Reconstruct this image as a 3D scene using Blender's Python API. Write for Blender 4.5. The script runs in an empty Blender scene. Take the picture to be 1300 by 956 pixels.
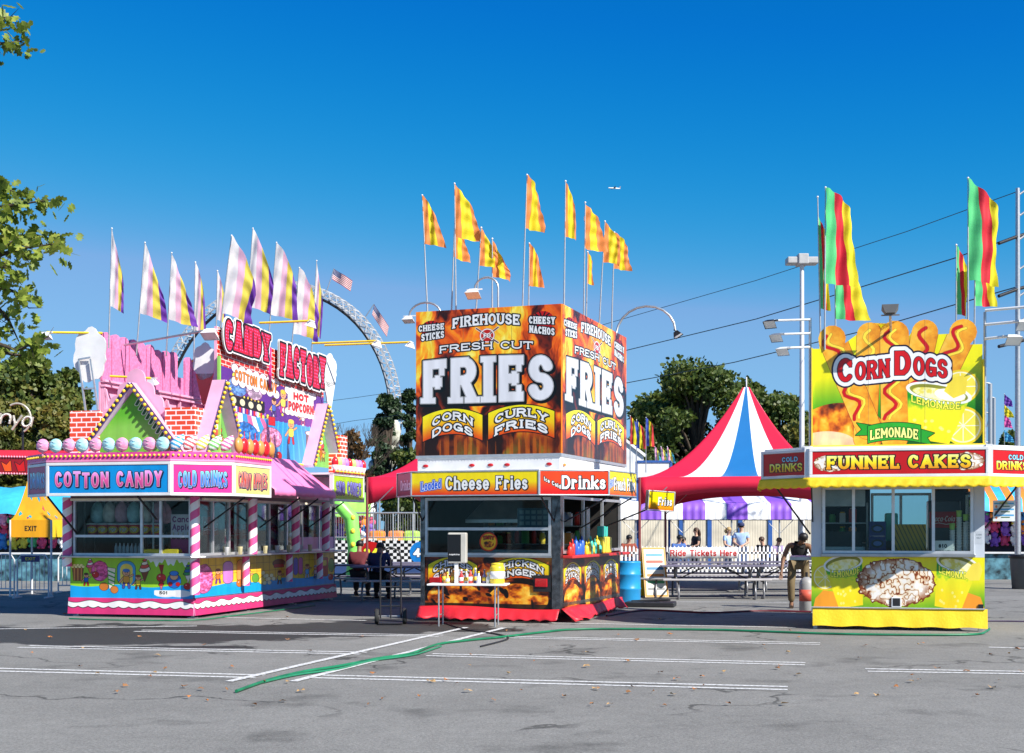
import bpy, bmesh, math, random
import numpy as np
from mathutils import Vector, Matrix
R = math.radians
random.seed(7); RNG = np.random.RandomState(5)

# ------------------------------------------------------------------ sign painter
def fnoise(w, h, cx, cy, seed=0):
    """smooth value noise, cx by cy cells over the canvas"""
    rs = np.random.RandomState(seed + 11)
    g = rs.rand(int(cy) + 3, int(cx) + 3)
    X = np.linspace(0, cx, w, endpoint=False); Y = np.linspace(0, cy, h, endpoint=False)
    xi = X.astype(int); yi = Y.astype(int); fx = X - xi; fy = Y - yi
    fx = fx * fx * (3 - 2 * fx); fy = (fy * fy * (3 - 2 * fy))[:, None]
    a = g[yi][:, xi]; b = g[yi][:, xi + 1]; c = g[yi + 1][:, xi]; d = g[yi + 1][:, xi + 1]
    return (a * (1 - fx) + b * fx) * (1 - fy) + (c * (1 - fx) + d * fx) * fy
def fbm(w, h, cx, cy, seed=0, oct=4):
    s = np.zeros((h, w)); t = 0; am = 1
    for k in range(oct):
        s += am * fnoise(w, h, cx * 2 ** k, cy * 2 ** k, seed + k * 7); t += am; am *= .55
    return s / t
def ramp(v, stops):
    xs = [s[0] for s in stops]
    return np.stack([np.interp(v, xs, [s[1][k] for s in stops]) for k in range(3)], -1)
def ell(cx, cy, rx, ry, a0, a1):
    n = max(3, int(abs(a1 - a0) / 18)); 
    return [(cx + rx * math.cos(R(a0 + (a1 - a0) * i / n)), cy + ry * math.sin(R(a0 + (a1 - a0) * i / n))) for i in range(n + 1)]
BOWL = ell(.5, .34, .5, .34, 0, 360)
G = {  # glyph: width, strokes, horizontal serifs, vertical serifs (slab style)
 'A': (.82, [[(0, 0), (.5, 1), (1, 0)], [(.2, .34), (.8, .34)]], [(0, 0), (1, 0)], []),
 'B': (.74, [[(0, 0), (0, 1), (.55, 1)] , ell(.55, .76, .35, .24, 90, -90), [(0, .52), (.55, .52)], ell(.55, .26, .45, .26, 90, -90), [(0, 0), (.55, 0)]], [], []),
 'C': (.76, [ell(.5, .5, .5, .5, 42, 318)], [], [(.93, .83)]),
 'D': (.78, [[(0, 0), (0, 1), (.45, 1)], ell(.45, .5, .55, .5, 90, -90), [(0, 0), (.45, 0)]], [], []),
 'E': (.72, [[(1, 1), (0, 1), (0, 0), (1, 0)], [(0, .5), (.68, .5)]], [], [(1, .88), (1, .12), (.7, .5)]),
 'F': (.70, [[(1, 1), (0, 1), (0, 0)], [(0, .48), (.68, .48)]], [(0, 0)], [(1, .86), (.7, .48)]),
 'G': (.80, [ell(.5, .5, .5, .5, 42, 335), [(.55, .42), (1, .42), (1, .08)]], [], []),
 'H': (.80, [[(0, 0), (0, 1)], [(1, 0), (1, 1)], [(0, .5), (1, .5)]], [(0, 0), (1, 0), (0, 1), (1, 1)], []),
 'I': (.36, [[(.5, 0), (.5, 1)]], [(.5, 0), (.5, 1)], []),
 'J': (.60, [[(1, 1), (1, .3)], ell(.5, .3, .5, .3, 0, -180)], [], []),
 'K': (.80, [[(0, 0), (0, 1)], [(1, 1), (0, .4)], [(.3, .58), (1, 0)]], [(0, 0), (0, 1), (1, 0)], []),
 'L': (.66, [[(0, 1), (0, 0), (1, 0)]], [(0, 1)], [(1, .14)]),
 'M': (1.0, [[(0, 0), (0, 1), (.5, .35), (1, 1), (1, 0)]], [(0, 0), (1, 0)], []),
 'N': (.82, [[(0, 0), (0, 1), (1, 0), (1, 1)]], [(0, 0), (1, 1)], []),
 'O': (.82, [ell(.5, .5, .5, .5, 0, 360)], [], []),
 'P': (.72, [[(0, 0), (0, 1), (.5, 1)], ell(.5, .74, .5, .26, 90, -90), [(0, .48), (.5, .48)]], [(0, 0)], []),
 'R': (.80, [[(0, 0), (0, 1), (.5, 1)], ell(.5, .75, .42, .25, 90, -90), [(0, .5), (.5, .5)], [(.5, .5), (.95, .0)]], [(0, 0), (.97, 0)], []),
 'S': (.72, [ell(.5, .75, .46, .25, 15, 270) + ell(.5, .25, .5, .25, 90, -165)], [], []),
 'T': (.76, [[(0, 1), (1, 1)], [(.5, 0), (.5, 1)]], [(.5, 0)], [(0, .86), (1, .86)]),
 'U': (.78, [[(0, 1), (0, .35)], ell(.5, .35, .5, .35, 180, 360), [(1, .35), (1, 1)]], [(0, 1), (1, 1)], []),
 'V': (.80, [[(0, 1), (.5, 0), (1, 1)]], [(0, 1), (1, 1)], []),
 'W': (1.1, [[(0, 1), (.25, 0), (.5, .8), (.75, 0), (1, 1)]], [], []),
 'X': (.80, [[(0, 0), (1, 1)], [(0, 1), (1, 0)]], [], []),
 'Y': (.78, [[(0, 1), (.5, .45), (1, 1)], [(.5, .45), (.5, 0)]], [(.5, 0), (0, 1), (1, 1)], []),
 'Z': (.74, [[(0, 1), (1, 1), (0, 0), (1, 0)]], [], []),
 '0': (.66, [ell(.5, .5, .5, .5, 0, 360)], [], []), '1': (.40, [[(.1, .8), (.6, 1), (.6, 0)]], [], []),
 '2': (.64, [ell(.5, .72, .5, .28, 160, -30) + [(0, 0), (1, 0)]], [], []),
 '3': (.64, [ell(.45, .76, .5, .24, 150, -90), ell(.45, .26, .55, .26, 90, -150)], [], []),
 '5': (.64, [[(.9, 1), (.1, 1), (.05, .52)], ell(.45, .3, .55, .3, 130, -150)], [], []),
 '$': (.66, [ell(.5, .7, .46, .2, 15, 270) + ell(.5, .3, .5, .2, 90, -165), [(.5, 0), (.5, 1)]], [], []),
 '8': (.66, [ell(.5, .75, .4, .25, 0, 360), ell(.5, .25, .5, .25, 0, 360)], [], []), '7': (.6, [[(0, 1), (1, 1), (.3, 0)]], [], []),
 '4': (.70, [[(.75, 0), (.75, 1), (0, .3), (1, .3)]], [], []),
 '-': (.45, [[(.1, .4), (.9, .4)]], [], []), '&': (.8, [ell(.45, .75, .3, .25, -60, 240) + [(1, 0)], ell(.45, .28, .42, .28, 130, 340)], [], []),
 'a': (.64, [BOWL, [(1, 0), (1, .68)]], [], []), 'c': (.58, [ell(.5, .34, .5, .34, 45, 315)], [], []),
 'b': (.64, [BOWL, [(0, 0), (0, 1)]], [], []), 'd': (.66, [BOWL, [(1, 0), (1, 1)]], [], []),
 'e': (.62, [ell(.5, .34, .5, .34, 0, 318), [(0, .34), (1, .34)]], [], []),
 'f': (.46, [[(.4, 0), (.4, .75)], ell(.8, .75, .4, .25, 180, 90), [(0, .64), (.9, .64)]], [(.4, 0)], []),
 'g': (.64, [BOWL, [(1, .68), (1, 0)], ell(.5, 0, .5, .25, 0, -150)], [], []),
 'h': (.66, [[(0, 0), (0, 1)], ell(.5, .38, .5, .3, 180, 0) + [(1, 0)]], [(0, 0), (1, 0)], []),
 'i': (.30, [[(.5, 0), (.5, .66)], [(.5, .95), (.5, .97)]], [(.5, 0)], []),
 'k': (.66, [[(0, 0), (0, 1)], [(1, .66), (0, .26)], [(.3, .38), (1, 0)]], [(0, 0), (1, 0)], []),
 'l': (.30, [[(.5, 0), (.5, 1)]], [(.5, 0)], []),
 'm': (1.0, [[(0, 0), (0, .68)], ell(.25, .4, .25, .28, 180, 0) + [(.5, 0)], ell(.75, .4, .25, .28, 180, 0) + [(1, 0)]], [], []),
 'n': (.66, [[(0, 0), (0, .68)], ell(.5, .38, .5, .3, 180, 0) + [(1, 0)]], [(0, 0), (1, 0)], []),
 'o': (.66, [BOWL], [], []), 'p': (.64, [BOWL, [(0, .68), (0, -.3)]], [], []),
 'r': (.50, [[(0, 0), (0, .68)], ell(.6, .3, .6, .36, 165, 50)], [(0, 0)], []),
 's': (.54, [ell(.5, .51, .46, .17, 15, 270) + ell(.5, .17, .5, .17, 90, -165)], [], []),
 't': (.46, [[(.4, 1), (.4, .2)], ell(.8, .2, .4, .2, 180, 280), [(0, .68), (.95, .68)]], [], []),
 'u': (.66, [[(0, .68), (0, .3)], ell(.5, .3, .5, .3, 180, 360), [(1, 0), (1, .68)]], [], []),
 'y': (.62, [[(0, .68), (.5, 0)], [(1, .68), (.25, -.32)]], [], []),
 'z': (.56, [[(0, .66), (1, .66), (0, 0), (1, 0)]], [], []), 'v': (.6, [[(0, .68), (.5, 0), (1, .68)]], [], []),
}
def cov(d, r=0.): return np.clip(.5 + r - d, 0, 1)
class Cv:
    def __init__(s, w, h, bg=(1, 1, 1)):
        s.w, s.h = w, h
        s.a = np.empty((h, w, 3)); s.a[:] = bg
        s.Y, s.X = np.mgrid[0:h, 0:w].astype(float) + .5
    def fill(s, m, col):
        if not isinstance(col, np.ndarray): col = np.array(col, float)
        ys = np.flatnonzero(m.any(1)); xs = np.flatnonzero(m.any(0))
        if not len(ys): return
        q = (slice(ys[0], ys[-1] + 1), slice(xs[0], xs[-1] + 1)); mm = m[q][..., None]
        if col.ndim == 3: col = col[q]
        s.a[q] = s.a[q] * (1 - mm) + col * mm
    def box(s, x0, y0, x1, y1, M=34):
        q = (slice(int(min(max(0, y0 - M), s.h)), int(max(0, min(s.h, y1 + M)))), slice(int(min(max(0, x0 - M), s.w)), int(max(0, min(s.w, x1 + M)))))
        return q, s.X[q], s.Y[q], np.full((s.h, s.w), 1e3)
    def ellipse(s, cx, cy, rx, ry, ang=0):
        c, n = math.cos(R(ang)), math.sin(R(ang)); m = max(rx, ry)
        q, X, Y, D = s.box(cx - m, cy - m, cx + m, cy + m); x = X - cx; y = Y - cy
        u = (x * c + y * n) / rx; v = (-x * n + y * c) / ry
        D[q] = (np.sqrt(u * u + v * v) - 1) * min(rx, ry); return D
    def seg(s, x0, y0, x1, y1, r0, r1=None):
        r1 = r0 if r1 is None else r1; dx, dy = x1 - x0, y1 - y0
        m = max(r0, r1); q, X, Y, D = s.box(min(x0, x1) - m, min(y0, y1) - m, max(x0, x1) + m, max(y0, y1) + m, 8)
        t = np.clip(((X - x0) * dx + (Y - y0) * dy) / (dx * dx + dy * dy + 1e-9), 0, 1)
        D[q] = np.hypot(X - x0 - t * dx, Y - y0 - t * dy) - (r0 + (r1 - r0) * t); return D
    def path(s, pts, r):
        d = np.full((s.h, s.w), 1e3)
        for (x0, y0), (x1, y1) in zip(pts, pts[1:]):
            dx, dy = x1 - x0, y1 - y0; q, X, Y, _ = s.box(min(x0, x1) - r, min(y0, y1) - r, max(x0, x1) + r, max(y0, y1) + r, 5)
            t = np.clip(((X - x0) * dx + (Y - y0) * dy) / (dx * dx + dy * dy + 1e-9), 0, 1)
            d[q] = np.minimum(d[q], np.hypot(X - x0 - t * dx, Y - y0 - t * dy) - r)
        return d
    def poly(s, pts):
        q, X, Y, D = s.box(min(p[0] for p in pts), min(p[1] for p in pts), max(p[0] for p in pts), max(p[1] for p in pts))
        d = np.full(X.shape, 1e9); ins = np.zeros(X.shape, bool)
        for (x0, y0), (x1, y1) in zip(pts, pts[1:] + pts[:1]):
            dx, dy = x1 - x0, y1 - y0; t = np.clip(((X - x0) * dx + (Y - y0) * dy) / (dx * dx + dy * dy + 1e-9), 0, 1)
            d = np.minimum(d, np.hypot(X - x0 - t * dx, Y - y0 - t * dy))
            c = ((y0 <= Y) & (Y < y1)) | ((y1 <= Y) & (Y < y0))
            xx = x0 + (Y - y0) * (x1 - x0) / ((y1 - y0) or 1e-9)
            ins ^= c & (X < xx)
        D[q] = np.where(ins, -d, d); return D
    def rect(s, x0, y0, x1, y1, r=0):
        dx = np.maximum(x0 + r - s.X, s.X - x1 + r); dy = np.maximum(y0 + r - s.Y, s.Y - y1 + r)
        return np.hypot(np.maximum(dx, 0), np.maximum(dy, 0)) + np.minimum(np.maximum(dx, dy), 0) - r
    def text(s, t, x0, yb, x1, hh, th=.2, serif=0, gap=.1, bow=0, bowh=0, slope=0, round_=False, slant=0, jit=0):
        """signed distance of a line of letters from x0 to x1 on baseline yb, height hh; bow lifts the middle, bowh grows the middle"""
        ws = [G[c][0] if c != ' ' else .45 for c in t]
        sw = serif
        tot = sum(ws) + gap * (len(t) - 1) + sw * 0
        sx = (x1 - x0) / tot
        D = np.full((s.h, s.w), 1e3); mid = (x0 + x1) / 2; half = (x1 - x0) / 2 or 1
        k = min((sx + hh) / 2, sx * 1.3); u0 = 0; rs = random.Random(len(t) * 31 + ord(t[0]))
        for ch, w in zip(t, ws):
            if ch == ' ': u0 += w + gap; continue
            jy = (rs.random() - .5) * jit * hh
            ax = x0 + u0 * sx; M = 14 + .15 * sx
            c0 = int(max(0, ax - M - abs(slant) * hh)); c1 = int(min(s.w, ax + w * sx + M + abs(slant) * hh))
            if c1 <= c0: u0 += w + gap; continue
            X = s.X[:, c0:c1]; Y = s.Y[:, c0:c1]
            n = np.clip((X - mid) / half, -1.3, 1.3); q = 1 - n * n
            H = hh + bowh * q
            v = (yb - bow * q + slope * n + jy - Y) / H
            u = (X - ax) / sx - slant * v
            vis = (v > -.6) & (v < 1.5)
            rows = np.where(vis.any(1))[0]
            if len(rows) == 0: u0 += w + gap; continue
            r0, r1 = rows[0], rows[-1] + 1
            u = u[r0:r1] * sx; v2 = v[r0:r1] * hh; d = np.full(u.shape, 1e3); hw = th * k / 2
            fx = lambda p: hw + p * (w * sx - 2 * hw); fy = lambda p: hw + p * (hh - 2 * hw)
            for st in G[ch][1]:
                for (a, b), (c, e) in zip(st, st[1:]):
                    ax_, ay, bx_, by = fx(a), fy(b), fx(c), fy(e)
                    L = math.hypot(bx_ - ax_, by - ay)
                    if L < 1e-3: continue
                    ux, uy = (bx_ - ax_) / L, (by - ay) / L
                    pu = (u - ax_) * ux + (v2 - ay) * uy; pv = np.abs(-(u - ax_) * uy + (v2 - ay) * ux)
                    if round_ or len(st) > 5:
                        d = np.minimum(d, np.hypot(pu - np.clip(pu, 0, L), pv) - hw)
                    else:
                        e0 = np.maximum(-hw - pu, pu - L - hw); e1 = pv - hw
                        d = np.minimum(d, np.hypot(np.maximum(e0, 0), np.maximum(e1, 0)) + np.minimum(np.maximum(e0, e1), 0))
            if serif:
                bars = [(fx(a), fy(b), (hw + serif * k * .5), hw * .62, 1 if b > .5 else -1) for a, b in G[ch][2]]
                for bx_, by, rx, ry, sg in bars:
                    cy = by + sg * (hw - ry)
                    e0 = np.abs(u - bx_) - rx; e1 = np.abs(v2 - cy) - ry
                    d = np.minimum(d, np.hypot(np.maximum(e0, 0), np.maximum(e1, 0)) + np.minimum(np.maximum(e0, e1), 0))
                for a, b in G[ch][3]:
                    e0 = np.abs(u - fx(a)) - hw * .55; e1 = np.abs(v2 - fy(b)) - hw * 1.5
                    d = np.minimum(d, np.hypot(np.maximum(e0, 0), np.maximum(e1, 0)) + np.minimum(np.maximum(e0, e1), 0))
            if not round_:
                lo = -.35 * hh if ch in 'pyg' else 0
                d = np.maximum(d, np.maximum(lo - v2, v2 - hh))
            D[r0:r1, c0:c1] = np.minimum(D[r0:r1, c0:c1], d * np.clip(H[r0:r1] / hh, .8, 1.25))
            u0 += w + gap
        return D
    def letters(s, d, layers):
        for r, col in layers: s.fill(cov(d, r), col)
    def image(s, name):
        im = bpy.data.images.new(name, s.w, s.h, alpha=False)
        buf = np.ones((s.h, s.w, 4), np.float32); buf[..., :3] = np.clip(s.a[::-1], 0, 1)
        im.pixels.foreach_set(buf.ravel()); im.update(); im.pack()
        return im
W_ = (.93, .93, .93); K_ = (.03, .03, .03)
def flames(c, seed, dark=.35):
    w, h = c.w, c.h
    wob = fbm(w, h, 6, 4, seed) - .5
    n = fbm(w, h, 9, 3, seed + 3, 5)
    xi = np.clip((c.X + wob * w * .25).astype(int), 0, w - 1); yi = np.clip((c.Y + wob * h * .2).astype(int), 0, h - 1)
    n = n[yi, xi]; n = (n - n.min()) / (n.max() - n.min())
    v = 1 - c.Y / h
    n = n + (v - .45) * dark
    return ramp(n, [(0, (.02, .01, .01)), (.28, (.06, .02, .01)), (.42, (.38, .10, .02)), (.55, (.80, .30, .03)), (.68, (.95, .52, .06)), (.82, (1, .78, .2)), (1, (1, .95, .6))])
def ribbon(c, cx, cy, w, h, bow, t1, t2, th=.2):
    """arched yellow-to-orange ribbon with two arched words"""
    x0, x1 = cx - w / 2, cx + w / 2; n = (c.X - cx) / (w / 2); q = 1 - n * n
    top = cy - h / 2 - bow * q; bot = cy + h / 2 - bow * q
    d = np.maximum(np.maximum(x0 - c.X, c.X - x1), np.maximum(top - c.Y, c.Y - bot))
    c.fill(cov(d, .035 * h), K_)
    v = np.clip((c.Y - top) / h, 0, 1)
    c.fill(cov(d), ramp(v, [(0, (.98, .93, .08)), (.45, (.98, .8, .05)), (1, (.88, .28, .03))]))
    o = h * .04
    if t2:
        for t, yb in ((t1, cy - h * .06), (t2, cy + h * .38)):
            m = w * (.10 if len(t) > 4 else .16)
            s_ = c.text(t, x0 + m, yb, x1 - m, h * .33, th, serif=.16, bow=bow)
            c.letters(s_, [(o * 1.1, K_), (0, W_)])
    else:
        s_ = c.text(t1, x0 + w * .1, cy + h * .25, x1 - w * .1, h * .5, th, serif=.16, bow=bow); c.letters(s_, [(o * 1.2, K_), (0, W_)])
def helmet(c, cx, cy, r):
    red = (.72, .05, .05)
    c.fill(cov(c.ellipse(cx, cy, r, r * .85)), red)
    for a in (-40, -15, 15, 40):
        c.fill(cov(c.seg(cx, cy - r * .1, cx + r * .95 * math.sin(R(a)), cy - r * .8 * math.cos(R(a)), r * .06)), K_)
    c.fill(cov(c.poly([(cx - r * 1.15, cy + r * .1), (cx + r * 1.15, cy + r * .1), (cx + r * .5, cy + r * 1.1), (cx, cy + r * .8), (cx - r * .5, cy + r * 1.1)])), red)
def sign_fries():
    c = Cv(640, 680); c.a = np.clip(flames(c, 3, .22) * 1.05 + np.array((.06, .02, 0)), 0, 1); seams(c, (213, 427))
    # charred boards at the foot of the picture
    boards = (fnoise(640, 680, 40, 1, 9) > .5)
    m = np.clip((c.Y - 560) / 60, 0, 1) * (.75 + .25 * boards)
    c.fill(m * .7, (.16, .06, .02)); c.fill(m * (fnoise(640, 680, 70, 3, 4) > .7) * .7, (.75, .36, .06))
    helmet(c, 68, 82, 44); helmet(c, 560, 70, 48)
    for t, x0, x1, y, h, sl in (('CHEESE', 12, 128, 92, 30, -3), ('STICKS', 24, 128, 134, 34, -6), ('CHEESY', 502, 614, 88, 34, 5), ('NACHOS', 504, 612, 134, 34, 10)):
        c.letters(c.text(t, x0, y, x1, h, .24, serif=.14, slope=sl), [(4.5, K_), (0, W_)])
    # badge of four arms behind the shop name
    c.fill(cov(c.ellipse(320, 128, 34, 34)), (.75, .12, .06))
    for a in (45, 135, 225, 315):
        x, y = 320 + 68 * math.cos(R(a)), 128 + 50 * math.sin(R(a))
        c.fill(cov(c.seg(320, 128, x, y, 5)), (.85, .85, .85)); c.fill(cov(c.seg(320, 128, x, y, 2.5)), (.35, .1, .05))
    c.letters(np.abs(c.ellipse(320, 128, 30, 30)) - 2.5, [(0, W_)])
    c.letters(c.text('FD', 304, 138, 336, 20, .2), [(0, W_)])
    c.letters(c.text('FIREHOUSE', 166, 88, 462, 48, .22, serif=.14, bow=10, bowh=4), [(5, K_), (0, W_)])
    c.letters(c.text('FRESH CUT', 108, 202, 520, 36, .15, serif=.1, bow=10), [(5, K_), (0, W_)])
    d = c.text('FRIES', 34, 434, 606, 200, .235, serif=.15, gap=.14, bow=-4, bowh=14)
    d2 = np.roll(np.roll(d, 6, 1), 8, 0)
    c.letters(d2, [(9, K_)]); c.letters(d, [(9, K_), (3.2, (.9, .9, .9)), (1.4, (.35, .35, .36)), (0, (.9, .9, .92))])
    ribbon(c, 165, 556, 268, 118, 34, 'CORN', 'DOGS'); ribbon(c, 468, 550, 286, 122, 34, 'CURLY', 'FRIES')
    return c
def food(c, cx, cy, rx, ry, seed):
    """pile of golden fried food"""
    n = fbm(c.w, c.h, 14, 9, seed, 4)
    m = cov(c.ellipse(cx, cy, rx, ry)); c.fill(m, ramp(n, [(.25, (.25, .08, .01)), (.45, (.75, .33, .03)), (.6, (.96, .62, .10)), (.8, (1, .85, .35))]))
def lower_fries():
    c = Cv(640, 270); c.a = flames(c, 21, .1) * .75
    food(c, 150, 200, 140, 70, 3); food(c, 470, 210, 150, 80, 6)
    c.fill(cov(c.rect(0, 232, 640, 270)) * .8, (.05, .02, .01))
    for k in range(12):
        x = RNG.randint(0, 640); c.fill(cov(c.ellipse(x, RNG.randint(150, 240), RNG.randint(8, 30), RNG.randint(5, 14), RNG.randint(0, 90))), (.06, .03, .02))
    ribbon(c, 140, 92, 250, 100, 40, 'CHEESE', 'STICKS'); ribbon(c, 480, 92, 290, 100, 40, 'CHICKEN', 'FINGERS')
    return c
def lower_fries_side():
    c = Cv(700, 330); c.a = flames(c, 31, .1) * .8
    for i, (x, t) in enumerate(((120, ('CHEESE', 'STICKS')), (350, ('CHICKEN', 'FINGERS')), (580, ('FUNNEL', 'CAKES')))):
        food(c, x, 270, 90, 100, i + 8); ribbon(c, x, 130, 190, 110, 46, *t)
    return c
def head_panel(w, h, top, bot, words, outline=K_, face=W_, blue=None):
    c = Cv(w, h); c.a = ramp(c.Y / h, [(0, top), (.45, top), (1, bot)])
    for (t, x0, x1, yb, hh, th, sr, sl) in words:
        c.letters(c.text(t, x0 + 3, yb + 3, x1 + 3, hh, th, serif=sr, slope=sl), [(4, outline)])
        c.letters(c.text(t, x0, yb, x1, hh, th, serif=sr, slope=sl), [(4, outline), (0, face)])
    if blue:
        t, x0, x1, yb, hh, sl = blue
        c.letters(c.text(t, x0, yb, x1, hh, .2, serif=.06, slope=sl), [(7, (.05, .2, .65)), (3, W_), (0, (.1, .35, .85))])
    return c
def funnel(c, cx, cy, rx, ry, seed=1):
    """round sugared funnel cake"""
    rag = fbm(c.w, c.h, c.w / 22, c.h / 22, seed, 3)
    d = c.ellipse(cx, cy, rx, ry) + (rag - .5) * ry * .18
    c.fill(cov(d), (.42, .16, .04))
    n = fbm(c.w, c.h, c.w / 24, c.h / 24, seed + 2, 2)
    v = np.abs(n - .5)
    col = ramp(v, [(0, (.38, .14, .04)), (.025, (.62, .30, .10)), (.05, (.93, .84, .70)), (.2, (.97, .95, .92))])
    c.fill(cov(d + ry * .04) * (v > -1), col)
    e = np.clip((d + ry * .32) / (ry * .3), 0, 1) * (rag > .45)
    c.fill(cov(d) * e * .75, (.50, .22, .06))
def cup(c, cx, cy, w, h, tilt=8, label=True):
    """green and yellow paper cup of lemonade, its mouth at the top"""
    t = math.tan(R(tilt))
    P = lambda x, y: (cx + x * w / 2 + y * 0, cy + y * h / 2)
    def tr(x, y): 
        X, Y = cx + x * w / 2, cy + y * h / 2
        return (X - (Y - cy) * t, Y + (X - cx) * t * .8)
    body = c.poly([tr(-1, -.75), tr(1, -.75), tr(.66, 1.1), tr(-.62, 1.1)])
    n = fbm(c.w, c.h, c.w / 16, c.h / 16, 4, 3)
    v = np.clip((c.Y - (cy - h * .35)) / (h * .8), 0, 1)
    col = ramp(v + (n - .5) * .3, [(0, (.12, .56, .12)), (.16, (.35, .70, .12)), (.36, (.92, .90, .12)), (1, (.99, .86, .08))])
    c.fill(cov(body), col)
    for k in range(9):
        x, y = tr(RNG.uniform(-.6, .6), RNG.uniform(.3, .95)); c.fill(cov(c.ellipse(x, y, w * .03, h * .03)) * .7, (.98, .95, .6))
    a, b = tr(0, -.75); c.fill(cov(c.ellipse(a, b, w * .53, h * .19, tilt)), (.95, .95, .93))
    c.fill(cov(c.ellipse(a, b, w * .47, h * .145, tilt)), (.55, .55, .15))
    c.fill(cov(c.ellipse(a, b + h * .03, w * .42, h * .11, tilt)), ramp(n, [(.3, (.92, .86, .35)), (.6, (.97, .95, .75))]))
    if label:
        x0, y0 = tr(-.78, -.25); x1, y1 = tr(.78, -.25)
        c.letters(c.text('LEMONADE', x0, (y0 + y1) / 2 - 2, x1, h * .14, .2, serif=.1, bow=-h * .05, slope=(y1 - y0) / 2), [(1.6, (.05, .35, .08)), (0, (.98, .93, .3))])
def lemon(c, x, y, r, flat=1.):
    c.fill(cov(c.ellipse(x, y, r, r * flat)), (.93, .80, .12)); c.fill(cov(c.ellipse(x, y, r * .88, r * .88 * flat)), (.97, .95, .78))
    c.fill(cov(c.ellipse(x, y, r * .8, r * .8 * flat)), (.96, .88, .30))
    for a in range(0, 360, 45): c.fill(cov(c.seg(x, y, x + r * .78 * math.cos(R(a)), y + r * .78 * flat * math.sin(R(a)), r * .025)), (.98, .96, .82))
def corndog(c, x0, y0, x1, y1, r, sauce, seed=0):
    n = fbm(c.w, c.h, 26, 20, 40 + seed, 3)
    d = c.seg(x0, y0, x1, y1, r, r * .9)
    L = math.hypot(x1 - x0, y1 - y0); ux, uy = (x1 - x0) / L, (y1 - y0) / L
    side = (-(c.X - x0) * uy + (c.Y - y0) * ux) / r
    c.fill(cov(d, 1.5), (.50, .20, .03))
    c.fill(cov(d), ramp(n * .55 + .22 + side * .16, [(.1, (.80, .44, .06)), (.42, (.93, .62, .12)), (.6, (.97, .72, .20)), (.95, (.99, .84, .42))]))
    for off, col, wd in sauce:
        pts = []
        for k in range(25):
            a = k / 24 * min(L, 390) ; s_ = math.sin(a / 19.) * r * .42 + off * r
            pts.append((x0 + ux * (a - r * .35) - uy * s_, y0 + uy * (a - r * .35) + ux * s_))
        c.fill(cov(c.path(pts, wd + 2)) * .5, tuple(q * .5 for q in col)); c.fill(cov(c.path(pts, wd)), col)
RED = (.78, .04, .06); MUS = (.98, .80, .14)
def seams(c, xs):
    for x in xs: c.fill(cov(np.abs(c.X - x) - .6) * .55, (.08, .06, .05)); c.fill(cov(np.abs(c.X - x - 2) - .5) * .3, (.95, .95, .95))
def sign_corn():
    c = Cv(720, 560); w, h = 720, 560
    c.a = ramp(np.clip(c.Y / h + (c.X / w - .5) * .1, 0, 1), [(0, (.97, .93, .05)), (.4, (.93, .90, .05)), (.62, (.35, .66, .08)), (.8, (.05, .42, .06)), (1, (.03, .35, .05))])
    food(c, 120, 490, 190, 130, 5)
    c.fill(cov(c.ellipse(60, 545, 130, 60)) * .8, (.95, .85, .75))
    S1 = [(.30, RED, 6), (-.06, (.99, .88, .25), 5)]; S2 = [(0, (.99, .88, .25), 6)]; S3 = [(0, RED, 7)]
    corndog(c, 245, 62, 225, 520, 54, S2, 1); corndog(c, 480, 60, 430, 330, 56, S3, 2)
    corndog(c, 640, 64, 520, 330, 58, S1, 3); corndog(c, 84, 76, 240, 470, 60, S1, 4); corndog(c, 352, 66, 352, 520, 62, S1, 5)
    lemon(c, 640, 470, 84); lemon(c, 628, 300, 82, .9); cup(c, 520, 410, 265, 225, 12)
    c.fill(cov(c.ellipse(585, 335, 66, 26, 10)), (.98, .97, .9)); c.fill(cov(c.poly([(560, 318), (590, 262), (660, 246), (650, 330), (600, 350)])), (.95, .85, .25))
    # word plate
    d = np.minimum(c.text('C', 108, 268, 176, 104, .2, serif=.1), c.text('ORN', 184, 258, 330, 82, .2, serif=.08, slope=-6))
    d = np.minimum(d, c.text('D', 352, 244, 420, 106, .22, serif=.08)); d = np.minimum(d, c.text('OGS', 432, 254, 574, 82, .2, serif=.08, slope=10))
    c.letters(d, [(27, (.10, .07, .16)), (20, W_), (3, (.12, .05, .1)), (0, (.80, .05, .06))])
    seams(c, (240, 480))
    # green lemonade ribbon
    for p in ([(190, 450), (255, 462), (255, 505), (185, 505), (212, 480)], [(455, 480), (520, 500), (490, 520), (508, 550), (400, 525)]):
        c.letters(c.poly(p), [(3, (.02, .2, .03)), (0, (.15, .6, .15))])
    n = (c.X - 350) / 110; top = 462 + 10 * n - 0; d = np.maximum(np.maximum(238 - c.X, c.X - 462), np.maximum(465 - 14 * (1 - n * n) - 12 * n * 0 - c.Y, c.Y - 540 + 14 * (1 - n * n)))
    c.letters(d, [(3, (.02, .2, .03)), (0, (.18, .64, .16))])
    c.letters(c.text('LEMONADE', 248, 528, 452, 44, .2, serif=.08, bow=12), [(3, (.05, .3, .05)), (0, (.97, .96, .55))])
    return c
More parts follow.
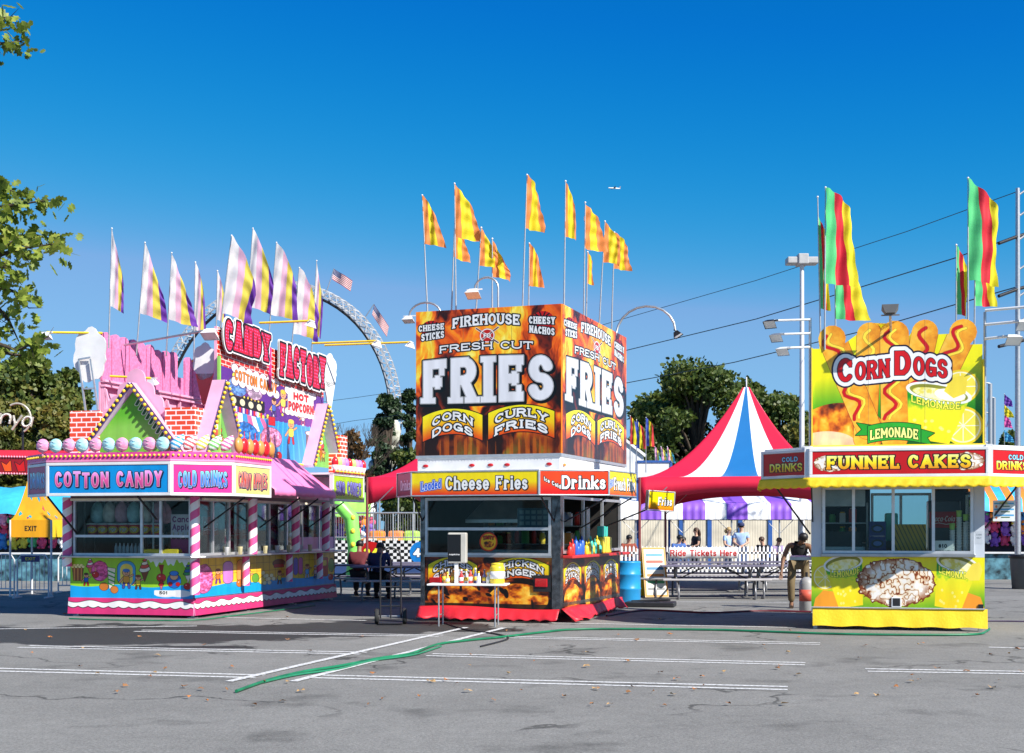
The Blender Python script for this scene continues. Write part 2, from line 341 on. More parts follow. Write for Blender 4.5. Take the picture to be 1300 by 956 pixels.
def lower_corn():
    c = Cv(860, 250)
    c.a = ramp(c.Y / 250 + np.abs(c.X / 860 - .5) * .5, [(0, (.97, .93, .05)), (.7, (.90, .88, .06)), (1.05, (.45, .68, .08)), (1.4, (.08, .48, .06))])
    lemon(c, 70, 100, 66); c.fill(cov(c.poly([(20, 205), (60, 165), (150, 175), (190, 250), (10, 250)])), (.95, .62, .15))
    c.fill(cov(c.poly([(840, 190), (780, 170), (740, 250), (860, 250)])), (.95, .6, .15))
    cup(c, 176, 118, 190, 230, -10); cup(c, 708, 118, 200, 235, 13); c.fill(cov(c.poly([(760, 90), (800, 30), (835, 22), (850, 60), (835, 110), (790, 112)])), (.97, .88, .30))
    funnel(c, 425, 122, 196, 118, 3)
    return c
def head_corn(txt2=None):
    if txt2:
        c = Cv(420, 200, (.76, .03, .05))
        d = c.text('COLD', 180, 78, 330, 44, .2, serif=.09); c.letters(d, [(5, K_), (0, (.62, .85, .95))])
        d = c.text('DRINKS', 60, 168, 372, 76, .2, serif=.09); c.letters(d, [(6, K_)]); c.letters(d, [(0, ramp((c.Y - 92) / 76, [(0, (.98, .96, .6)), (.5, (.98, .9, .1)), (1, (.95, .6, .05))]))])
        return c
    c = Cv(860, 150, (.78, .03, .05)); funnel(c, 90, 78, 86, 56, 2); funnel(c, 770, 72, 86, 60, 8)
    d = np.minimum(c.text('FUNNEL', 72, 118, 440, 90, .23, serif=.1), c.text('CAKES', 480, 116, 790, 90, .23, serif=.1))
    c.letters(d, [(6, K_)]); c.letters(d, [(0, ramp((c.Y - 30) / 84, [(0, (.98, .96, .6)), (.5, (.98, .9, .1)), (1, (.95, .6, .05))]))])
    return c
# candy booth pictures
PK = (.90, .38, .62); LB = (.20, .62, .85)
def icecream(c, x, y, s, cone=(.80, .50, .2), top=(.95, .93, .88), st=None):
    c.letters(c.poly([(x - s * .42, y), (x + s * .42, y), (x, y + s * 1.2)]), [(2, (.2, .08, .02)), (0, cone)])
    for k in range(4):
        r = s * (.5 - k * .11); c.letters(c.ellipse(x, y - k * s * .3, r, r * .5, -12), [(2, (.2, .08, .05)), (0, top if not (st and k % 2) else st)])
def floss(c, x, y, rx, ry, col):
    n = fbm(c.w, c.h, c.w / 14, c.h / 10, 77, 3); col = np.array(col)
    d = c.ellipse(x, y, rx, ry) + (n - .5) * 8
    c.letters(d, [(2.5, (.45, .1, .25))]); c.fill(cov(d), ramp(n, [(.3, tuple(col * .72)), (.5, tuple(col)), (.75, tuple(np.minimum(col * 1.25 + .1, 1)))]))
def apple(c, x, y, r, col=RED):
    c.letters(c.seg(x, y - r * 2, x, y, 2.4), [(0, (.85, .7, .4))])
    c.letters(c.ellipse(x, y, r, r * .95), [(2, (.2, .02, .02)), (0, col)]); c.fill(cov(c.ellipse(x - r * .35, y - r * .35, r * .2, r * .15)), (1, .8, .8))
def kid(c, x, y, s, shirt, pants, hair):
    sk = (.92, .66, .48)
    for dx in (-.22, .22): c.letters(c.seg(x + dx * s, y + s * .9, x + dx * s * 1.7, y + s * 1.7, s * .14), [(2, K_), (0, pants)])
    for dx in (-1, 1): c.letters(c.seg(x + dx * s * .3, y + s * .3, x + dx * s * .85, y + s * (.5 - .5 * dx), s * .1), [(2, K_), (0, sk)])
    c.letters(c.rect(x - s * .38, y + s * .15, x + s * .38, y + s * 1.05, s * .25), [(2, K_), (0, shirt)])
    c.letters(c.ellipse(x, y - s * .3, s * .46, s * .46), [(2, K_), (0, sk)])
    c.letters(c.ellipse(x, y - s * .58, s * .46, s * .24), [(0, hair)])
    for dx in (-.15, .15): c.fill(cov(c.ellipse(x + dx * s, y - s * .3, s * .05, s * .08)), K_)
    c.fill(cov(c.seg(x - s * .14, y - s * .08, x + s * .14, y - s * .08, s * .03)), (.5, .05, .05))
def box_pop(c, x, y, s):
    c.letters(c.poly([(x - s * .5, y - s * .5), (x + s * .5, y - s * .5), (x + s * .38, y + s * .7), (x - s * .38, y + s * .7)]), [(2, K_), (0, (.55, .28, .1))])
    for k in range(-1, 2): c.fill(cov(c.rect(x + k * s * .32 - s * .06, y - s * .5, x + k * s * .32 + s * .06, y + s * .7)), (.82, .55, .25))
    for k in range(7): c.letters(c.ellipse(x + (k - 3) * s * .16, y - s * .6 - (k % 2) * s * .14, s * .14, s * .12), [(1, (.5, .4, .1)), (0, (.98, .93, .65))])
def candy_front():
    c = Cv(720, 250, (.60, .82, .14)); w, h = 720, 250
    drip = 30 + 14 * np.sin(c.X / 13) + 10 * np.sin(c.X / 5.3)
    c.fill(cov(c.Y - drip) * (c.X > 440), (.9, .95, .98))
    c.fill(cov(172 + 8 * np.sin(c.X / 60) - c.Y), (.05, .64, .90))
    c.fill(cov(c.ellipse(640, 215, 70, 22)), W_); c.fill(cov(c.ellipse(560, 222, 60, 16)), W_)
    box_pop(c, 45, 96, 66); kid(c, 95, 118, 30, (.1, .35, .75), (.75, .1, .1), (.3, .15, .05))
    icecream(c, 118, 50, 42, (.82, .5, .2), (.9, .3, .5), (.95, .9, .9)); floss(c, 176, 82, 50, 60, (.90, .30, .55)); apple(c, 150, 104, 20)
    c.letters(c.poly([(222, 60), (268, 66), (258, 190), (232, 190)]), [(2, K_), (0, (.96, .9, .8))])
    for k in range(4): c.fill(cov(c.seg(226, 80 + k * 26, 264, 96 + k * 26, 4)), (.2, .6, .2))
    c.letters(c.ellipse(200, 178, 26, 24), [(2, K_), (0, (.78, .45, .15))]); c.letters(c.ellipse(262, 196, 22, 22), [(2, K_), (0, (.85, .5, .2))])
    c.letters(c.rect(280, 20, 385, 170, 46), [(2.5, K_), (0, (.25, .62, .85))]); c.letters(c.rect(296, 36, 370, 170, 36), [(0, (.96, .85, .35))])
    kid(c, 332, 104, 46, (.92, .62, .18), (.3, .3, .6), (.25, .45, .75))
    kid(c, 402, 130, 34, (.95, .8, .15), (.4, .2, .1), (.5, .25, .05)); icecream(c, 440, 70, 62, (.5, .25, .08), (.95, .92, .85), (.85, .3, .25))
    apple(c, 536, 120, 26, (.82, .15, .12)); c.fill(cov(c.poly([(520, 40), (552, 40), (540, 112)])), (.6, .1, .08)); icecream(c, 536, 160, 28, (.9, .45, .5), (.85, .1, .1))
    c.letters(c.ellipse(610, 138, 40, 44), [(2, K_), (0, (.15, .4, .75))]); c.letters(c.ellipse(610, 112, 22, 20), [(2, K_), (0, (.92, .68, .5))]); c.letters(c.ellipse(610, 92, 24, 14), [(2, K_), (0, (.2, .5, .85))])
    for dx in (-22, 22): c.letters(c.ellipse(610 + dx, 158, 12, 12), [(1.5, K_), (0, RED)])
    icecream(c, 690, 90, 50, (.95, .9, .85), (.2, .6, .3), (.1, .4, .7)); apple(c, 686, 170, 20)
    c.letters(c.rect(495, 196, 620, 226, 6), [(0, (.97, .97, .95))]); c.letters(c.text('501', 525, 221, 572, 20, .2), [(0, (.1, .1, .1))])
    return c
def candy_side():
    c = Cv(1150, 250, (.97, .78, .18))
    for k in range(24): c.fill(cov(c.seg(k * 50, 0, k * 50, 250, 1.5)), (.75, .48, .1))
    for y in (50, 105): c.fill(cov(c.seg(0, y, 1150, y, 1.5)), (.75, .48, .1))
    c.fill(cov(172 + 8 * np.sin(c.X / 60) - c.Y), (.05, .64, .90))
    floss(c, 70, 130, 58, 88, PK); kid(c, 165, 100, 36, (.8, .45, .15), (.5, .2, .6), (.5, .25, .1)); c.letters(c.rect(200, 30, 270, 170, 30), [(2.5, K_), (0, (.8, .5, .8))])
    c.letters(c.rect(300, 24, 350, 160, 24), [(2.5, K_), (0, (.93, .65, .35))]); apple(c, 320, 176, 24, (.78, .45, .15)); kid(c, 385, 120, 38, (.85, .3, .25), (.2, .5, .8), (.55, .2, .1))
    c.letters(c.ellipse(440, 150, 26, 30), [(2, K_), (0, (.4, .65, .2))]); apple(c, 492, 170, 26, (.95, .85, .3))
    for k in range(9): c.letters(c.ellipse(500 + 17 * k % 90, 120 + 23 * k % 70, 15, 13), [(1.5, (.6, .5, .1)), (0, (.98, .95, .75))])
    c.letters(c.ellipse(630, 60, 50, 26), [(2, K_), (0, (.55, .25, .08))]); c.letters(c.rect(588, 66, 672, 90, 6), [(2, K_), (0, RED)]); kid(c, 635, 140, 36, (.95, .85, .3), (.3, .2, .1), (.3, .15, .05))
    for x in (730, 775, 820): c.letters(c.rect(x - 18, 30, x + 18, 150, 17), [(2.5, K_), (0, (.85, .35, .65) if x != 775 else (.45, .35, .8))])
    kid(c, 880, 110, 40, (.4, .7, .9), (.8, .8, .9), (.6, .3, .1)); kid(c, 960, 120, 36, (.9, .9, .95), (.2, .4, .7), (.2, .5, .8))
    c.letters(c.rect(1010, 40, 1080, 180, 10), [(2.5, K_), (0, (.75, .12, .1))]); c.letters(c.rect(1024, 60, 1066, 100, 6), [(2, K_), (0, (.95, .8, .2))])
    c.letters(c.ellipse(1115, 100, 28, 50), [(2.5, K_), (0, (.3, .6, .2))]); apple(c, 1110, 190, 24)
    return c
def bricks(c, x0, y0, x1, y1, bw, bh):
    row = np.floor((c.Y - y0) / bh); fx = np.mod(c.X - x0 + row * bw * .5, bw); fy = np.mod(c.Y - y0, bh)
    m = cov(c.rect(x0, y0, x1, y1)); c.fill(m, (.92, .88, .84)); c.fill(m * ((fx > bw * .1) & (fy > bh * .17)), (.80, .17, .10))
def candy_sign():
    c = Cv(900, 640, (.38, .16, .55)); w, h = 900, 640
    bricks(c, 0, 0, 900, 190, 40, 22)
    rs = random.Random(3)
    for k in range(70):
        x, y = rs.uniform(30, 880), rs.uniform(190, 420); r = rs.uniform(7, 17)
        c.letters(c.ellipse(x, y, r, r), [(1.5, K_), (0, rs.choice([(.95, .92, .9), (.6, .35, .8), (.93, .6, .8), (.3, .15, .5), (.9, .85, .3)]))])
    c.fill(cov(c.rect(60, 400, 900, 640)), (.14, .58, .84))
    for k in range(16): c.fill(cov(c.seg(60 + k * 56, 640, 200 + k * 40, 400, 5)), (.25, .68, .9))
    # striped tent with jars and bulbs
    c.letters(c.rect(70, 310, 360, 370, 4), [(2, K_), (0, (.13, .07, .05))])
    for k in range(10): c.fill(cov(c.ellipse(88 + k * 28, 314, 6, 6)), (.98, .85, .3)); c.fill(cov(c.rect(76 + k * 28, 372, 90 + k * 28, 400)), (.85, .1, .1) if k % 2 else (.95, .9, .88))
    for k in range(4): c.letters(c.ellipse(120 + k * 66, 345, 20, 18), [(1.5, K_), (0, (.88, .85, .7))])
    for k in range(9): c.fill(cov(c.poly([(50 + k * 34, 402), (84 + k * 34, 402), (60 + k * 44, 480), (20 + k * 44, 480)])), [(.93, .93, .95), (.25, .6, .85), (.9, .4, .6)][k % 3])
    floss(c, 150, 270, 70, 48, (.35, .5, .75)); floss(c, 280, 262, 64, 50, (.75, .62, .72))
    floss(c, 215, 505, 92, 62, (.16, .46, .80)); floss(c, 420, 505, 86, 60, (.92, .55, .72))
    c.letters(c.rect(395, 380, 450, 430, 4), [(2, K_), (0, (.8, .08, .1))])
    for x, y, s_, a, b, g in ((520, 250, 52, (.95, .85, .35), (.85, .25, .5), (.9, .75, .2)), (590, 420, 58, (.95, .88, .3), (.75, .1, .15), (.95, .8, .3)), (440, 300, 40, (.3, .4, .75), (.3, .2, .5), (.3, .15, .05)), (700, 330, 36, (.95, .9, .9), (.7, .3, .5), (.6, .3, .1))):
        kid(c, x, y, s_, a, b, g)
    for x in (740, 800, 850): kid(c, x, 300, 26, (.95, .95, .9), (.3, .3, .7), (.5, .3, .6))
    c.letters(c.rect(730, 440, 800, 560, 8), [(2.5, K_), (0, (.35, .35, .38))]); c.letters(c.ellipse(765, 440, 42, 14), [(2, K_), (0, (.75, .75, .75))]); kid(c, 765, 520, 34, (.95, .85, .4), (.9, .7, .2), (.7, .4, .1))
    for k in range(8): apple(c, 50 + k * 62, 606, 24, RED if k % 2 else (.72, .38, .14))
    seams(c, (225, 450, 675))
    # word clouds
    def cloud(x0, y0, x1, y1):
        d = c.rect(x0, y0, x1, y1, 26)
        for k in range(7): d = np.minimum(d, c.ellipse(x0 + (x1 - x0) * k / 6, y0 + 4, 26, 22)); d = np.minimum(d, c.ellipse(x0 + (x1 - x0) * k / 6, y1 - 4, 26, 22))
        c.letters(d, [(3, (.3, .1, .3)), (0, (.97, .95, .92))])
    cloud(130, 176, 460, 250); cloud(560, 196, 800, 330)
    c.letters(c.text('COTTON CANDY', 128, 240, 466, 54, .2, jit=.15), [(2, K_), (0, (.92, .5, .1))])
    c.letters(c.text('HOT', 612, 246, 752, 44, .24), [(1.5, K_), (0, (.85, .1, .1))]); c.letters(c.text('POPCORN', 566, 318, 800, 56, .22), [(1.5, K_), (0, (.85, .1, .1))])
    return c
def word_board(t, w, h, jit=.12):
    c = Cv(w, h, (.93, .92, .92))
    d = c.text(t, w * .06, h * .84, w * .94, h * .68, .27, serif=.13, jit=jit)
    c.letters(d, [(9, K_), (0, (.75, .03, .16))])
    dots = np.hypot(np.mod(c.X, 15) - 7.5, np.mod(c.Y, 15) - 7.5) - 3.2
    c.fill(cov(d, -5) * cov(dots), (.96, .45, .75))
    return c
def gable_art(w=300, h=300, green=(.35, .70, .14)):
    c = Cv(w, h, green); c.fill(np.clip(1 - c.ellipse(w * .5, h * .7, w * .25, h * .15) / 60, 0, 1) * .35, (.8, .93, .6))
    for k in range(11):  # green and white drops along the right rafter
        x = w * (.56 + k * .035); y = h * (.14 + k * .075); c.letters(c.seg(x, y, x - 8, y + 22, 4.5), [(2.5, (.9, .95, .85)), (0, (.05, .33, .08))])
    return c
def plain_words(w, h, bg, items):
    c = Cv(w, h, bg)
    for (t, x0, x1, yb, hh, th, kw, layers) in items: c.letters(c.text(t, x0, yb, x1, hh, th, **kw), layers)
    return c
def candy_head(t, w, bg, col, edge=(.08, .05, .25)):
    c = Cv(w, 150, bg); d = c.text(t, 34, 118, w - 34, 84, .2, jit=.16, round_=False, gap=.2)
    c.letters(np.roll(np.roll(d, 5, 0), 5, 1), [(5, edge)])
    c.letters(d, [(5, edge), (1.6, W_)]); c.letters(d, [(0, ramp((c.Y - 34) / 84, [(0, tuple(min(1, q + .35) for q in col)), (.5, col), (1, tuple(q * .8 for q in col))]))])
    return c

# ------------------------------------------------------------------ scene helpers
C = bpy.context.scene.collection
F = 1700.; CX, HY, CAMZ = 650., 670., 1.6
def at(px, py, Y): return Vector(((px - CX) * Y / F, Y, CAMZ + (HY - py) * Y / F))
def gr(px, py, z=0.): 
    Y = (CAMZ - z) * F / (py - HY); return Vector(((px - CX) * Y / F, Y, z))
def gx(px, Y, z=0.): return Vector(((px - CX) * Y / F, Y, z))
_M = {}
def nt(m): m.use_nodes = True; return m.node_tree
def M(name, col, rough=.55, metal=0., var=.12, scale=6., bump=.0, bscale=60., emit=None, trans=0., spec=.5, sheen=0):
    if name in _M: return _M[name]
    m = bpy.data.materials.new(name); t = nt(m); n = t.nodes; l = t.links; b = n['Principled BSDF']
    co = n.new('ShaderNodeTexCoord'); no = n.new('ShaderNodeTexNoise'); no.inputs['Scale'].default_value = scale; no.inputs['Detail'].default_value = 5
    l.new(co.outputs['Object'], no.inputs['Vector'])
    rp = n.new('ShaderNodeValToRGB'); rp.color_ramp.elements[0].position = .3; rp.color_ramp.elements[1].position = .7
    rp.color_ramp.elements[0].color = (*[max(0, c * (1 - var)) for c in col], 1); rp.color_ramp.elements[1].color = (*[min(1, c * (1 + var * .6)) for c in col], 1)
    l.new(no.outputs['Fac'], rp.inputs['Fac']); l.new(rp.outputs['Color'], b.inputs['Base Color'])
    b.inputs['Roughness'].default_value = rough; b.inputs['Metallic'].default_value = metal
    b.inputs['Specular IOR Level'].default_value = spec
    if trans: b.inputs['Transmission Weight'].default_value = trans
    if emit: b.inputs['Emission Color'].default_value = (*col, 1); b.inputs['Emission Strength'].default_value = emit
    if bump:
        n2 = n.new('ShaderNodeTexNoise'); n2.inputs['Scale'].default_value = bscale; l.new(co.outputs['Object'], n2.inputs['Vector'])
        bp = n.new('ShaderNodeBump'); bp.inputs['Strength'].default_value = bump; bp.inputs['Distance'].default_value = .02
        l.new(n2.outputs['Fac'], bp.inputs['Height']); l.new(bp.outputs['Normal'], b.inputs['Normal'])
    _M[name] = m; return m
def MI(name, cv, rough=.38, alpha=None, dirt=.2, gain=.96):
    """painted sign face: the painting made above, with a little procedural dirt over it"""
    if name in _M: return _M[name]
    im = cv.image(name)
    m = bpy.data.materials.new(name); t = nt(m); n = t.nodes; l = t.links; b = n['Principled BSDF']
    ti = n.new('ShaderNodeTexImage'); ti.image = im; ti.extension = 'EXTEND'; ti.interpolation = 'Linear'
    co = n.new('ShaderNodeTexCoord'); no = n.new('ShaderNodeTexNoise'); no.inputs['Scale'].default_value = 2.3; no.inputs['Detail'].default_value = 7
    mp = n.new('ShaderNodeMapping'); mp.inputs['Scale'].default_value = (2.2, 2.2, .35); l.new(co.outputs['Object'], mp.inputs[0]); l.new(mp.outputs[0], no.inputs['Vector'])
    mr = n.new('ShaderNodeMapRange'); mr.inputs['From Min'].default_value = .35; mr.inputs['From Max'].default_value = .65; mr.inputs['To Min'].default_value = 1 - dirt; mr.inputs['To Max'].default_value = 1 * gain
    l.new(no.outputs['Fac'], mr.inputs['Value'])
    mx = n.new('ShaderNodeVectorMath'); mx.operation = 'SCALE'; l.new(ti.outputs['Color'], mx.inputs[0]); l.new(mr.outputs['Result'], mx.inputs['Scale'])
    l.new(mx.outputs['Vector'], b.inputs['Base Color']); b.inputs['Roughness'].default_value = rough
    bp = n.new('ShaderNodeBump'); bp.inputs['Strength'].default_value = .06; n3 = n.new('ShaderNodeTexNoise'); n3.inputs['Scale'].default_value = 3
    l.new(co.outputs['Object'], n3.inputs['Vector']); l.new(n3.outputs['Fac'], bp.inputs['Height']); l.new(bp.outputs['Normal'], b.inputs['Normal'])
    _M[name] = m; return m
def MLET(name, cv, thr=None):
    """cut-out lettering: letters of cv on nothing (cv.al is the mask)"""
    im = bpy.data.images.new(name, cv.w, cv.h, alpha=True)
    buf = np.ones((cv.h, cv.w, 4), np.float32); buf[..., :3] = np.clip(cv.a[::-1], 0, 1); buf[..., 3] = cv.al[::-1]
    im.pixels.foreach_set(buf.ravel()); im.update(); im.pack()
    m = bpy.data.materials.new(name); t = nt(m); b = t.nodes['Principled BSDF']; ti = t.nodes.new('ShaderNodeTexImage'); ti.image = im; ti.extension = 'CLIP'
    t.links.new(ti.outputs['Color'], b.inputs['Base Color']); t.links.new(ti.outputs['Alpha'], b.inputs['Alpha']); b.inputs['Roughness'].default_value = .4
    return m
def MGLASS():
    if 'glass' in _M: return _M['glass']
    m = bpy.data.materials.new('window_glass'); t = nt(m); n = t.nodes; l = t.links; n.remove(n['Principled BSDF'])
    tr = n.new('ShaderNodeBsdfTransparent'); tr.inputs[0].default_value = (.82, .88, .87, 1); g = n.new('ShaderNodeBsdfGlossy'); g.inputs['Roughness'].default_value = .03
    fr = n.new('ShaderNodeFresnel'); fr.inputs[0].default_value = 1.45; mx = n.new('ShaderNodeMixShader')
    ad = n.new('ShaderNodeMath'); ad.operation = 'MULTIPLY'; ad.inputs[1].default_value = .4; l.new(fr.outputs[0], ad.inputs[0])
    l.new(ad.outputs[0], mx.inputs[0]); l.new(tr.outputs[0], mx.inputs[1]); l.new(g.outputs[0], mx.inputs[2]); l.new(mx.outputs[0], n['Material Output'].inputs[0])
    _M['glass'] = m; return m
def MBRICK(name, c1, c2, mortar, bw, bh):
    m = bpy.data.materials.new(name); t = nt(m); n = t.nodes; l = t.links; b = n['Principled BSDF']
    co = n.new('ShaderNodeTexCoord'); sp = n.new('ShaderNodeSeparateXYZ'); l.new(co.outputs['Object'], sp.inputs[0])
    a = n.new('ShaderNodeMath'); a.operation = 'ADD'; l.new(sp.outputs['X'], a.inputs[0]); l.new(sp.outputs['Y'], a.inputs[1])
    cb = n.new('ShaderNodeCombineXYZ'); l.new(a.outputs[0], cb.inputs['X']); l.new(sp.outputs['Z'], cb.inputs['Y'])
    br = n.new('ShaderNodeTexBrick'); br.inputs['Scale'].default_value = 1; br.inputs['Brick Width'].default_value = bw; br.inputs['Row Height'].default_value = bh
    br.inputs['Mortar Size'].default_value = .012; br.inputs['Color1'].default_value = (*c1, 1); br.inputs['Color2'].default_value = (*c2, 1); br.inputs['Mortar'].default_value = (*mortar, 1)
    l.new(cb.outputs[0], br.inputs['Vector']); l.new(br.outputs['Color'], b.inputs['Base Color']); b.inputs['Roughness'].default_value = .5; return m
def MSTRIPE(name, c1, c2, freq, ang=.8, rough=.35):
    """diagonal candy stripe running round a post"""
    m = bpy.data.materials.new(name); t = nt(m); n = t.nodes; l = t.links; b = n['Principled BSDF']
    co = n.new('ShaderNodeTexCoord'); sp = n.new('ShaderNodeSeparateXYZ'); l.new(co.outputs['UV'], sp.inputs[0])
    def mt(op, a, bb):
        k = n.new('ShaderNodeMath'); k.operation = op
        for i, v in enumerate((a, bb)):
            if isinstance(v, (int, float)): k.inputs[i].default_value = v
            else: l.new(v, k.inputs[i])
        return k.outputs[0]
    v = mt('FRACT', mt('ADD', mt('MULTIPLY', sp.outputs['Y'], freq), mt('MULTIPLY', sp.outputs['X'], ang)), 0)
    g = mt('GREATER_THAN', v, .5); mx = n.new('ShaderNodeMix'); mx.data_type = 'RGBA'; l.new(g, mx.inputs['Factor'])
    mx.inputs['A'].default_value = (*c1, 1); mx.inputs['B'].default_value = (*c2, 1); l.new(mx.outputs['Result'], b.inputs['Base Color']); b.inputs['Roughness'].default_value = rough
    return m

class MB:
    """collects shapes into one mesh"""
    def __init__(s): s.v = []; s.f = []; s.mi = []; s.uv = []; s.sm = []
    def add(s, vs, fs, mi=0, uvs=None, smooth=False):
        o = len(s.v); s.v += [tuple(p) for p in vs]
        for k, f in enumerate(fs):
            s.f.append([o + i for i in f]); s.mi.append(mi[k] if isinstance(mi, list) else mi); s.sm.append(smooth)
            s.uv.append(uvs[k] if uvs else None)
        return s
    def box(s, x0, x1, y0, y1, z0, z1, mi=0):
        vs = [(x, y, z) for z in (z0, z1) for x, y in ((x0, y0), (x1, y0), (x1, y1), (x0, y1))]
        return s.add(vs, [(3, 2, 1, 0), (4, 5, 6, 7), (0, 1, 5, 4), (1, 2, 6, 5), (2, 3, 7, 6), (3, 0, 4, 7)], mi)
    def bar(s, a, b, w, h=None, mi=0, up=(0, 0, 1)):
        """square bar from a to b"""
        h = w if h is None else h; a = Vector(a); b = Vector(b); d = (b - a).normalized(); u = Vector(up)
        if abs(d.dot(u)) > .95: u = Vector((0, 1, 0))
        r = d.cross(u).normalized(); u = r.cross(d)
        vs = [p + r * (sx * w / 2) + u * (sy * h / 2) for p in (a, b) for sx, sy in ((-1, -1), (1, -1), (1, 1), (-1, 1))]
        return s.add(vs, [(0, 1, 2, 3), (7, 6, 5, 4), (0, 4, 5, 1), (1, 5, 6, 2), (2, 6, 7, 3), (3, 7, 4, 0)], mi)
    def tube(s, pts, r, n=8, mi=0, cap=True):
        pts = [Vector(p) for p in pts]; rs = r if isinstance(r, (list, tuple)) else [r] * len(pts); vs = []; fs = []; uv = []
        pu = None; L = 0
        for i, p in enumerate(pts):
            d = (pts[min(i + 1, len(pts) - 1)] - pts[max(i - 1, 0)]).normalized()
            if pu is None: pu = Vector((0, 0, 1)) if abs(d.z) < .9 else Vector((1, 0, 0))
            rr = d.cross(pu); 
            if rr.length < 1e-4: rr = d.cross(Vector((0, 1, 0)))
            rr.normalize(); pu = rr.cross(d)
            for k in range(n):
                a = 2 * math.pi * k / n; vs.append(p + (rr * math.cos(a) + pu * math.sin(a)) * rs[i])
        ls = [0]
        for p, q in zip(pts, pts[1:]): ls.append(ls[-1] + (q - p).length)
        for i in range(len(pts) - 1):
            for k in range(n):
                k2 = (k + 1) % n; fs.append((i * n + k, i * n + k2, (i + 1) * n + k2, (i + 1) * n + k))
                uv.append([(k / n, ls[i]), ((k + 1) / n, ls[i]), ((k + 1) / n, ls[i + 1]), (k / n, ls[i + 1])])
        s.add(vs, fs, mi, uv, True)
        if cap: s.add(vs[:n], [tuple(range(n))[::-1]], mi); s.add(vs[-n:], [tuple(range(n))], mi)
        return s
    def lathe(s, c, prof, n=16, mi=0, axis='z', smooth=True):
        """prof: list of (radius, height)"""
        vs = []; fs = []; c = Vector(c)
        for r, h in prof:
            for k in range(n):
                a = 2 * math.pi * k / n; x, y = r * math.cos(a), r * math.sin(a)
                vs.append(c + (Vector((x, y, h)) if axis == 'z' else Vector((x, h, y)) if axis == 'y' else Vector((h, x, y))))
        m = len(prof)
        for i in range(m - 1):
            for k in range(n): k2 = (k + 1) % n; fs.append((i * n + k, i * n + k2, (i + 1) * n + k2, (i + 1) * n + k))
        if prof[0][0] > 1e-5: fs.append(tuple(range(n))[::-1])
        if prof[-1][0] > 1e-5: fs.append(tuple((m - 1) * n + k for k in range(n)))
        return s.add(vs, fs, mi, None, smooth)
    def ball(s, c, rx, ry=None, rz=None, n=12, mi=0):
        ry = rx if ry is None else ry; rz = rx if rz is None else rz; vs = []; fs = []; m = max(5, n // 2 + 1)
        for i in range(m + 1):
            t = math.pi * i / m
            for k in range(n):
                a = 2 * math.pi * k / n; vs.append((c[0] + rx * math.sin(t) * math.cos(a), c[1] + ry * math.sin(t) * math.sin(a), c[2] - rz * math.cos(t)))
        for i in range(m):
            for k in range(n): k2 = (k + 1) % n; fs.append((i * n + k, i * n + k2, (i + 1) * n + k2, (i + 1) * n + k))
        return s.add(vs, fs, mi, None, True)
    def slab(s, bl, br, tr, tl, t=.03, mi=0, mib=1, two=False):
        """a board; its face carries the picture, its back and edges the second material"""
        P = [Vector(p) for p in (bl, br, tr, tl)]; nrm = (P[1] - P[0]).cross(P[3] - P[0]).normalized(); Q = [p - nrm * t for p in P]
        U = [(0, 0), (1, 0), (1, 1), (0, 1)]
        s.add(P, [(0, 1, 2, 3)], mi, [U])
        if two: s.add([Q[1], Q[0], Q[3], Q[2]], [(0, 1, 2, 3)], mi, [U])
        else: s.add(Q, [(3, 2, 1, 0)], mib)
        return s.add(P + Q, [(1, 0, 4, 5), (2, 1, 5, 6), (3, 2, 6, 7), (0, 3, 7, 4)], mib)
    def cut(s, O, ux, uz, pts, t=.03, mi=0, mib=1, uvf=None):
        """flat cut-out board: outline pts in metres along ux, uz from O, thickness t backwards"""
        O, ux, uz = Vector(O), Vector(ux).normalized(), Vector(uz).normalized(); nrm = ux.cross(uz)
        P = [O + ux * a + uz * b for a, b in pts]; Q = [p - nrm * t for p in P]; n = len(P)
        s.add(P, [tuple(range(n))], mi, [[uvf(a, b) for a, b in pts]] if uvf else None)
        s.add(Q, [tuple(range(n))[::-1]], mib)
        return s.add(P + Q, [((i + 1) % n, i, n + i, n + (i + 1) % n) for i in range(n)], mib)
    def prism(s, pts, z0, z1, mi=0):
        n = len(pts); vs = [(x, y, z0) for x, y in pts] + [(x, y, z1) for x, y in pts]
        return s.add(vs, [tuple(range(n))[::-1], tuple(range(n, 2 * n))] + [(i, (i + 1) % n, n + (i + 1) % n, n + i) for i in range(n)], mi)
    def mesh(s, name, mats):
        me = bpy.data.meshes.new(name); me.from_pydata(s.v, [], s.f)
        for m in (mats if isinstance(mats, (list, tuple)) else [mats]): me.materials.append(m)
        me.polygons.foreach_set('material_index', s.mi); me.polygons.foreach_set('use_smooth', s.sm)
        if any(s.uv):
            uvl = me.uv_layers.new(name='UVMap').data; k = 0
            for f, u in zip(s.f, s.uv):
                for i in range(len(f)):
                    if u: uvl[k].uv = u[i]
                    k += 1
        me.update(); return me
    def obj(s, name, mats, parent=None, loc=None, rz=0, bevel=0):
        o = bpy.data.objects.new(name, s.mesh(name, mats)); C.objects.link(o)
        if parent: o.parent = parent
        if loc is not None: o.location = loc
        o.rotation_euler.z = rz
        if bevel:
            b = o.modifiers.new('bevel', 'BEVEL'); b.width = bevel; b.segments = 2; b.limit_method = 'ANGLE'
        return o
def tag(o, label, cat, group=None, kind=None):
    if label: o['label'] = label
    if cat: o['category'] = cat
    if group: o['group'] = group
    if kind: o['kind'] = kind
    return o
def thing(name, label, cat, loc=(0, 0, 0), rz=0, group=None):
    o = bpy.data.objects.new(name, None); C.objects.link(o); o.location = loc; o.rotation_euler.z = rz; o.empty_display_size = .2
    return tag(o, label, cat, group)
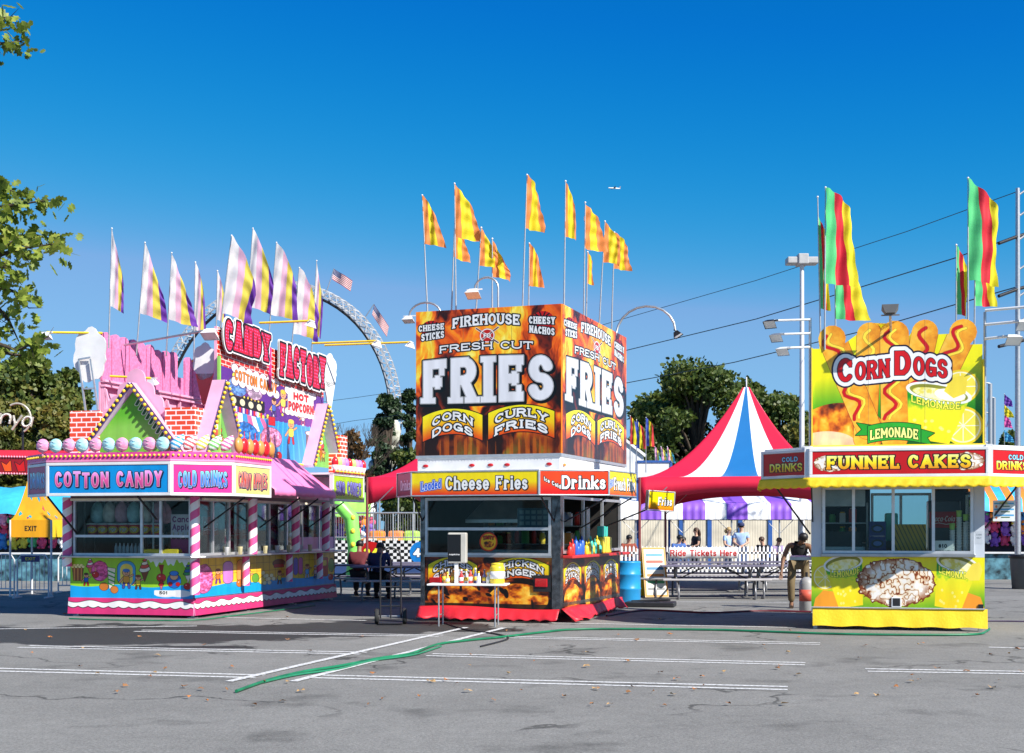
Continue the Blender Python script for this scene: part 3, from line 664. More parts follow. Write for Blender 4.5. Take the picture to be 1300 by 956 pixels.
def dup(o, loc=None, rz=None, label=None, parent=None, scale=None):
    c = o.copy(); C.objects.link(c); c.parent = parent
    if loc is not None: c.location = loc
    if rz is not None: c.rotation_euler.z = rz
    if label: c['label'] = label
    if scale: c.scale = (scale,) * 3
    for ch in list(o.children): dup(ch, parent=c)
    return c
ALU = M('brushed_aluminium', (.62, .63, .64), .38, .7, .1, 12); WHM = M('white_enamel', (.72, .72, .72), .35, 0, .12, 3); WHD = M('dull_white_paint', (.66, .67, .68), .5, 0, .1, 3)
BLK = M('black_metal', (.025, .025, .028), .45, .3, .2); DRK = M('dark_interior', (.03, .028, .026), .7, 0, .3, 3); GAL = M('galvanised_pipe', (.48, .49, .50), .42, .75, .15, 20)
YEL = M('yellow_paint', (.85, .60, .03), .4, 0, .08); YELF = M('yellow_fabric', (.86, .58, .01), .6, 0, .06, 4, .2, 25); REDF = M('red_vinyl', (.62, .02, .035), .42, 0, .1, 4, .2, 12)
PINK = M('pink_paint', (.78, .26, .46), .45, 0, .14, 3); PINKL = M('pale_pink_paint', (.78, .38, .53), .5, 0, .16, 2.5); MAG = M('magenta_paint', (.70, .06, .30), .4, 0, .1)
LAV = M('lavender_paint', (.72, .62, .86), .45); PUR = M('dark_purple_paint', (.10, .07, .20), .4); BULB = M('yellow_bulb', (.92, .62, .03), .2, 0, .02); WBULB = M('white_bulb', (.9, .9, .85), .2, 0, .02)
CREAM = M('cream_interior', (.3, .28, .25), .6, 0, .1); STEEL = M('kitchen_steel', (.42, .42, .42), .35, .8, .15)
GREENP = M('green_paint', (.28, .58, .10), .5); ORANGEP = M('orange_plastic', (.85, .25, .03), .4); BLUEP = M('blue_plastic', (.02, .28, .60), .35, 0, .1)
COLA = (.62, .01, .02)

# ------------------------------------------------------------------ shared booth pieces
def header(parent, p0, p1, z0, z1, img, name='header_sign', fr=.05, frm=None, tilt=0, deep=.09):
    """framed menu board between plan points p0 and p1 (p0 is its left end as read)"""
    frm = frm or WHM; a = Vector((*p0, 0)); b = Vector((*p1, 0)); d = (b - a).normalized(); nr = Vector((d.y, -d.x, 0)); up = Vector((0, 0, 1))
    o = bpy.data.objects.new(name, None)
    m = MB(); h = z1 - z0
    P = lambda u, z, q=0: a + d * u + up * z + nr * q
    L = (b - a).length
    for u0, u1, za, zb in ((0, L, z0, z0 + fr), (0, L, z1 - fr, z1), (0, fr, z0 + fr, z1 - fr), (L - fr, L, z0 + fr, z1 - fr)):
        vs = [P(u, z, q) for z in (za, zb) for u, q in ((u0, 0), (u1, 0), (u1, -deep), (u0, -deep))]
        m.add(vs, [(3, 2, 1, 0), (4, 5, 6, 7), (0, 1, 5, 4), (1, 2, 6, 5), (2, 3, 7, 6), (3, 0, 4, 7)])
    f = m.obj('header_sign', frm, parent, bevel=.006)
    g = .004; k = MB().slab(P(fr + g, z0 + fr + g, -.012), P(L - fr - g, z0 + fr + g, -.012), P(L - fr - g, z1 - fr - g, -.012), P(fr + g, z1 - fr - g, -.012), .05)
    k.obj('sign_face', [img, frm], f)
    return f
def bulbs(m, a, b, n, r=.028, mi=0):
    a, b = Vector(a), Vector(b)
    for i in range(n): m.ball(a.lerp(b, (i + .5) / n), r, n=8, mi=mi)
def window(parent, p0, p1, z0, z1, muls=(), rail=None, w=.045, mat=None, glass=True, name='window'):
    """glazed opening along plan points with upright bars at fractions muls"""
    a = Vector((*p0, 0)); b = Vector((*p1, 0)); L = (b - a).length; d = (b - a) / L; nr = Vector((d.y, -d.x, 0)); m = MB()
    P = lambda u, z: a + d * u + Vector((0, 0, z))
    for z in (z0 + w / 2, z1 - w / 2): m.bar(P(0, z), P(L, z), .05, w)
    for u in [w / 2, L - w / 2] + [L * q for q in muls]: m.bar(P(u, z0 + w), P(u, z1 - w), .046, w)
    if rail: m.bar(P(w, rail), P(L - w, rail), .052, w)
    f = m.obj(name, mat or ALU, parent)
    if glass:
        g = MB().slab(P(w, z0 + w) - nr * .01, P(L - w, z0 + w) - nr * .01, P(L - w, z1 - w) - nr * .01, P(w, z1 - w) - nr * .01, .006, 0, 0); g.obj('pane', MGLASS(), f)
    return f
def flood(parent, pts, size=.2, arm=None, head=None, aim=(0, -.3, -1), r=.018):
    """pipe arm with a floodlight at its end"""
    arm_o = MB().tube(pts, r, 8).obj('lamp_arm', arm or GAL, parent)
    e = Vector(pts[-1]); dz = Vector(aim).normalized(); x = dz.cross(Vector((0, 0, 1))); x = x.normalized() if x.length > .1 else Vector((1, 0, 0)); y = x.cross(dz)
    m = MB(); w, h = size / 2, size * .38
    A = [e + dz * .02 + x * (w * .55 * sx) + y * (h * .5 * sy) for sx, sy in ((-1, -1), (1, -1), (1, 1), (-1, 1))]
    B = [e + dz * size * .55 + x * (w * sx) + y * (h * sy) for sx, sy in ((-1, -1), (1, -1), (1, 1), (-1, 1))]
    m.add(A + B, [(0, 1, 2, 3), (0, 4, 5, 1), (1, 5, 6, 2), (2, 6, 7, 3), (3, 7, 4, 0)], 0); 
    B2 = [p - dz * .01 - (p - (e + dz * size * .55)) * .08 for p in B]; m.add(B2, [(3, 2, 1, 0)], 1)
    m.bar(e - x * w * 1.1, e + x * w * 1.1, .02); m.obj('flood_lamp', [head or WHD, M('lamp_glass', (.75, .75, .72), .1)], arm_o)
    return arm_o
def valance(name, parent, pts, z0, z1, mat, sc=.11, seg=6, swag=.03, out=.0):
    """hanging scalloped cloth along a plan polyline"""
    m = MB(); top = []; n_all = []
    P = []
    for (x0, y0), (x1, y1) in zip(pts, pts[1:]):
        L = math.hypot(x1 - x0, y1 - y0); n = max(2, int(L / sc) * seg)
        for i in range(n): P.append((x0 + (x1 - x0) * i / n, y0 + (y1 - y0) * i / n, (y1 - y0) / L, -(x1 - x0) / L))
    P.append((*pts[-1], P[-1][2], P[-1][3]))
    vs = []; rows = 4
    for i, (x, y, nx, ny) in enumerate(P):
        ph = i / seg * math.pi; bot = z0 + swag * (1 - abs(math.sin(ph)))
        for k in range(rows + 1):
            t = k / rows; q = out * t + .012 * math.sin(i * .9 + k) * t
            vs.append((x + nx * q, y + ny * q, z1 + (bot - z1) * t))
    fs = [(i * (rows + 1) + k, i * (rows + 1) + k + 1, (i + 1) * (rows + 1) + k + 1, (i + 1) * (rows + 1) + k) for i in range(len(P) - 1) for k in range(rows)]
    m.add(vs, fs, 0, None, True); o = m.obj(name, mat, parent); s = o.modifiers.new('cloth', 'SOLIDIFY'); s.thickness = .006; return o
def drink_sign(name='red_drink_sign'):
    if name in _M: return _M[name]
    c = Cv(300, 200, (.70, .01, .02)); d = c.text('Coca-Cola', 22, 122, 278, 70, .13, slant=.28, round_=True, gap=.06)
    c.letters(d, [(0, W_)]); c.letters(c.path([(30, 150), (110, 140), (190, 158), (270, 142)], 4), [(0, W_)]); return MI(name, c)

# ------------------------------------------------------------------ candy booth
def candy_booth():
    r = thing('candy_stall', 'pink gabled candy stall with striped posts and a big candy sign', 'food stall', (-5.63, 23.65, 0), R(-14.5))
    X0, Y1 = -2.45, 6.6
    brick = MBRICK('red_white_brick', (.78, .08, .03), (.70, .06, .02), (.86, .82, .78), .2, .09)
    MB().box(X0, 0, .02, Y1, .30, .36).obj('deck', STEEL, r)
    front = MI('candy_front_art', candy_front()); side = MI('candy_side_art', candy_side())
    MB().slab((X0, 0, .33), (0, 0, .33), (0, 0, 1.06), (X0, 0, 1.06), .04).obj('lower_panel', [front, PINK], r)
    MB().slab((0, .001, .33), (0, Y1, .33), (0, Y1, 1.06), (0, .001, 1.06), .04).obj('lower_panel', [side, PINK], r)
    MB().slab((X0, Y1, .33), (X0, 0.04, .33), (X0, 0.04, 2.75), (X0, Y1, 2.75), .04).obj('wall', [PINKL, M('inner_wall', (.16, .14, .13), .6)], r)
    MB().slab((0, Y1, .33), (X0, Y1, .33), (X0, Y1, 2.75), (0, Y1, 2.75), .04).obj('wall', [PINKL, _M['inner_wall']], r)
    # skirt with a white wave
    for (x0, y0, x1, y1) in ((X0 - .02, -.03, .03, -.03), (.03, -.03, .03, Y1)):
        L = math.hypot(x1 - x0, y1 - y0); c = Cv(int(L * 200), 66, (.84, .20, .45))
        w1 = 20 + 7 * np.abs(np.sin(c.X / 13.)); c.fill(cov(np.maximum(14 + 5 * np.sin(c.X / 19.) - c.Y, c.Y - w1 - 16)), (.04, .04, .04)); c.fill(cov(np.maximum(16 + 5 * np.sin(c.X / 19.) - c.Y, c.Y - w1 - 13)), (.93, .93, .92))
        nn = Vector((y1 - y0, -(x1 - x0), 0)).normalized() * .03
        MB().slab(Vector((x0, y0, .05)) + nn, Vector((x1, y1, .05)) + nn, (x1, y1, .34), (x0, y0, .34), .02).obj('skirt', [MI('wave_skirt%d' % (L * 10), c, .45), PINK], r)
    for x, y in ((X0 + .1, .1), (-.06, .1), (-.06, 2.2), (-.06, 4.4), (-.06, 6.4)): MB().tube([(x, y, 0), (x, y, .3)], .03).box(x - .07, x + .07, y - .07, y + .07, 0, .015).obj('jack_stand', GAL, r)
    MB().prism([(X0 - .05, 0), (X0 - .05, -.28), (.1, -.28), (.3, -.1), (.3, Y1), (0, Y1), (0, 0)], 1.065, 1.10).obj('counter', STEEL, r, bevel=.01)
    # windows
    w = window(r, (X0 + .08, -.02), (-.02, -.02), 1.10, 2.12, (.585, .745), 1.45); 
    window(r, (.015, .05), (.015, 6.55), 1.10, 2.12, (.1, .2, .33, .47, .6, .72, .86), None)
    MB().slab((0.02, 4.6, 1.11), (.02, 6.5, 1.11), (.02, 6.5, 1.4), (.02, 4.6, 1.4), .02).obj('sill_panel', [PINKL, PINKL], r)
    # roof with flaps
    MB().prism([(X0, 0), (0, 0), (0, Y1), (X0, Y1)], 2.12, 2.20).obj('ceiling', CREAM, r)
    MB().prism([(X0 - .75, -.2), (X0 + .1, -.9), (.05, -.9), (.9, -.2), (.9, 1.3), (.02, 1.3), (.02, Y1), (X0, Y1), (X0 - .7, Y1)], 2.74, 2.775).obj('roof', PINK, r)
    MB().box(X0, 0, .0, Y1, 2.205, 2.735).obj('fascia', PINKL, r)
    MB().prism([(.03, 4.3), (.9, 4.3), (.9, 6.1), (.03, 6.4)], 2.70, 2.74).obj('flap_roof', WHM, r)
    cd = [(.05, .28, .62)]
    Hd = ((X0 - .75, -.2, X0 + .1, -.9, 'DRINKS', 430, (.75, .10, .38), (.35, .65, .95)), (X0 + .1, -.9, .05, -.9, 'COTTON CANDY', 680, (.01, .56, .84), (.95, .36, .66)), (.05, -.9, .9, -.2, 'COLD DRINKS', 430, (.92, .16, .55), (.10, .45, .88)),
          (.9, -.2, .9, 1.3, 'CANDY APPLES', 400, (.93, .86, .50), (.85, .20, .05)), (.9, 4.3, .9, 6.1, 'SNO CONES', 420, (.66, .80, .04), (.16, .18, .60)))
    for x0, y0, x1, y1, t, w_, bg, col in Hd:
        header(r, (x0, y0), (x1, y1), 2.15, 2.73, MI('head_' + t, candy_head(t, w_, bg, col)))
    # bulb band and sweets standing on the header
    ring = [(X0 - .75, -.2), (X0 + .1, -.9), (.05, -.9), (.9, -.2), (.9, 1.3)]
    for (x0, y0), (x1, y1) in zip(ring, ring[1:]):
        m = MB(); a, b = Vector((x0, y0, 0)), Vector((x1, y1, 0)); d = (b - a).normalized(); nr = Vector((d.y, -d.x, 0))
        z = Vector((0, 0, 1)); m.slab(a + z * 2.78, b + z * 2.78, b + z * 2.90, a + z * 2.90, .03, 0, 0); bulbs(m, a + z * 2.84 + nr * .012, b + z * 2.84 + nr * .012, int((b - a).length / .085), .022, 1)
        m.obj('bulb_band', [MAG, BULB], r)
    swirl = lambda n, c1, c2: MSTRIPE(n, c1, c2, 11, .6)
    PKS = M('pink_floss', (.80, .30, .50), .6, 0, .25, 9); BLS = M('blue_floss', (.40, .75, .80), .6, 0, .25, 9)
    def sweet(x, y, z, k, nx, ny):
        m = MB(); vs = []; n = 20; ux, uy = -ny, nx
        prof = [(0, -.06), (.07, -.05), (.115, -.025), (.13, 0), (.115, .025), (.07, .05), (0, .06)]
        for rr, h in prof:
            for i in range(n): a = 2 * math.pi * i / n; vs.append((x + ux * rr * math.cos(a) + nx * h, y + uy * rr * math.cos(a) + ny * h, z + rr * math.sin(a) * .95))
        m.add(vs, [(j * n + i, j * n + (i + 1) % n, (j + 1) * n + (i + 1) % n, (j + 1) * n + i) for j in range(6) for i in range(n)], 0, None, True)
        for q in (-.06, 0, .055): # sugar threads
            m.tube([(x + ux * (s * .1) + nx * (-.062 + abs(s) * .03), y + uy * (s * .1) + ny * (-.062 + abs(s) * .03), z + q + .02 * math.sin(s * 2)) for s in (-1, -.5, 0, .5, 1)], .004, 5, 1)
        m.bar((x, y, z - .18), (x, y, z - .1), .02); m.obj('sugar_floss_cutout', [k, WHM], r)
    for i in range(10): sweet(X0 + .02 + i * .258, -.88, 3.03, (PKS, BLS)[i % 2], 0, 1)
    SW = [MSTRIPE('swirl%d' % i, c, (.9, .9, .88), 14, .9) for i, c in enumerate(((.05, .35, .65), (.75, .12, .15), (.85, .65, .1), (.2, .55, .15), (.78, .15, .35)))]
    for i in range(5):
        t = (i + .6) / 5.2; x, y = .05 + .85 * t, -.9 + .7 * t; MB().tube([(x - .08, y - .06, 2.93), (x - .04, y - .03, 3.0), (x + .02, y + .01, 3.09), (x + .06, y + .04, 3.16), (x + .08, y + .05, 3.2)], [.02, .1, .085, .05, .005], 14).obj('swirl_sweet', SW[i], r)
    CA = M('toffee_apple_red', (.70, .02, .03), .25); CB = M('caramel', (.62, .28, .08), .3)
    for i in range(7): MB().ball((.9, -.05 + i * .22, 3.04), .07, .11, .14, 14).tube([(.9, -.05 + i * .22, 3.15), (.9, -.05 + i * .22, 3.3)], .008, 6).obj('apple_cutout', (CB, CA)[i % 2], r)
    for i in range(9):
        MB().lathe((.9, 4.4 + i * .2, 2.74), [(.03, 0), (.075, .16)], 12, 1).ball((.9, 4.4 + i * .2, 2.95), .075, .075, .12, 12).obj('snow_cone_cutout', [(CA, M('lime_ice', (.4, .8, .2), .5), PKS, M('violet_ice', (.4, .2, .6), .5))[i % 4], WHM], r)
    m = MB().slab((.91, 4.3, 2.735), (.91, 6.1, 2.735), (.91, 6.1, 2.80), (.91, 4.3, 2.80), .02, 0, 0); bulbs(m, (.93, 4.35, 2.77), (.93, 6.05, 2.77), 24, .018, 1); m.obj('bulb_band', [CA, BULB], r)
    # pink cloth awning on the right
    m = MB(); n = 24; vs = []
    for i in range(n + 1):
        y = 1.32 + (4.28 - 1.32) * i / n
        for k in range(9):
            t = k / 8; sag = -.03 * math.sin(math.pi * t) + .012 * math.sin(i * 1.1) * t
            if k < 8: vs.append((.06 + .9 * t * 8 / 7, y, 3.0 - .68 * min(1, t * 8 / 7) + sag) if k < 8 else 0)
            else: vs.append((.965, y, 2.2 + .012 * math.sin(i * 2.2)))
    m.add(vs, [(i * 9 + k, i * 9 + k + 1, (i + 1) * 9 + k + 1, (i + 1) * 9 + k) for i in range(n) for k in range(8)], 0, None, True)
    o = m.obj('awning', M('pink_awning_cloth', (.86, .22, .48), .55, 0, .07, 3, .25, 8), r); o.modifiers.new('cloth', 'SOLIDIFY').thickness = .008
    # candy-striped posts and awning struts
    st = MSTRIPE('candy_stripe', (.78, .10, .30), (.92, .90, .90), 3.4, 1.0)
    for x, y, z0 in ((.07, -.07, .42), (.24, 1.9, 1.1), (.24, 3.9, 1.1), (.24, 5.5, 1.1), (X0 - .02, -.07, .9)):
        MB().tube([(x, y, z0), (x, y, 2.15)], .085, 16).obj('striped_post', st, r)
    for y in (1.9, 3.9, 5.5): MB().tube([(.1, y, .5), (.1, y, 1.06)], .07, 14).obj('striped_post', st, r)
    for a, b in (((X0 + .15, -.03, 1.5), (X0 + .1, -.85, 2.14)), ((-.7, -.03, 1.75), (-.6, -.85, 2.14)), ((.05, .3, 1.6), (.85, .3, 2.14)), ((.05, 2.6, 1.6), (.9, 2.6, 2.18)), ((.05, 3.5, 1.6), (.9, 3.5, 2.18)), ((.05, 5., 1.6), (.85, 5., 2.14))):
        MB().bar(a, b, .025).obj('strut', BLK, r)
    MB().box(X0 + .1, -.1, -.16, -.1, 2.085, 2.125).obj('lamp_tube', M('lamp_tube', (.9, .85, .6), .3), r); MB().box(.12, .18, .1, 6.4, 2.085, 2.125).obj('lamp_tube', _M['lamp_tube'], r)
    # front gable
    ga = MI('gable_green', gable_art(), .5)
    def gable(P, w, z0, z1, art, deep, fly=.0, scal=True):
        """P(u,z,q): point at u along the gable, height z, q forwards"""
        c = w / 2; m = MB()
        m.add([P(0, z0, .02), P(w, z0, .02), P(c, z1 - .1, .02)], [(0, 1, 2)], 0, [[(0, 0), (1, 0), (.5, 1)]]); m.obj('gable_panel', [art], r)
        rk = MB(); bb = MB()
        for sgn in (-1, 1):
            u0 = c + sgn * (c + .06); e = Vector(P(c, z1 + .02, 0)) - Vector(P(u0, z0 - .02, 0)); e.normalize()
            a0, a1 = Vector(P(u0, z0 - .02, -.02)), Vector(P(c, z1 + .02, -.02)); f = Vector(P(0, 0, 1)) - Vector(P(0, 0, 0)); f.normalize(); s_ = e.cross(f) * .045
            q = [a0 - s_, a0 + s_, a1 + s_, a1 - s_]; q2 = [p + f * deep for p in q]
            rk.add(q + q2, [(3, 2, 1, 0), (4, 5, 6, 7), (0, 1, 5, 4), (2, 3, 7, 6), (1, 2, 6, 5), (3, 0, 4, 7)], [0, 1, 0, 0, 2 if sgn > 0 else 0, 2 if sgn < 0 else 0])
            bulbs(bb, a0 + f * (deep + .03), a1 + f * (deep + .03), 15, .032)
        bmesh_fix = rk.obj('rafter', [LAV, PUR, PINKL], r); bb.obj('rafter_bulbs', BULB, r)
        if scal:
            m = MB(); n = 7; pts = []
            for i in range(n * 6 + 1):
                t = i / (n * 6); q = abs(math.sin(t * n * math.pi)) * .07
                x, z = (-.32) + (c + .32) * t, z0 - .1 + (z1 + .32 - z0 + .1) * t; L = math.hypot(c, z1 - z0); pts.append((x - q * (z1 - z0) / L, z + q * c / L))
            pts += [(w - x, z) for x, z in pts[::-1][1:]]
            O = Vector(P(0, 0, -.06)); ux = Vector(P(1, 0, -.06)) - O; m.cut(O, ux, (0, 0, 1), pts[::-1] if (ux.cross(Vector((0, 0, 1))).dot(Vector(P(0, 0, 1)) - Vector(P(0, 0, 0))) < 0) else pts, .04, 0, 0); m.obj('scalloped_trim', PINKL, r)
    gable(lambda u, z, q: (-2.2 + u, .1 - q, z), 1.95, 2.92, 4.15, ga, .16)
    sa = Cv(300, 300, (.45, .72, .35)); icecream(sa, 170, 190, 70, (.7, .4, .1), (.95, .3, .3), (.95, .92, .9)); apple(sa, 110, 262, 22); kid(sa, 200, 220, 26, (.9, .75, .2), (.5, .3, .1), (.4, .2, .1))
    sb = MI('gable_side', sa, .5)
    gable(lambda u, z, q: (.0 + q, .1 + u, z), 1.4, 2.92, 4.25, sb, .26, scal=False); gable(lambda u, z, q: (.0 + q, 4.9 + u, z), 1.5, 2.92, 4.25, sb, .26, scal=False)
    MB().box(X0 - .05, X0 + .55, .06, .6, 2.78, 3.72).obj('chimney', brick, r); MB().box(-.6, -.02, .08, .75, 2.78, 3.74).obj('chimney', brick, r); MB().box(.02, .3, 6.2, 6.6, 2.78, 3.65).obj('chimney', brick, r)
    # far sign seen from behind: pink ribbed boards on a frame
    m = MB(); rs = random.Random(5); n = 15; w_ = 4.8 / n
    for i in range(n):
        if i in (9,): continue
        y = .9 + i * w_; h = 5.28 - .008 * i + rs.uniform(-.03, .03); z0 = 4.35
        pts = [(0, z0), (w_ - .015, z0)] + [((w_ - .015) / 2 + (w_ - .015) / 2 * math.cos(R(a)), h - .1 + .1 * math.sin(R(a))) for a in range(0, 181, 30)]
        m.cut((X0 + .1 + .012 * (i % 2), y, 0), (0, 1, 0), (0, 0, 1), pts, .05, 0, 0)
    m.box(X0, X0 + .04, .9 + 9 * w_, .9 + 10 * w_, 4.3, 4.75)
    m.obj('sign_back', M('speckled_pink', (.76, .21, .41), .5, 0, .3, 22), r)
    m = MB().box(X0 + .02, X0 + .05, .9, 5.7, 2.78, 4.34); 
    for z in (4.34, 4.25): m.box(X0 + .06, X0 + .16, .9, 5.7, z, z + .04)
    for i in range(9): m.box(X0 + .06, X0 + .13, .92 + i * .58, .96 + i * .58, 2.78, 4.25)
    for i in range(0, 8, 2): m.bar((X0 + .14, .94 + i * .58, 4.2), (X0 + .5, .94 + i * .58, 2.8), .04)
    m.obj('sign_frame', PINKL, r)
    # big picture board on the right side
    MB().slab((-.02, .95, 2.95), (-.02, 6.0, 2.95), (-.02, 6.0, 5.1), (-.02, .95, 5.3), .06).obj('picture_board', [MI('candy_picture', candy_sign()), PINKL], r)
    m = MB(); bulbs(m, (.02, 2.5, 2.93), (.02, 5.0, 2.93), 26, .025); m.obj('board_bulbs', BULB, r)
    for t, y0, y1, z0, z1, z2, z3 in (('CANDY', .92, 3.12, 4.78, 4.72, 5.52, 5.62), ('FACTORY', 3.32, 6.0, 4.52, 4.42, 5.42, 5.50)):
        c = word_board(t, 90 * len(t), 210); d = c.text(t, c.w * .06, c.h * .84, c.w * .94, c.h * .68, .27, serif=.13, jit=.12)
        c2 = word_board(t, 90 * len(t), 210); c.al = cov(d, 15); c.a = c.a * cov(d, 9.5)[..., None] + np.array((.93, .92, .92)) * (1 - cov(d, 9.5)[..., None]) ; 
        mm = MLET('cut_word_' + t, c); m = MB()
        for q in (.06, .075, .09): m.add([(q, y0, z0), (q, y1, z1), (q, y1, z2), (q, y0, z3)], [(0, 1, 2, 3)], 0, [[(0, 0), (1, 0), (1, 1), (0, 1)]])
        m.obj('word_cutout', mm, r)
    MB().bar((.03, .93, 2.8), (.03, .93, 4.75), .05).obj('sign_post', GREENP, r); MB().bar((.0, 3.2, 4.4), (.0, 3.2, 5.2), .04).obj('sign_post', MAG, r)
    # popcorn and cone cut-outs
    def cloudcut(O, ux, s_, name, mats, cone=True):
        rs = random.Random(9); pts = []
        for a in range(0, 360, 12):
            q = .5 + .09 * abs(math.sin(R(a * 3.2))); pts.append((s_ * q * .62 * math.cos(R(a)), s_ * (1.25 + q * .95 * math.sin(R(a)))))
        m = MB().cut(O, ux, (0, 0, 1), pts, .03, 0, 0)
        if cone: m.cut(Vector(O) + Vector((.0, -.0, 0)), ux, (0, 0, 1), [(-.06 * s_, 0), (.06 * s_, 0), (.27 * s_, .9 * s_), (-.27 * s_, .9 * s_)], .028, 1, 1)
        m.obj(name, mats, r)
    cloudcut((-.72, 1.8, 3.95), (1, .1, 0), .66, 'cone_cutout', [WHM, MSTRIPE('cone_stripe', (.7, .1, .08), (.9, .85, .8), 9)])
    cloudcut((X0 - .1, .8, 3.65), (1, .1, 0), .95, 'cone_cutout', [WHM, WHM], False); cloudcut((.05, 6.2, 4.2), (.3, 1, 0), .7, 'cone_cutout', [WHM, WHM])
    m = MB(); m.bar((X0 - .14, .74, 3.7), (X0 - .3, .74, 4.75), .03).bar((X0 + .12, .74, 3.7), (X0 - .05, .74, 4.75), .03).bar((X0 - .3, .74, 4.75), (X0 - .05, .74, 4.78), .03).bar((X0 - .2, .74, 4.2), (X0 + .05, .74, 4.2), .03); m.obj('cutout_frame', ALU, r)
    # floodlights on yellow arms
    for a, b, aim in (((X0 + .1, .9, 5.25), (X0 - .85, .55, 5.25), (0, -.4, -1)), ((X0 + .1, 2.6, 5.2), (X0 - .3, 2.0, 5.2), (0, -.3, -1)), ((X0 + .2, 1.0, 4.45), (X0 + 1.0, 1.1, 4.4), (0, .3, -1)),
                      ((.05, 2.6, 5.6), (1.15, 2.6, 5.6), (-.3, 0, -1)), ((.05, 5.2, 5.55), (1.55, 5.2, 5.55), (-.3, 0, -1)), ((.05, 5.9, 5.6), (2.05, 5.9, 5.6), (-.3, 0, -1)), ((X0 + .1, 4.4, 5.15), (X0 + .45, 4.4, 5.15), (.2, 0, -1))):
        flood(r, [a, b], .22, YEL, WHD, aim, .022)
    flood(r, [(X0 + .2, 1.5, 5.1), (-.05, .8, 5.22)], .3, GAL, WHM, (0, -.6, -1), .022)
    # things inside
    MB().box(X0 + .1, -.5, 2.0, 2.4, .36, 1.95).obj('stock_cabinet', M('grey_cabinet', (.25, .25, .26), .5), r)
    return r
def back_shelf(MW, rz, p, L, rows, name, where, seed):
    """shelves along a back wall with jars, tins and boxes standing on them"""
    sh = thing('stock_shelf', 'long stock shelf %s' % where, 'shelf', MW @ Vector(p), rz)
    for k in range(rows): MB().box(0, L, -.12, .1, k * .34 - .02, k * .34).obj('shelf_board', STEEL, sh)
    for x in (0, L): MB().box(x - .015, x + .015, -.12, .1, -.3, rows * .34).obj('upright', STEEL, sh)
    rs = random.Random(seed); T = MW @ Matrix.Translation(Vector(p)); cl = dict(red=(.6, .04, .03), yellow=(.8, .6, .05), white=(.75, .74, .7), blue=(.05, .15, .5), green=(.1, .4, .1), orange=(.8, .3, .04), brown=(.25, .12, .05))
    for k in range(rows):
        n = int(L / .17)
        for i in range(n):
            cn = rs.choice(list(cl)); h = rs.uniform(.14, .26); w_ = rs.uniform(.045, .065); kind = rs.choice(('jar', 'box', 'tin')); mt = M('stock_' + cn, cl[cn], .4)
            m = MB().box(-w_, w_, -w_, w_, 0, h) if kind == 'box' else MB().lathe((0, 0, 0), [(w_, 0), (w_, h * .8), (w_ * .7, h * .9), (w_ * .7, h)], 12)
            o = thing('stock_' + kind, '%s %s, shelf %s, place %d from left, %s' % (cn, kind, ('one', 'two', 'three')[k], i + 1, where), kind, T @ Vector((.1 + i * .17, 0, k * .34)), rz + (0 if kind == 'box' else rs.uniform(0, 3)), 'goods ' + where)
            m.obj(kind + '_body', mt, o); MB().lathe((0, 0, h), [(w_ * .75, 0), (w_ * .75, .02), (0, .022)], 10).obj('lid', (WHM, BLK, YEL)[i % 3], o)
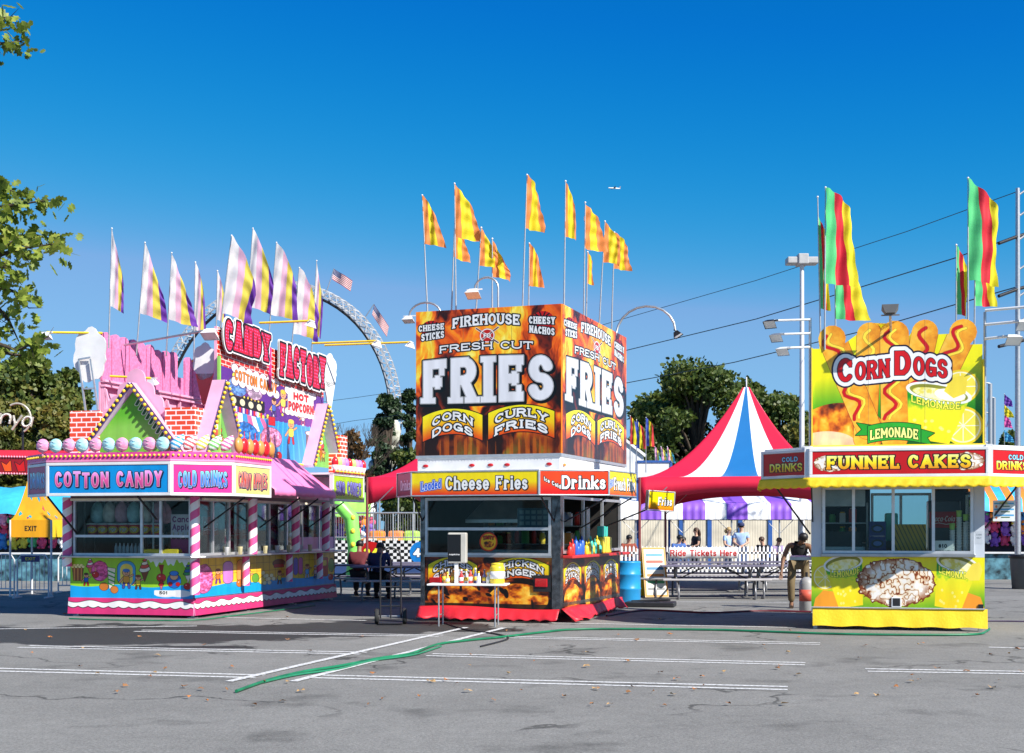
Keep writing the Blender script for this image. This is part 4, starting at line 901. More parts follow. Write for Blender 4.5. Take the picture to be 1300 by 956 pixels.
def candy_stock(r):
    """goods on the shelves and counters, each its own thing"""
    MW = r.matrix_world.copy() if False else Matrix.Translation(r.location) @ Matrix.Rotation(r.rotation_euler.z, 4, 'Z')
    rz = r.rotation_euler.z
    sh = thing('wire_shelf', 'steel shelf rack inside the front window of the candy stall', 'shelf', MW @ Vector((-1.65, .45, .36)), rz)
    for z in (.74, 1.09): MB().box(-.7, .7, -.15, .2, z, z + .02).obj('shelf_board', STEEL, sh)
    for x in (-.7, .7):
        for y in (-.15, .2): MB().bar((x, y, 0), (x, y, 1.7), .025).obj('upright', STEEL, sh)
    lab = Cv(200, 100, (.80, .10, .05)); lab.fill(cov(lab.ellipse(100, 50, 70, 34)), (.95, .78, .1)); lab.letters(lab.text('POP', 60, 68, 140, 36, .2), [(2, K_), (0, W_)])
    LB_ = MI('tub_label', lab)
    tub = thing('popcorn_tub', 'x', 'tub', (0, 0, 0), 0, 'tubs on the candy stall shelf')
    m = MB(); n = 16; vs = []
    for z, q in ((0, .08), (.16, .1)):
        for i in range(n): vs.append((q * math.cos(2 * math.pi * i / n), q * math.sin(2 * math.pi * i / n), z))
    m.add(vs, [(i, (i + 1) % n, n + (i + 1) % n, n + i) for i in range(n)], 0, [[(i / 8 % 1, 0), (i / 8 % 1 + .125, 0), (i / 8 % 1 + .125, 1), (i / 8 % 1, 1)] for i in range(n)], True); m.add(vs[:n], [tuple(range(n))[::-1]]); m.obj('tub_body', LB_, tub)
    MB().lathe((0, 0, .16), [(.105, 0), (.105, .02), (.05, .03)], 16).obj('lid', WHM, tub)
    ords = ['leftmost', 'second', 'third', 'fourth', 'fifth', 'sixth', 'rightmost']
    for i in range(7):
        o = tub if i == 0 else dup(tub); p = MW @ Vector((-2.25 + i * .215, .42, 1.47)); o.location = p; o['label'] = '%s red and yellow tub on the upper shelf of the candy stall' % ords[i]
        if i in (0, 3): o.scale = (1.15,) * 3
    bag = MB(); rs = random.Random(4)
    bag.lathe((0, 0, 0), [(.02, 0), (.11, .04), (.135, .14), (.125, .27), (.08, .36), (.02, .40), (.045, .46)], 14)
    FL = [M('bagged_floss_blue', (.35, .62, .68), .25, 0, .3, 10), M('bagged_floss_white', (.65, .66, .62), .25, 0, .3, 10), M('bagged_floss_pink', (.72, .40, .52), .25, 0, .3, 10)]
    bm_ = [bag.mesh('floss_bag', f) for f in FL]; k = 0; col = ['blue', 'pale', 'pink']
    for j in range(2):
        for i in range(6):
            o = bpy.data.objects.new('cotton_candy_bag', bm_[k % 3]); C.objects.link(o); o.location = MW @ Vector((-2.2 + i * .25, .5 + j * .2, 1.68 - j * .02)); o.rotation_euler.z = i
            tag(o, '%s bag of spun sugar, %s from left in the window\'s %s row' % (col[k % 3], ords[i] if i else 'first', ('front', 'back')[j]), 'candy bag', 'bagged spun sugar in the stall window'); k += 1
    bot = MB(); bot.lathe((0, 0, 0), [(.03, 0), (.033, .01), (.033, .13), (.012, .17), (.012, .2)], 12); bme = bot.mesh('bottle', M('clear_bottle', (.55, .65, .68), .1, 0, .1)) 
    for i in range(7):
        o = bpy.data.objects.new('water_bottle', bme); C.objects.link(o); o.location = MW @ Vector((-1.75 + i * .08, .38, 1.12)); tag(o, 'clear bottle %s in the row on the lower shelf of the candy stall' % ords[i], 'bottle', 'bottles on the lower shelf')
    back_shelf(MW, rz, (-1.9, 6.3, 1.3), 1.8, 2, 's', 'at the back of the candy stall', 5)
    # signs and machines seen through the glass
    cs = Cv(200, 300, (.92, .88, .92)); cs.letters(cs.text('Candy', 12, 60, 188, 46, .2), [(0, (.55, .1, .45))]); cs.letters(cs.text('Apples', 12, 118, 188, 46, .2), [(0, (.55, .1, .45))]); cs.fill(cov(cs.rect(0, 180, 200, 300)), (.62, .05, .45))
    for k in range(5): apple(cs, 24 + k * 38, 170, 17, (.4, .04, .2))
    o = MB().slab((-.24, 0, 0), (.24, 0, 0), (.24, 0, .72), (-.24, 0, .72), .02).obj('candy_apple_poster', [MI('apple_poster', cs), WHM], None, MW @ Vector((-.28, .15, 1.12)), rz); tag(o, 'white and purple candy apples poster behind the front window by the corner post', 'poster')
    for i, (y, z, h) in enumerate(((1.5, 1.5, .35), (3.15, 1.42, .3))):
        o = thing('drink_cooler', ['red drinks machine behind the first side window of the candy stall', 'red drinks machine behind the middle side windows of the candy stall'][i], 'drinks machine', MW @ Vector((-.75, y, .36)), rz)
        MB().box(-.25, .25, -.2, .45, 0, .72 + .3 * i).obj('cabinet', STEEL, o); MB().slab((-.25, -.2, z - .4), (.25, -.2, z - .4), (.25, -.2, z - .4 + h), (-.25, -.2, z - .4 + h), .03).slab((.25, -.2, z - .4), (.25, .45, z - .4), (.25, .45, z - .4 + h), (.25, -.2, z - .4 + h), .03).obj('sign_face', [drink_sign(), WHM], o)
    for i in range(8):
        o = MB().lathe((0, 0, 0), [(.035, 0), (.048, .14), (.052, .145)], 12).obj('paper_cup', (WHM, M('cream_cup', (.8, .7, .4), .5))[i % 2], None, MW @ Vector((.15, 1.0 + i * .55, 1.10))); tag(o, '%s paper cup %s along the side counter of the candy stall' % (('white', 'cream')[i % 2], ['nearest', 'second', 'third', 'fourth', 'fifth', 'sixth', 'seventh', 'last'][i]), 'cup', 'cups along the side counter')
    o = MB().box(-.35, .35, -.2, .2, 0, .12).obj('goods_tray', YEL, None, MW @ Vector((-.65, .2, 1.1)), rz, .02); tag(o, 'yellow goods tray on the front counter beside the candy apple poster', 'tray')

# ------------------------------------------------------------------ fries booth
def fries_booth():
    r = thing('fries_stall', 'flame-painted fries stall on a trailer with a tall box sign, in the middle', 'food stall', (.794, 22.5, 0), R(-19.4))
    X0, Y1 = -2.49, 3.97
    MB().box(X0, 0, .02, Y1, .26, .32).obj('deck', STEEL, r)
    lf = MI('fries_lower', lower_fries()); ls = MI('fries_lower_side', lower_fries_side())
    MB().slab((X0 + .05, 0, .17), (-.12, 0, .17), (-.12, 0, 1.10), (X0 + .05, 0, 1.10), .04).obj('lower_panel', [lf, BLK], r)
    MB().slab((0, .12, .2), (0, Y1, .2), (0, Y1, 1.08), (0, .12, 1.08), .04).obj('lower_panel', [ls, BLK], r)
    CHR = M('chrome', (.6, .6, .6), .12, 1, .1, 8)
    MB().box(X0 - .03, X0 + .05, -.03, .1, .2, 2.5).obj('corner_post', [M('worn_chrome', (.16, .16, .17), .2, .9, .7, 9)], r); MB().prism([(-.12, -.03), (.03, -.03), (.03, .12), (-.05, .12), (-.05, .05), (-.12, .05)], .17, 2.5).obj('corner_post', [_M['worn_chrome']], r)
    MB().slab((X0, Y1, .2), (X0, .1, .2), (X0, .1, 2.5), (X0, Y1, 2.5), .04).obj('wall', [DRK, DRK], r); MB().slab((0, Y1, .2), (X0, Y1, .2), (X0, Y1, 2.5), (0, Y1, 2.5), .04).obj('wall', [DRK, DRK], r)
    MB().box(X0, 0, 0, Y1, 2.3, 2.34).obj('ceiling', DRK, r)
    window(r, (X0 + .06, -.02), (-.13, -.02), 1.12, 2.12, (), 1.58, .05)
    window(r, (.0, .15), (.0, Y1), 1.16, 2.14, (.33, .66), None, .05, glass=False)
    st = Cv(160, 160, (.1, .08, .06)); st.letters(st.ellipse(80, 80, 76, 76), [(0, (.85, .25, .05))]); st.letters(st.ellipse(80, 80, 64, 64), [(0, (.95, .75, .1))]); food(st, 80, 100, 46, 26, 4); st.letters(st.text('TASTY', 34, 66, 126, 28, .22, bow=8), [(3, K_), (0, (.85, .1, .05))])
    m = MB(); n = 24; m.add([(-1.25 + .17 * math.cos(2 * math.pi * i / n), -.052, 1.36 + .17 * math.sin(2 * math.pi * i / n)) for i in range(n)], [tuple(range(n))], 0, [[(.5 + .5 * math.cos(2 * math.pi * i / n), .5 + .5 * math.sin(2 * math.pi * i / n)) for i in range(n)]]); m.obj('round_sticker', MI('round_sticker', st), r)
    MB().box(-.03, .2, .12, Y1, 1.08, 1.13).obj('counter', RED_C, r, bevel=.01)
    MB().box(X0 + .05, -.12, -.05, .0, 1.095, 1.13).obj('counter', STEEL, r)
    # tail lamps and bumper fittings
    for x in (X0 + .14, -.42): MB().box(x - .0, x + .22, -.05, 0.0, .60, .74).obj('tail_lamp', M('red_lens', (.45, .01, .015), .15), r, bevel=.01)
    MB().box(-.45, -.14, -.03, 0.0, .52, .8).obj('lamp_plate', BLK, r)
    # skirt: red vinyl hanging in folds
    for nm, pts in (('skirt', [(X0 - .05, -.03), (.02, -.03)]), ('skirt', [(.03, -.02), (.03, Y1)])):
        m = MB(); (x0, y0), (x1, y1) = pts; L = math.hypot(x1 - x0, y1 - y0); n = int(L / .05); nx, ny = (y1 - y0) / L, -(x1 - x0) / L; vs = []
        for i in range(n + 1):
            t = i / n; x, y = x0 + (x1 - x0) * t, y0 + (y1 - y0) * t; s = i * .05
            for k in range(6):
                q = k / 5; fold = (.035 + .05 * math.sin(s * 1.7 + 1)) * q * (1 + math.sin(s * 9 + math.sin(s * 3.1))) + .02 + .18 * q * (.5 + .5 * math.sin(s * .9 + nx))
                sc = .035 * abs(math.sin(s * 14)); vs.append((x + nx * fold, y + ny * fold, .24 - (.21 - sc) * q + .02 * math.sin(s * 2.3) * (1 - q)))
        m.add(vs, [(i * 6 + k, i * 6 + k + 1, (i + 1) * 6 + k + 1, (i + 1) * 6 + k) for i in range(n) for k in range(5)], 0, None, True); o = m.obj(nm, REDF, r); o.modifiers.new('cloth', 'SOLIDIFY').thickness = .006
    # roof rail
    MB().box(X0 - .08, .04, -.06, 4.2, 2.52, 2.83).obj('roof_rail', WHM, r, bevel=.015)
    MB().box(X0 - .1, .06, -.08, 4.25, 2.80, 2.85).obj('roof_edge', ALU, r)
    for x in (X0 + .08, X0 + .94, X0 + 1.28, X0 + 1.58, -.16): MB().ball((x, -.062, 2.67), .055, .02, .028, 10).obj('marker_lamp', M('red_lens', (.45, .01, .015), .15), r)
    MB().ball((.06, .12, 2.66), .02, .055, .028, 10).obj('marker_lamp', M('amber_lens', (.8, .25, .02), .15), r)
    m = MB(); [m.ball((X0 + .1 + i * .06, -.064, 2.76), .008, .004, .008, 6) for i in range(39)]; m.obj('rivet_row', ALU, r)
    # box sign
    si = MI('fries_picture', sign_fries(), .3)
    MB().slab((X0 - .12, -.02, 2.855), (.04, -.02, 2.855), (.04, -.02, 5.36), (X0 - .12, -.02, 5.36), .04).obj('box_sign_front', [si, ORANGEP], r)
    MB().slab((.06, .0, 2.855), (.06, 4.25, 2.855), (.06, 4.25, 5.36), (.06, .0, 5.36), .04).obj('box_sign_side', [si, ORANGEP], r)
    MB().box(X0 - .12, .02, .022, 4.25, 2.86, 5.3).obj('box_sign_core', ORANGEP, r)
    # header boards
    O = (.88, .24, .02); Yw = (.98, .88, .04); Rd = (.78, .04, .03)
    hp = lambda n, c: MI(n, c, .32)
    front = hp('h_cheese', head_panel(760, 140, Yw, (.90, .2, .03), [('Cheese Fries', 205, 700, 112, 86, .19, .09, 0)], blue=('Loaded', 56, 178, 108, 56, -9)))
    def cold(): 
        c = head_panel(440, 140, O, Rd, [('Drinks', 138, 425, 110, 84, .2, .1, 0)]); c.letters(c.text('Ice Cold', 22, 84, 132, 26, .2, slope=26), [(4, K_), (0, W_)]); return c
    ring = [(X0 - .55, .1), (X0 + .03, -.6), (-.16, -.6), (.88, -.02), (1.0, 1.35)]
    pics = [hp('h_drinks', head_panel(240, 140, (.55, .28, .06), (.5, .1, .04), [('Drinks', 60, 230, 108, 66, .2, .1, 0)])), front, hp('h_cold', cold()), hp('h_french', head_panel(520, 140, Yw, (.9, .3, .04), [('French Fries', 90, 505, 112, 80, .2, .08, 0)], blue=('Hot', 14, 76, 92, 44, -8)))]
    for (p, q, im) in zip(ring, ring[1:], pics): header(r, p, q, 2.13, 2.56, im, fr=.022, frm=BLK if False else ALU)
    MB().prism([(X0 - .5, .15), (X0 + .03, -.57), (-.16, -.57), (.85, -.0), (.97, 1.33), (.04, 1.9), (X0, 2)], 2.48, 2.5).obj('flap_roof', WHM, r)
    fl = header(r, (1.04, 1.42), (1.42, 1.86), 1.98, 2.34, hp('h_flap', head_panel(320, 160, Yw, (.88, .45, .05), [('Fries', 120, 300, 120, 76, .2, .08, 0)])), fr=.02, frm=ALU); fl.rotation_euler = (0, R(4), 0)
    for a, b in (((X0, 0, 1.7), (X0 + .05, -.55, 2.13)), ((-.08, -.02, 1.7), (-.15, -.55, 2.13)), ((.03, 1.2, 1.6), (.95, 1.2, 2.12)), ((.03, .2, 1.7), (.85, .1, 2.13)), ((.03, 2.6, 1.6), (1.2, 2.0, 2.0))):
        MB().bar(a, b, .022).obj('strut', BLK, r)
    # gooseneck lamps
    arc = lambda p0, dx, h, n=10: [(p0[0] + dx * (1 - math.cos(math.pi * i / n)) / 2, p0[1], p0[2] + h * math.sin(math.pi * i / n)) for i in range(n + 1)]
    flood(r, arc((X0 + .3, .1, 5.32), -.6, .22) , .2, GAL, WHD, (0, -.4, -1))
    flood(r, [(-1.2, .3, 5.3), (-1.2, .3, 5.75)] + [(-1.2 - .22 * (1 - math.cos(R(a))), .3, 5.75 + .2 * math.sin(R(a))) for a in range(20, 181, 20)], .26, GAL, WHM, (0, -.6, -1))
    flood(r, [(.04, 3.5, 5.3)] + arc((.04, 3.6, 5.35), 1.15, .5)[1:], .22, GAL, BLK, (.6, 0, -1), .022)
    return r
RED_C = M('red_counter', (.55, .03, .03), .4)
def fries_stock(r):
    MW = Matrix.Translation(r.location) @ Matrix.Rotation(r.rotation_euler.z, 4, 'Z'); rz = r.rotation_euler.z
    back_shelf(MW, rz, (-2.2, 2.4, 1.3), 2.0, 2, 's', 'behind the fryers in the fries stall', 7)
    # equipment inside
    o = thing('kitchen_hood', 'dark steel cooking hood inside the fries stall', 'cooker hood', MW @ Vector((-1.2, 1.4, 1.75)), rz); MB().add([(x, y, z) for z, k in ((0, 1), (.4, .6)) for x, y in ((-.9 * k, -.35 * k), (.9 * k, -.35 * k), (.9 * k, .35 * k), (-.9 * k, .35 * k))], [(3, 2, 1, 0), (4, 5, 6, 7), (0, 1, 5, 4), (1, 2, 6, 5), (2, 3, 7, 6), (3, 0, 4, 7)]).obj('hood_shell', STEEL, o); MB().box(-.9, .9, -.36, -.35, -.06, .0).obj('lip', ALU, o)
    o = thing('fryer', 'steel deep fryer bench inside the fries stall', 'fryer', MW @ Vector((-1.2, 1.4, .32)), rz); MB().box(-.9, .9, -.35, .35, 0, .9).obj('cabinet', STEEL, o, bevel=.02)
    for k in (-.5, 0, .5): MB().box(k - .18, k + .18, -.25, .2, .9, .98).bar((k, -.25, .98), (k, -.5, 1.1), .02).obj('fry_basket', BLK, o)
    c = Cv(260, 100, (.10, .30, .38)); [c.fill(cov(c.rect(14 + (i % 6) * 40, 12 + i // 6 * 28, 44 + (i % 6) * 40, 30 + i // 6 * 28)) * .7, (.5, .6, .62)) for i in range(18)]
    o = MB().slab((0, 0, 0), (.7, 0, 0), (.7, 0, .34), (0, 0, .34), .02).obj('price_board', [MI('price_board', c), BLK], None, MW @ Vector((-.85, .3, 1.6)), rz); tag(o, 'dark teal price board behind the front window of the fries stall', 'price board')
    # pots and cups on side counter
    spec = [('squeeze_bottle', (.75, .04, .03), 'red'), ('squeeze_bottle', (.03, .12, .55), 'blue'), ('squeeze_bottle', (.85, .65, .05), 'yellow'), ('squeeze_bottle', (.05, .55, .45), 'teal')]
    pos = [(0, .35), (0, .5), (1, .7), (1, .82), (1, .94), (1, 1.08), (2, 1.35), (2, 1.5), (3, 1.62), (2, 1.75), (3, 1.9), (2, 2.05), (3, 2.2), (3, 2.4)]
    w = ['first', 'second', 'third', 'fourth', 'fifth', 'sixth', 'seventh', 'eighth', 'ninth', 'tenth', 'eleventh', 'twelfth', 'thirteenth', 'last']
    for i, (k, y) in enumerate(pos):
        nm, col, cn = spec[k]; h = .13 + .05 * (i % 3); mt = M('bottle_' + cn, col, .35)
        o = thing('squeeze_bottle', '%s squeeze bottle, %s back from the corner on the side counter of the fries stall' % (cn, w[i]), 'bottle', MW @ Vector((.08, y, 1.13)), 0, 'bottles on the fries stall counter')
        MB().lathe((0, 0, 0), [(.04, 0), (.045, .01), (.045, h), (.02, h + .03)], 12).obj('bottle_body', mt, o); MB().lathe((0, 0, h + .03), [(.02, 0), (.012, .05), (.004, .07)], 10).obj('nozzle', mt, o)
    o = thing('napkin_stand', 'teal and yellow napkin stand at the middle of the fries stall side counter', 'napkin stand', MW @ Vector((.05, 2.6, 1.13)), rz)
    MB().box(-.08, .08, -.3, .3, 0, .3).obj('box', M('bottle_yellow', (.85, .65, .05), .35), o, bevel=.02); MB().box(-.06, .06, -.25, .1, .3, .5).obj('sign', M('bottle_teal', (.05, .55, .45)), o, bevel=.02)
    # folding table with condiments, in front
    t = thing('folding_table', 'white folding table with sauces in front of the fries stall', 'table', gx(595, 21.9), R(-6)); z = .69
    MB().box(-.65, .65, -.28, .28, z - .03, z).obj('tabletop', M('table_white', (.82, .82, .80), .4, 0, .05), t, bevel=.01)
    for x in (-.46, .46):
        for y in (-.22, .22): MB().tube([(x + (.07 if x < 0 else -.07) * 0, y, 0), (x, y, z - .03)], .014).obj('leg', GAL, t)
        MB().tube([(x, -.22, .18), (x, .22, .18)], .01).obj('brace', GAL, t)
    T = Matrix.Translation(t.location) @ Matrix.Rotation(R(-6), 4, 'Z')
    items = [(-.42, .09, .22, (.30, .12, .04), 'brown'), (-.34, -.05, .16, (.75, .5, .1), 'mustard'), (-.28, .1, .24, (.55, .25, .05), 'amber'), (-.12, .0, .2, (.6, .03, .03), 'red'), (-.05, .08, .2, (.75, .75, .72), 'white'), (.03, -.02, .22, (.65, .05, .04), 'red-labelled'), (.1, .08, .22, (.1, .12, .3), 'navy'), (.17, -.03, .17, (.8, .8, .78), 'cream'), (.25, .07, .2, (.25, .2, .35), 'violet'), (.32, 0, .15, (.7, .68, .6), 'beige')]
    for i, (x, y, h, col, cn) in enumerate(items):
        o = thing('sauce_bottle', '%s sauce bottle, %s from the left on the white folding table' % (cn, w[i]), 'bottle', T @ Vector((x, y, z)), 0, 'sauces on the folding table')
        MB().lathe((0, 0, 0), [(.03, 0), (.033, .01), (.033, h * .62), (.014, h * .8), (.014, h)], 12).obj('bottle_body', M('sauce_' + cn, col, .3), o); MB().lathe((0, 0, h), [(.017, 0), (.017, .025), (.01, .03)], 10).obj('cap', (WHM, YEL, CAP)[i % 3], o)
        MB().lathe((0, 0, h * .2), [(.0345, 0), (.0345, h * .3)], 12).obj('label_band', (YEL, WHM)[i % 2], o)
    o = thing('mustard_tub', 'big yellow mustard tub at the right end of the folding table', 'tub', T @ Vector((.47, 0, z)), 0); MB().lathe((0, 0, 0), [(.11, 0), (.12, .02), (.12, .26), (.1, .3)], 18).obj('tub_body', M('mustard_plastic', (.85, .62, .04), .35), o); MB().lathe((0, 0, .3), [(.1, 0), (.1, .03), (.03, .04)], 18).obj('lid', M('mustard_plastic', (.85, .62, .04), .35), o); MB().lathe((0, 0, .08), [(.1225, 0), (.1225, .12)], 18).obj('label_band', M('sauce_cream', (.8, .8, .78)), o)
    # napkin dispenser on the table
    d = thing('paper_dispenser', 'tall black and white paper dispenser standing on the folding table', 'dispenser', T @ Vector((-.2, .0, z)), R(-6))
    c = Cv(100, 260, (.05, .05, .06)); c.letters(c.text('napkins', -30 + 40, 200, 90, 16, .2), [(0, W_)])
    MB().box(-.03, .03, -.03, .03, 0, .34).obj('stem', WHD, d); MB().box(-.14, .17, -.06, .1, .33, .83).obj('cabinet', M('beige_casing', (.45, .43, .38), .5), d, bevel=.02); MB().slab((-.135, -.064, .36), (.08, -.064, .36), (.08, -.064, .80), (-.135, -.064, .80), .003).obj('front_plate', [MI('dispenser_face', c), BLK], d)
    # hand truck
    h = thing('hand_truck', 'black two-wheeled hand truck standing between the candy and fries stalls', 'hand truck', gx(496, 22.2), R(4))
    m = MB()
    for x in (-.17, .17): m.tube([(x, 0, .1), (x, .02, 1.1), (x * .8, .03, 1.22), (0, .03, 1.28)], .014)
    m.tube([(0, 0, .1), (0, .02, 1.1)], .012)
    for q in (.3, .62, .95): m.tube([(-.17, .01, q), (.17, .01, q)], .012)
    m.obj('frame', BLK, h); MB().box(-.2, .2, -.22, 0, .02, .035).obj('toe_plate', BLK, h)
    m = MB(); m.tube([(-.24, .06, .13), (.24, .06, .13)], .012); m.obj('axle', GAL, h)
    for x in (-.23, .23):
        wv = MB().lathe((x, .06, .13), [(.05, -.025), (.12, -.035), (.13, -.02), (.13, .02), (.12, .035), (.05, .025)], 20, 0, 'x').obj('wheel', M('rubber', (.02, .02, .02), .8), h); MB().lathe((x, .06, .13), [(.0, -.03), (.05, -.03), (.05, .03), (0, .03)], 14, 0, 'x').obj('hub', GAL, wv)
CAP = M('dark_cap', (.05, .05, .05), .4)

# ------------------------------------------------------------------ corn dog booth
def corn_booth():
    r = thing('corn_dog_stall', 'yellow stall with a corn dogs picture board and funnel cake panel, at the right', 'food stall', (4.74, 21.2, 0), R(-12.7))
    W, D = 2.605, 2.3
    MB().box(0, W, 0, D, .28, .34).obj('deck', STEEL, r)
    MB().slab((0, 0, .34), (W, 0, .34), (W, 0, 1.14), (0, 0, 1.14), .04).obj('lower_panel', [MI('corn_lower', lower_corn()), YEL], r)
    GRY = M('corner_grey', (.52, .57, .64), .45, 0, .06, 3)
    for x0 in (0, W - .16): MB().box(x0, x0 + .16, .003, .12, 1.142, 2.3).obj('corner_post', GRY, r)
    for x in (0, W): MB().box(min(x, x + (.04 if x == 0 else -.04)), max(x, x + (.04 if x == 0 else -.04)), .042, D, .34, 1.14).obj('side_panel', YEL, r)
    window(r, (0.02, .15), (.02, D), 1.14, 2.2, (.5,), None); window(r, (W - .02, .15), (W - .02, D), 1.14, 2.2, (.5,), None)
    window(r, (.17, -.012), (W - .17, -.012), 1.2, 2.24, (.21, .475, .74), None, .04)
    MB().box(.15, W - .15, -.14, .0, 1.145, 1.2).obj('counter', STEEL, r, bevel=.01)
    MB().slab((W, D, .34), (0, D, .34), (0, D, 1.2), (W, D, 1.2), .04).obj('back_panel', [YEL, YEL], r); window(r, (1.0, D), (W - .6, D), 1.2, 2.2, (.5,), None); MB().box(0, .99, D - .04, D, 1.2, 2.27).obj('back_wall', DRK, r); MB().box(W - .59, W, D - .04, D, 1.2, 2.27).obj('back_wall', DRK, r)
    MB().box(0, W, .0, D, 2.27, 2.33).obj('ceiling', CREAM, r); MB().box(0, W, .0, D, 2.34, 2.85).obj('fascia', YEL, r)
    ring = [(-.78, -.22), (-.03, -.9), (2.56, -.9), (3.3, -.22)]
    MB().prism([(-.72, D), (-.72, -.22), (-.03, -.84), (2.56, -.84), (3.24, -.22), (3.24, D)], 2.80, 2.83).obj('flap_roof', WHM, r)
    for p, q, im in zip(ring, ring[1:], (MI('head_cold', head_corn(1)), MI('head_funnel', head_corn()), _M['head_cold'])): header(r, p, q, 2.36, 2.80, im, fr=.045)
    MB().box(-.1, .02, -.86, -.80, 2.33, 2.84).obj('header_post', WHM, r); MB().box(2.52, 2.62, -.86, -.80, 2.33, 2.84).obj('header_post', WHM, r)
    MB().prism([(-.78, -.22), (-.03, -.9), (2.56, -.9), (3.3, -.22), (3.3, D), (-.78, D)], 2.335, 2.345).obj('header_soffit', YELF, r)
    valance('valance', r, [(-.80, .9), (-.80, -.22), (-.04, -.92), (2.57, -.92), (3.32, -.22), (3.32, .9)], 2.20, 2.36, YELF, .16, 6, .02, .03)
    # yellow skirt
    m = MB(); n = 60; vs = []
    for i in range(n + 1):
        for k in range(5): q = k / 4; vs.append((.02 + (W + .02) * i / n, -.015 - .05 * q - .008 * math.sin(i * .7) * q, .345 - (.29) * q + .008 * math.sin(i * .5) * q))
    m.add(vs, [(i * 5 + k, i * 5 + k + 1, (i + 1) * 5 + k + 1, (i + 1) * 5 + k) for i in range(n) for k in range(4)], 0, None, True); m.obj('skirt', YELF, r)
    MB().tube([(0, -.03, .345), (W, -.03, .345)], .012).obj('skirt_rail', ALU, r)
    for x in (.06, W - .06):
        for y in (.06, D - .1): MB().box(x - .03, x + .03, y - .03, y + .03, 0, .3).obj('jack_stand', GAL, r)
    MB().box(1.22, 1.37, -.025, 0.002, .36, .52).obj('socket_cover', WHM, r, bevel=.006); MB().box(1.24, 1.35, -.029, -.024, .38, .50).obj('socket', BLK, r)
    MB().box(W - .09, W - .02, -.02, .0, .35, .42).obj('number_plate', BLK, r)
    # picture board with the corn dogs standing above its top
    O = Vector((.02, .06, 2.86)); w, h = 2.56, 2.0; U = lambda x, y: (x / 720 * w, (560 - y) / 560 * h)
    pts = [(0, 560), (720, 560), (720, 118), (668, 118)]
    def cap(cx, cy, r_, a0, a1, n=9): return [(cx + r_ * math.cos(R(a0 + (a1 - a0) * i / n)), cy - r_ * math.sin(R(a0 + (a1 - a0) * i / n))) for i in range(n + 1)]
    pts += cap(640, 64, 58, -25, 185) + cap(480, 60, 56, -10, 175) + cap(352, 66, 62, -8, 186) + cap(245, 62, 54, 8, 178) + cap(84, 76, 60, -20, 200) + [(30, 118), (0, 118)]
    q = [U(*p) for p in pts]; m = MB().cut(O, (1, 0, 0), (0, 0, 1), q, .05, 0, 1, uvf=lambda a, b: (a / w, b / h)); m.obj('picture_board', [MI('corn_picture', sign_corn(), .3), YEL], r)
    MB().box(0, .02, .0, .1, 2.90, 4.45).obj('board_edge', YEL, r); MB().box(2.58, 2.60, .0, .1, 2.90, 4.2).obj('board_edge', YEL, r); MB().box(-.02, 2.62, -.02, .14, 2.83, 2.90).obj('board_ledge', YEL, r)
    for x in (-.02, 2.63): MB().tube([(x, .18, 2.83), (x, .18, 4.95)], .022).obj('mast', GAL, r)
    for k in range(3):
        z = 4.92 - k * .22; flood(r, [(-.02, .15, z), (-.62 + k * .1, -.0, z - .02)], .2, WHD, (BLK, GAL, WHD)[k], (-.3, -.8, -.9))
        flood(r, [(2.63, .15, z + .05), (3.3 - k * .16, -.1, z + .05)], .24, WHM, WHD, (.2, -.8, -.9), .022)
    flood(r, [(1.22, .14, 4.66), (1.18, -.42, 4.86)], .25, GAL, M('lamp_grey', (.12, .12, .12)), (0, .35, .9), .02)
    for a, b in (((-.02, .05, 1.5), (-.6, -.3, 2.32)), ((.02, -.0, 1.7), (.0, -.8, 2.3)), ((2.62, .05, 1.6), (3.1, -.3, 2.32))): MB().bar(a, b, .022).obj('strut', BLK, r)
    MB().box(-.34, 0, .3, 1.6, 1.08, 1.13).obj('side_counter', STEEL, r); 
    # stickers on right post
    c = Cv(120, 200, (.75, .78, .82)); c.letters(c.text('CASH', 16, 70, 104, 26, .2), [(0, (.4, .45, .5))]); c.letters(c.text('ONLY', 20, 120, 100, 26, .2), [(0, (.4, .45, .5))]); MB().slab((W - .14, .001, 1.35), (W - .03, .001, 1.35), (W - .03, .001, 1.55), (W - .14, .001, 1.55), .002).obj('sticker', [MI('cash_sticker', c), WHD], r)
    return r
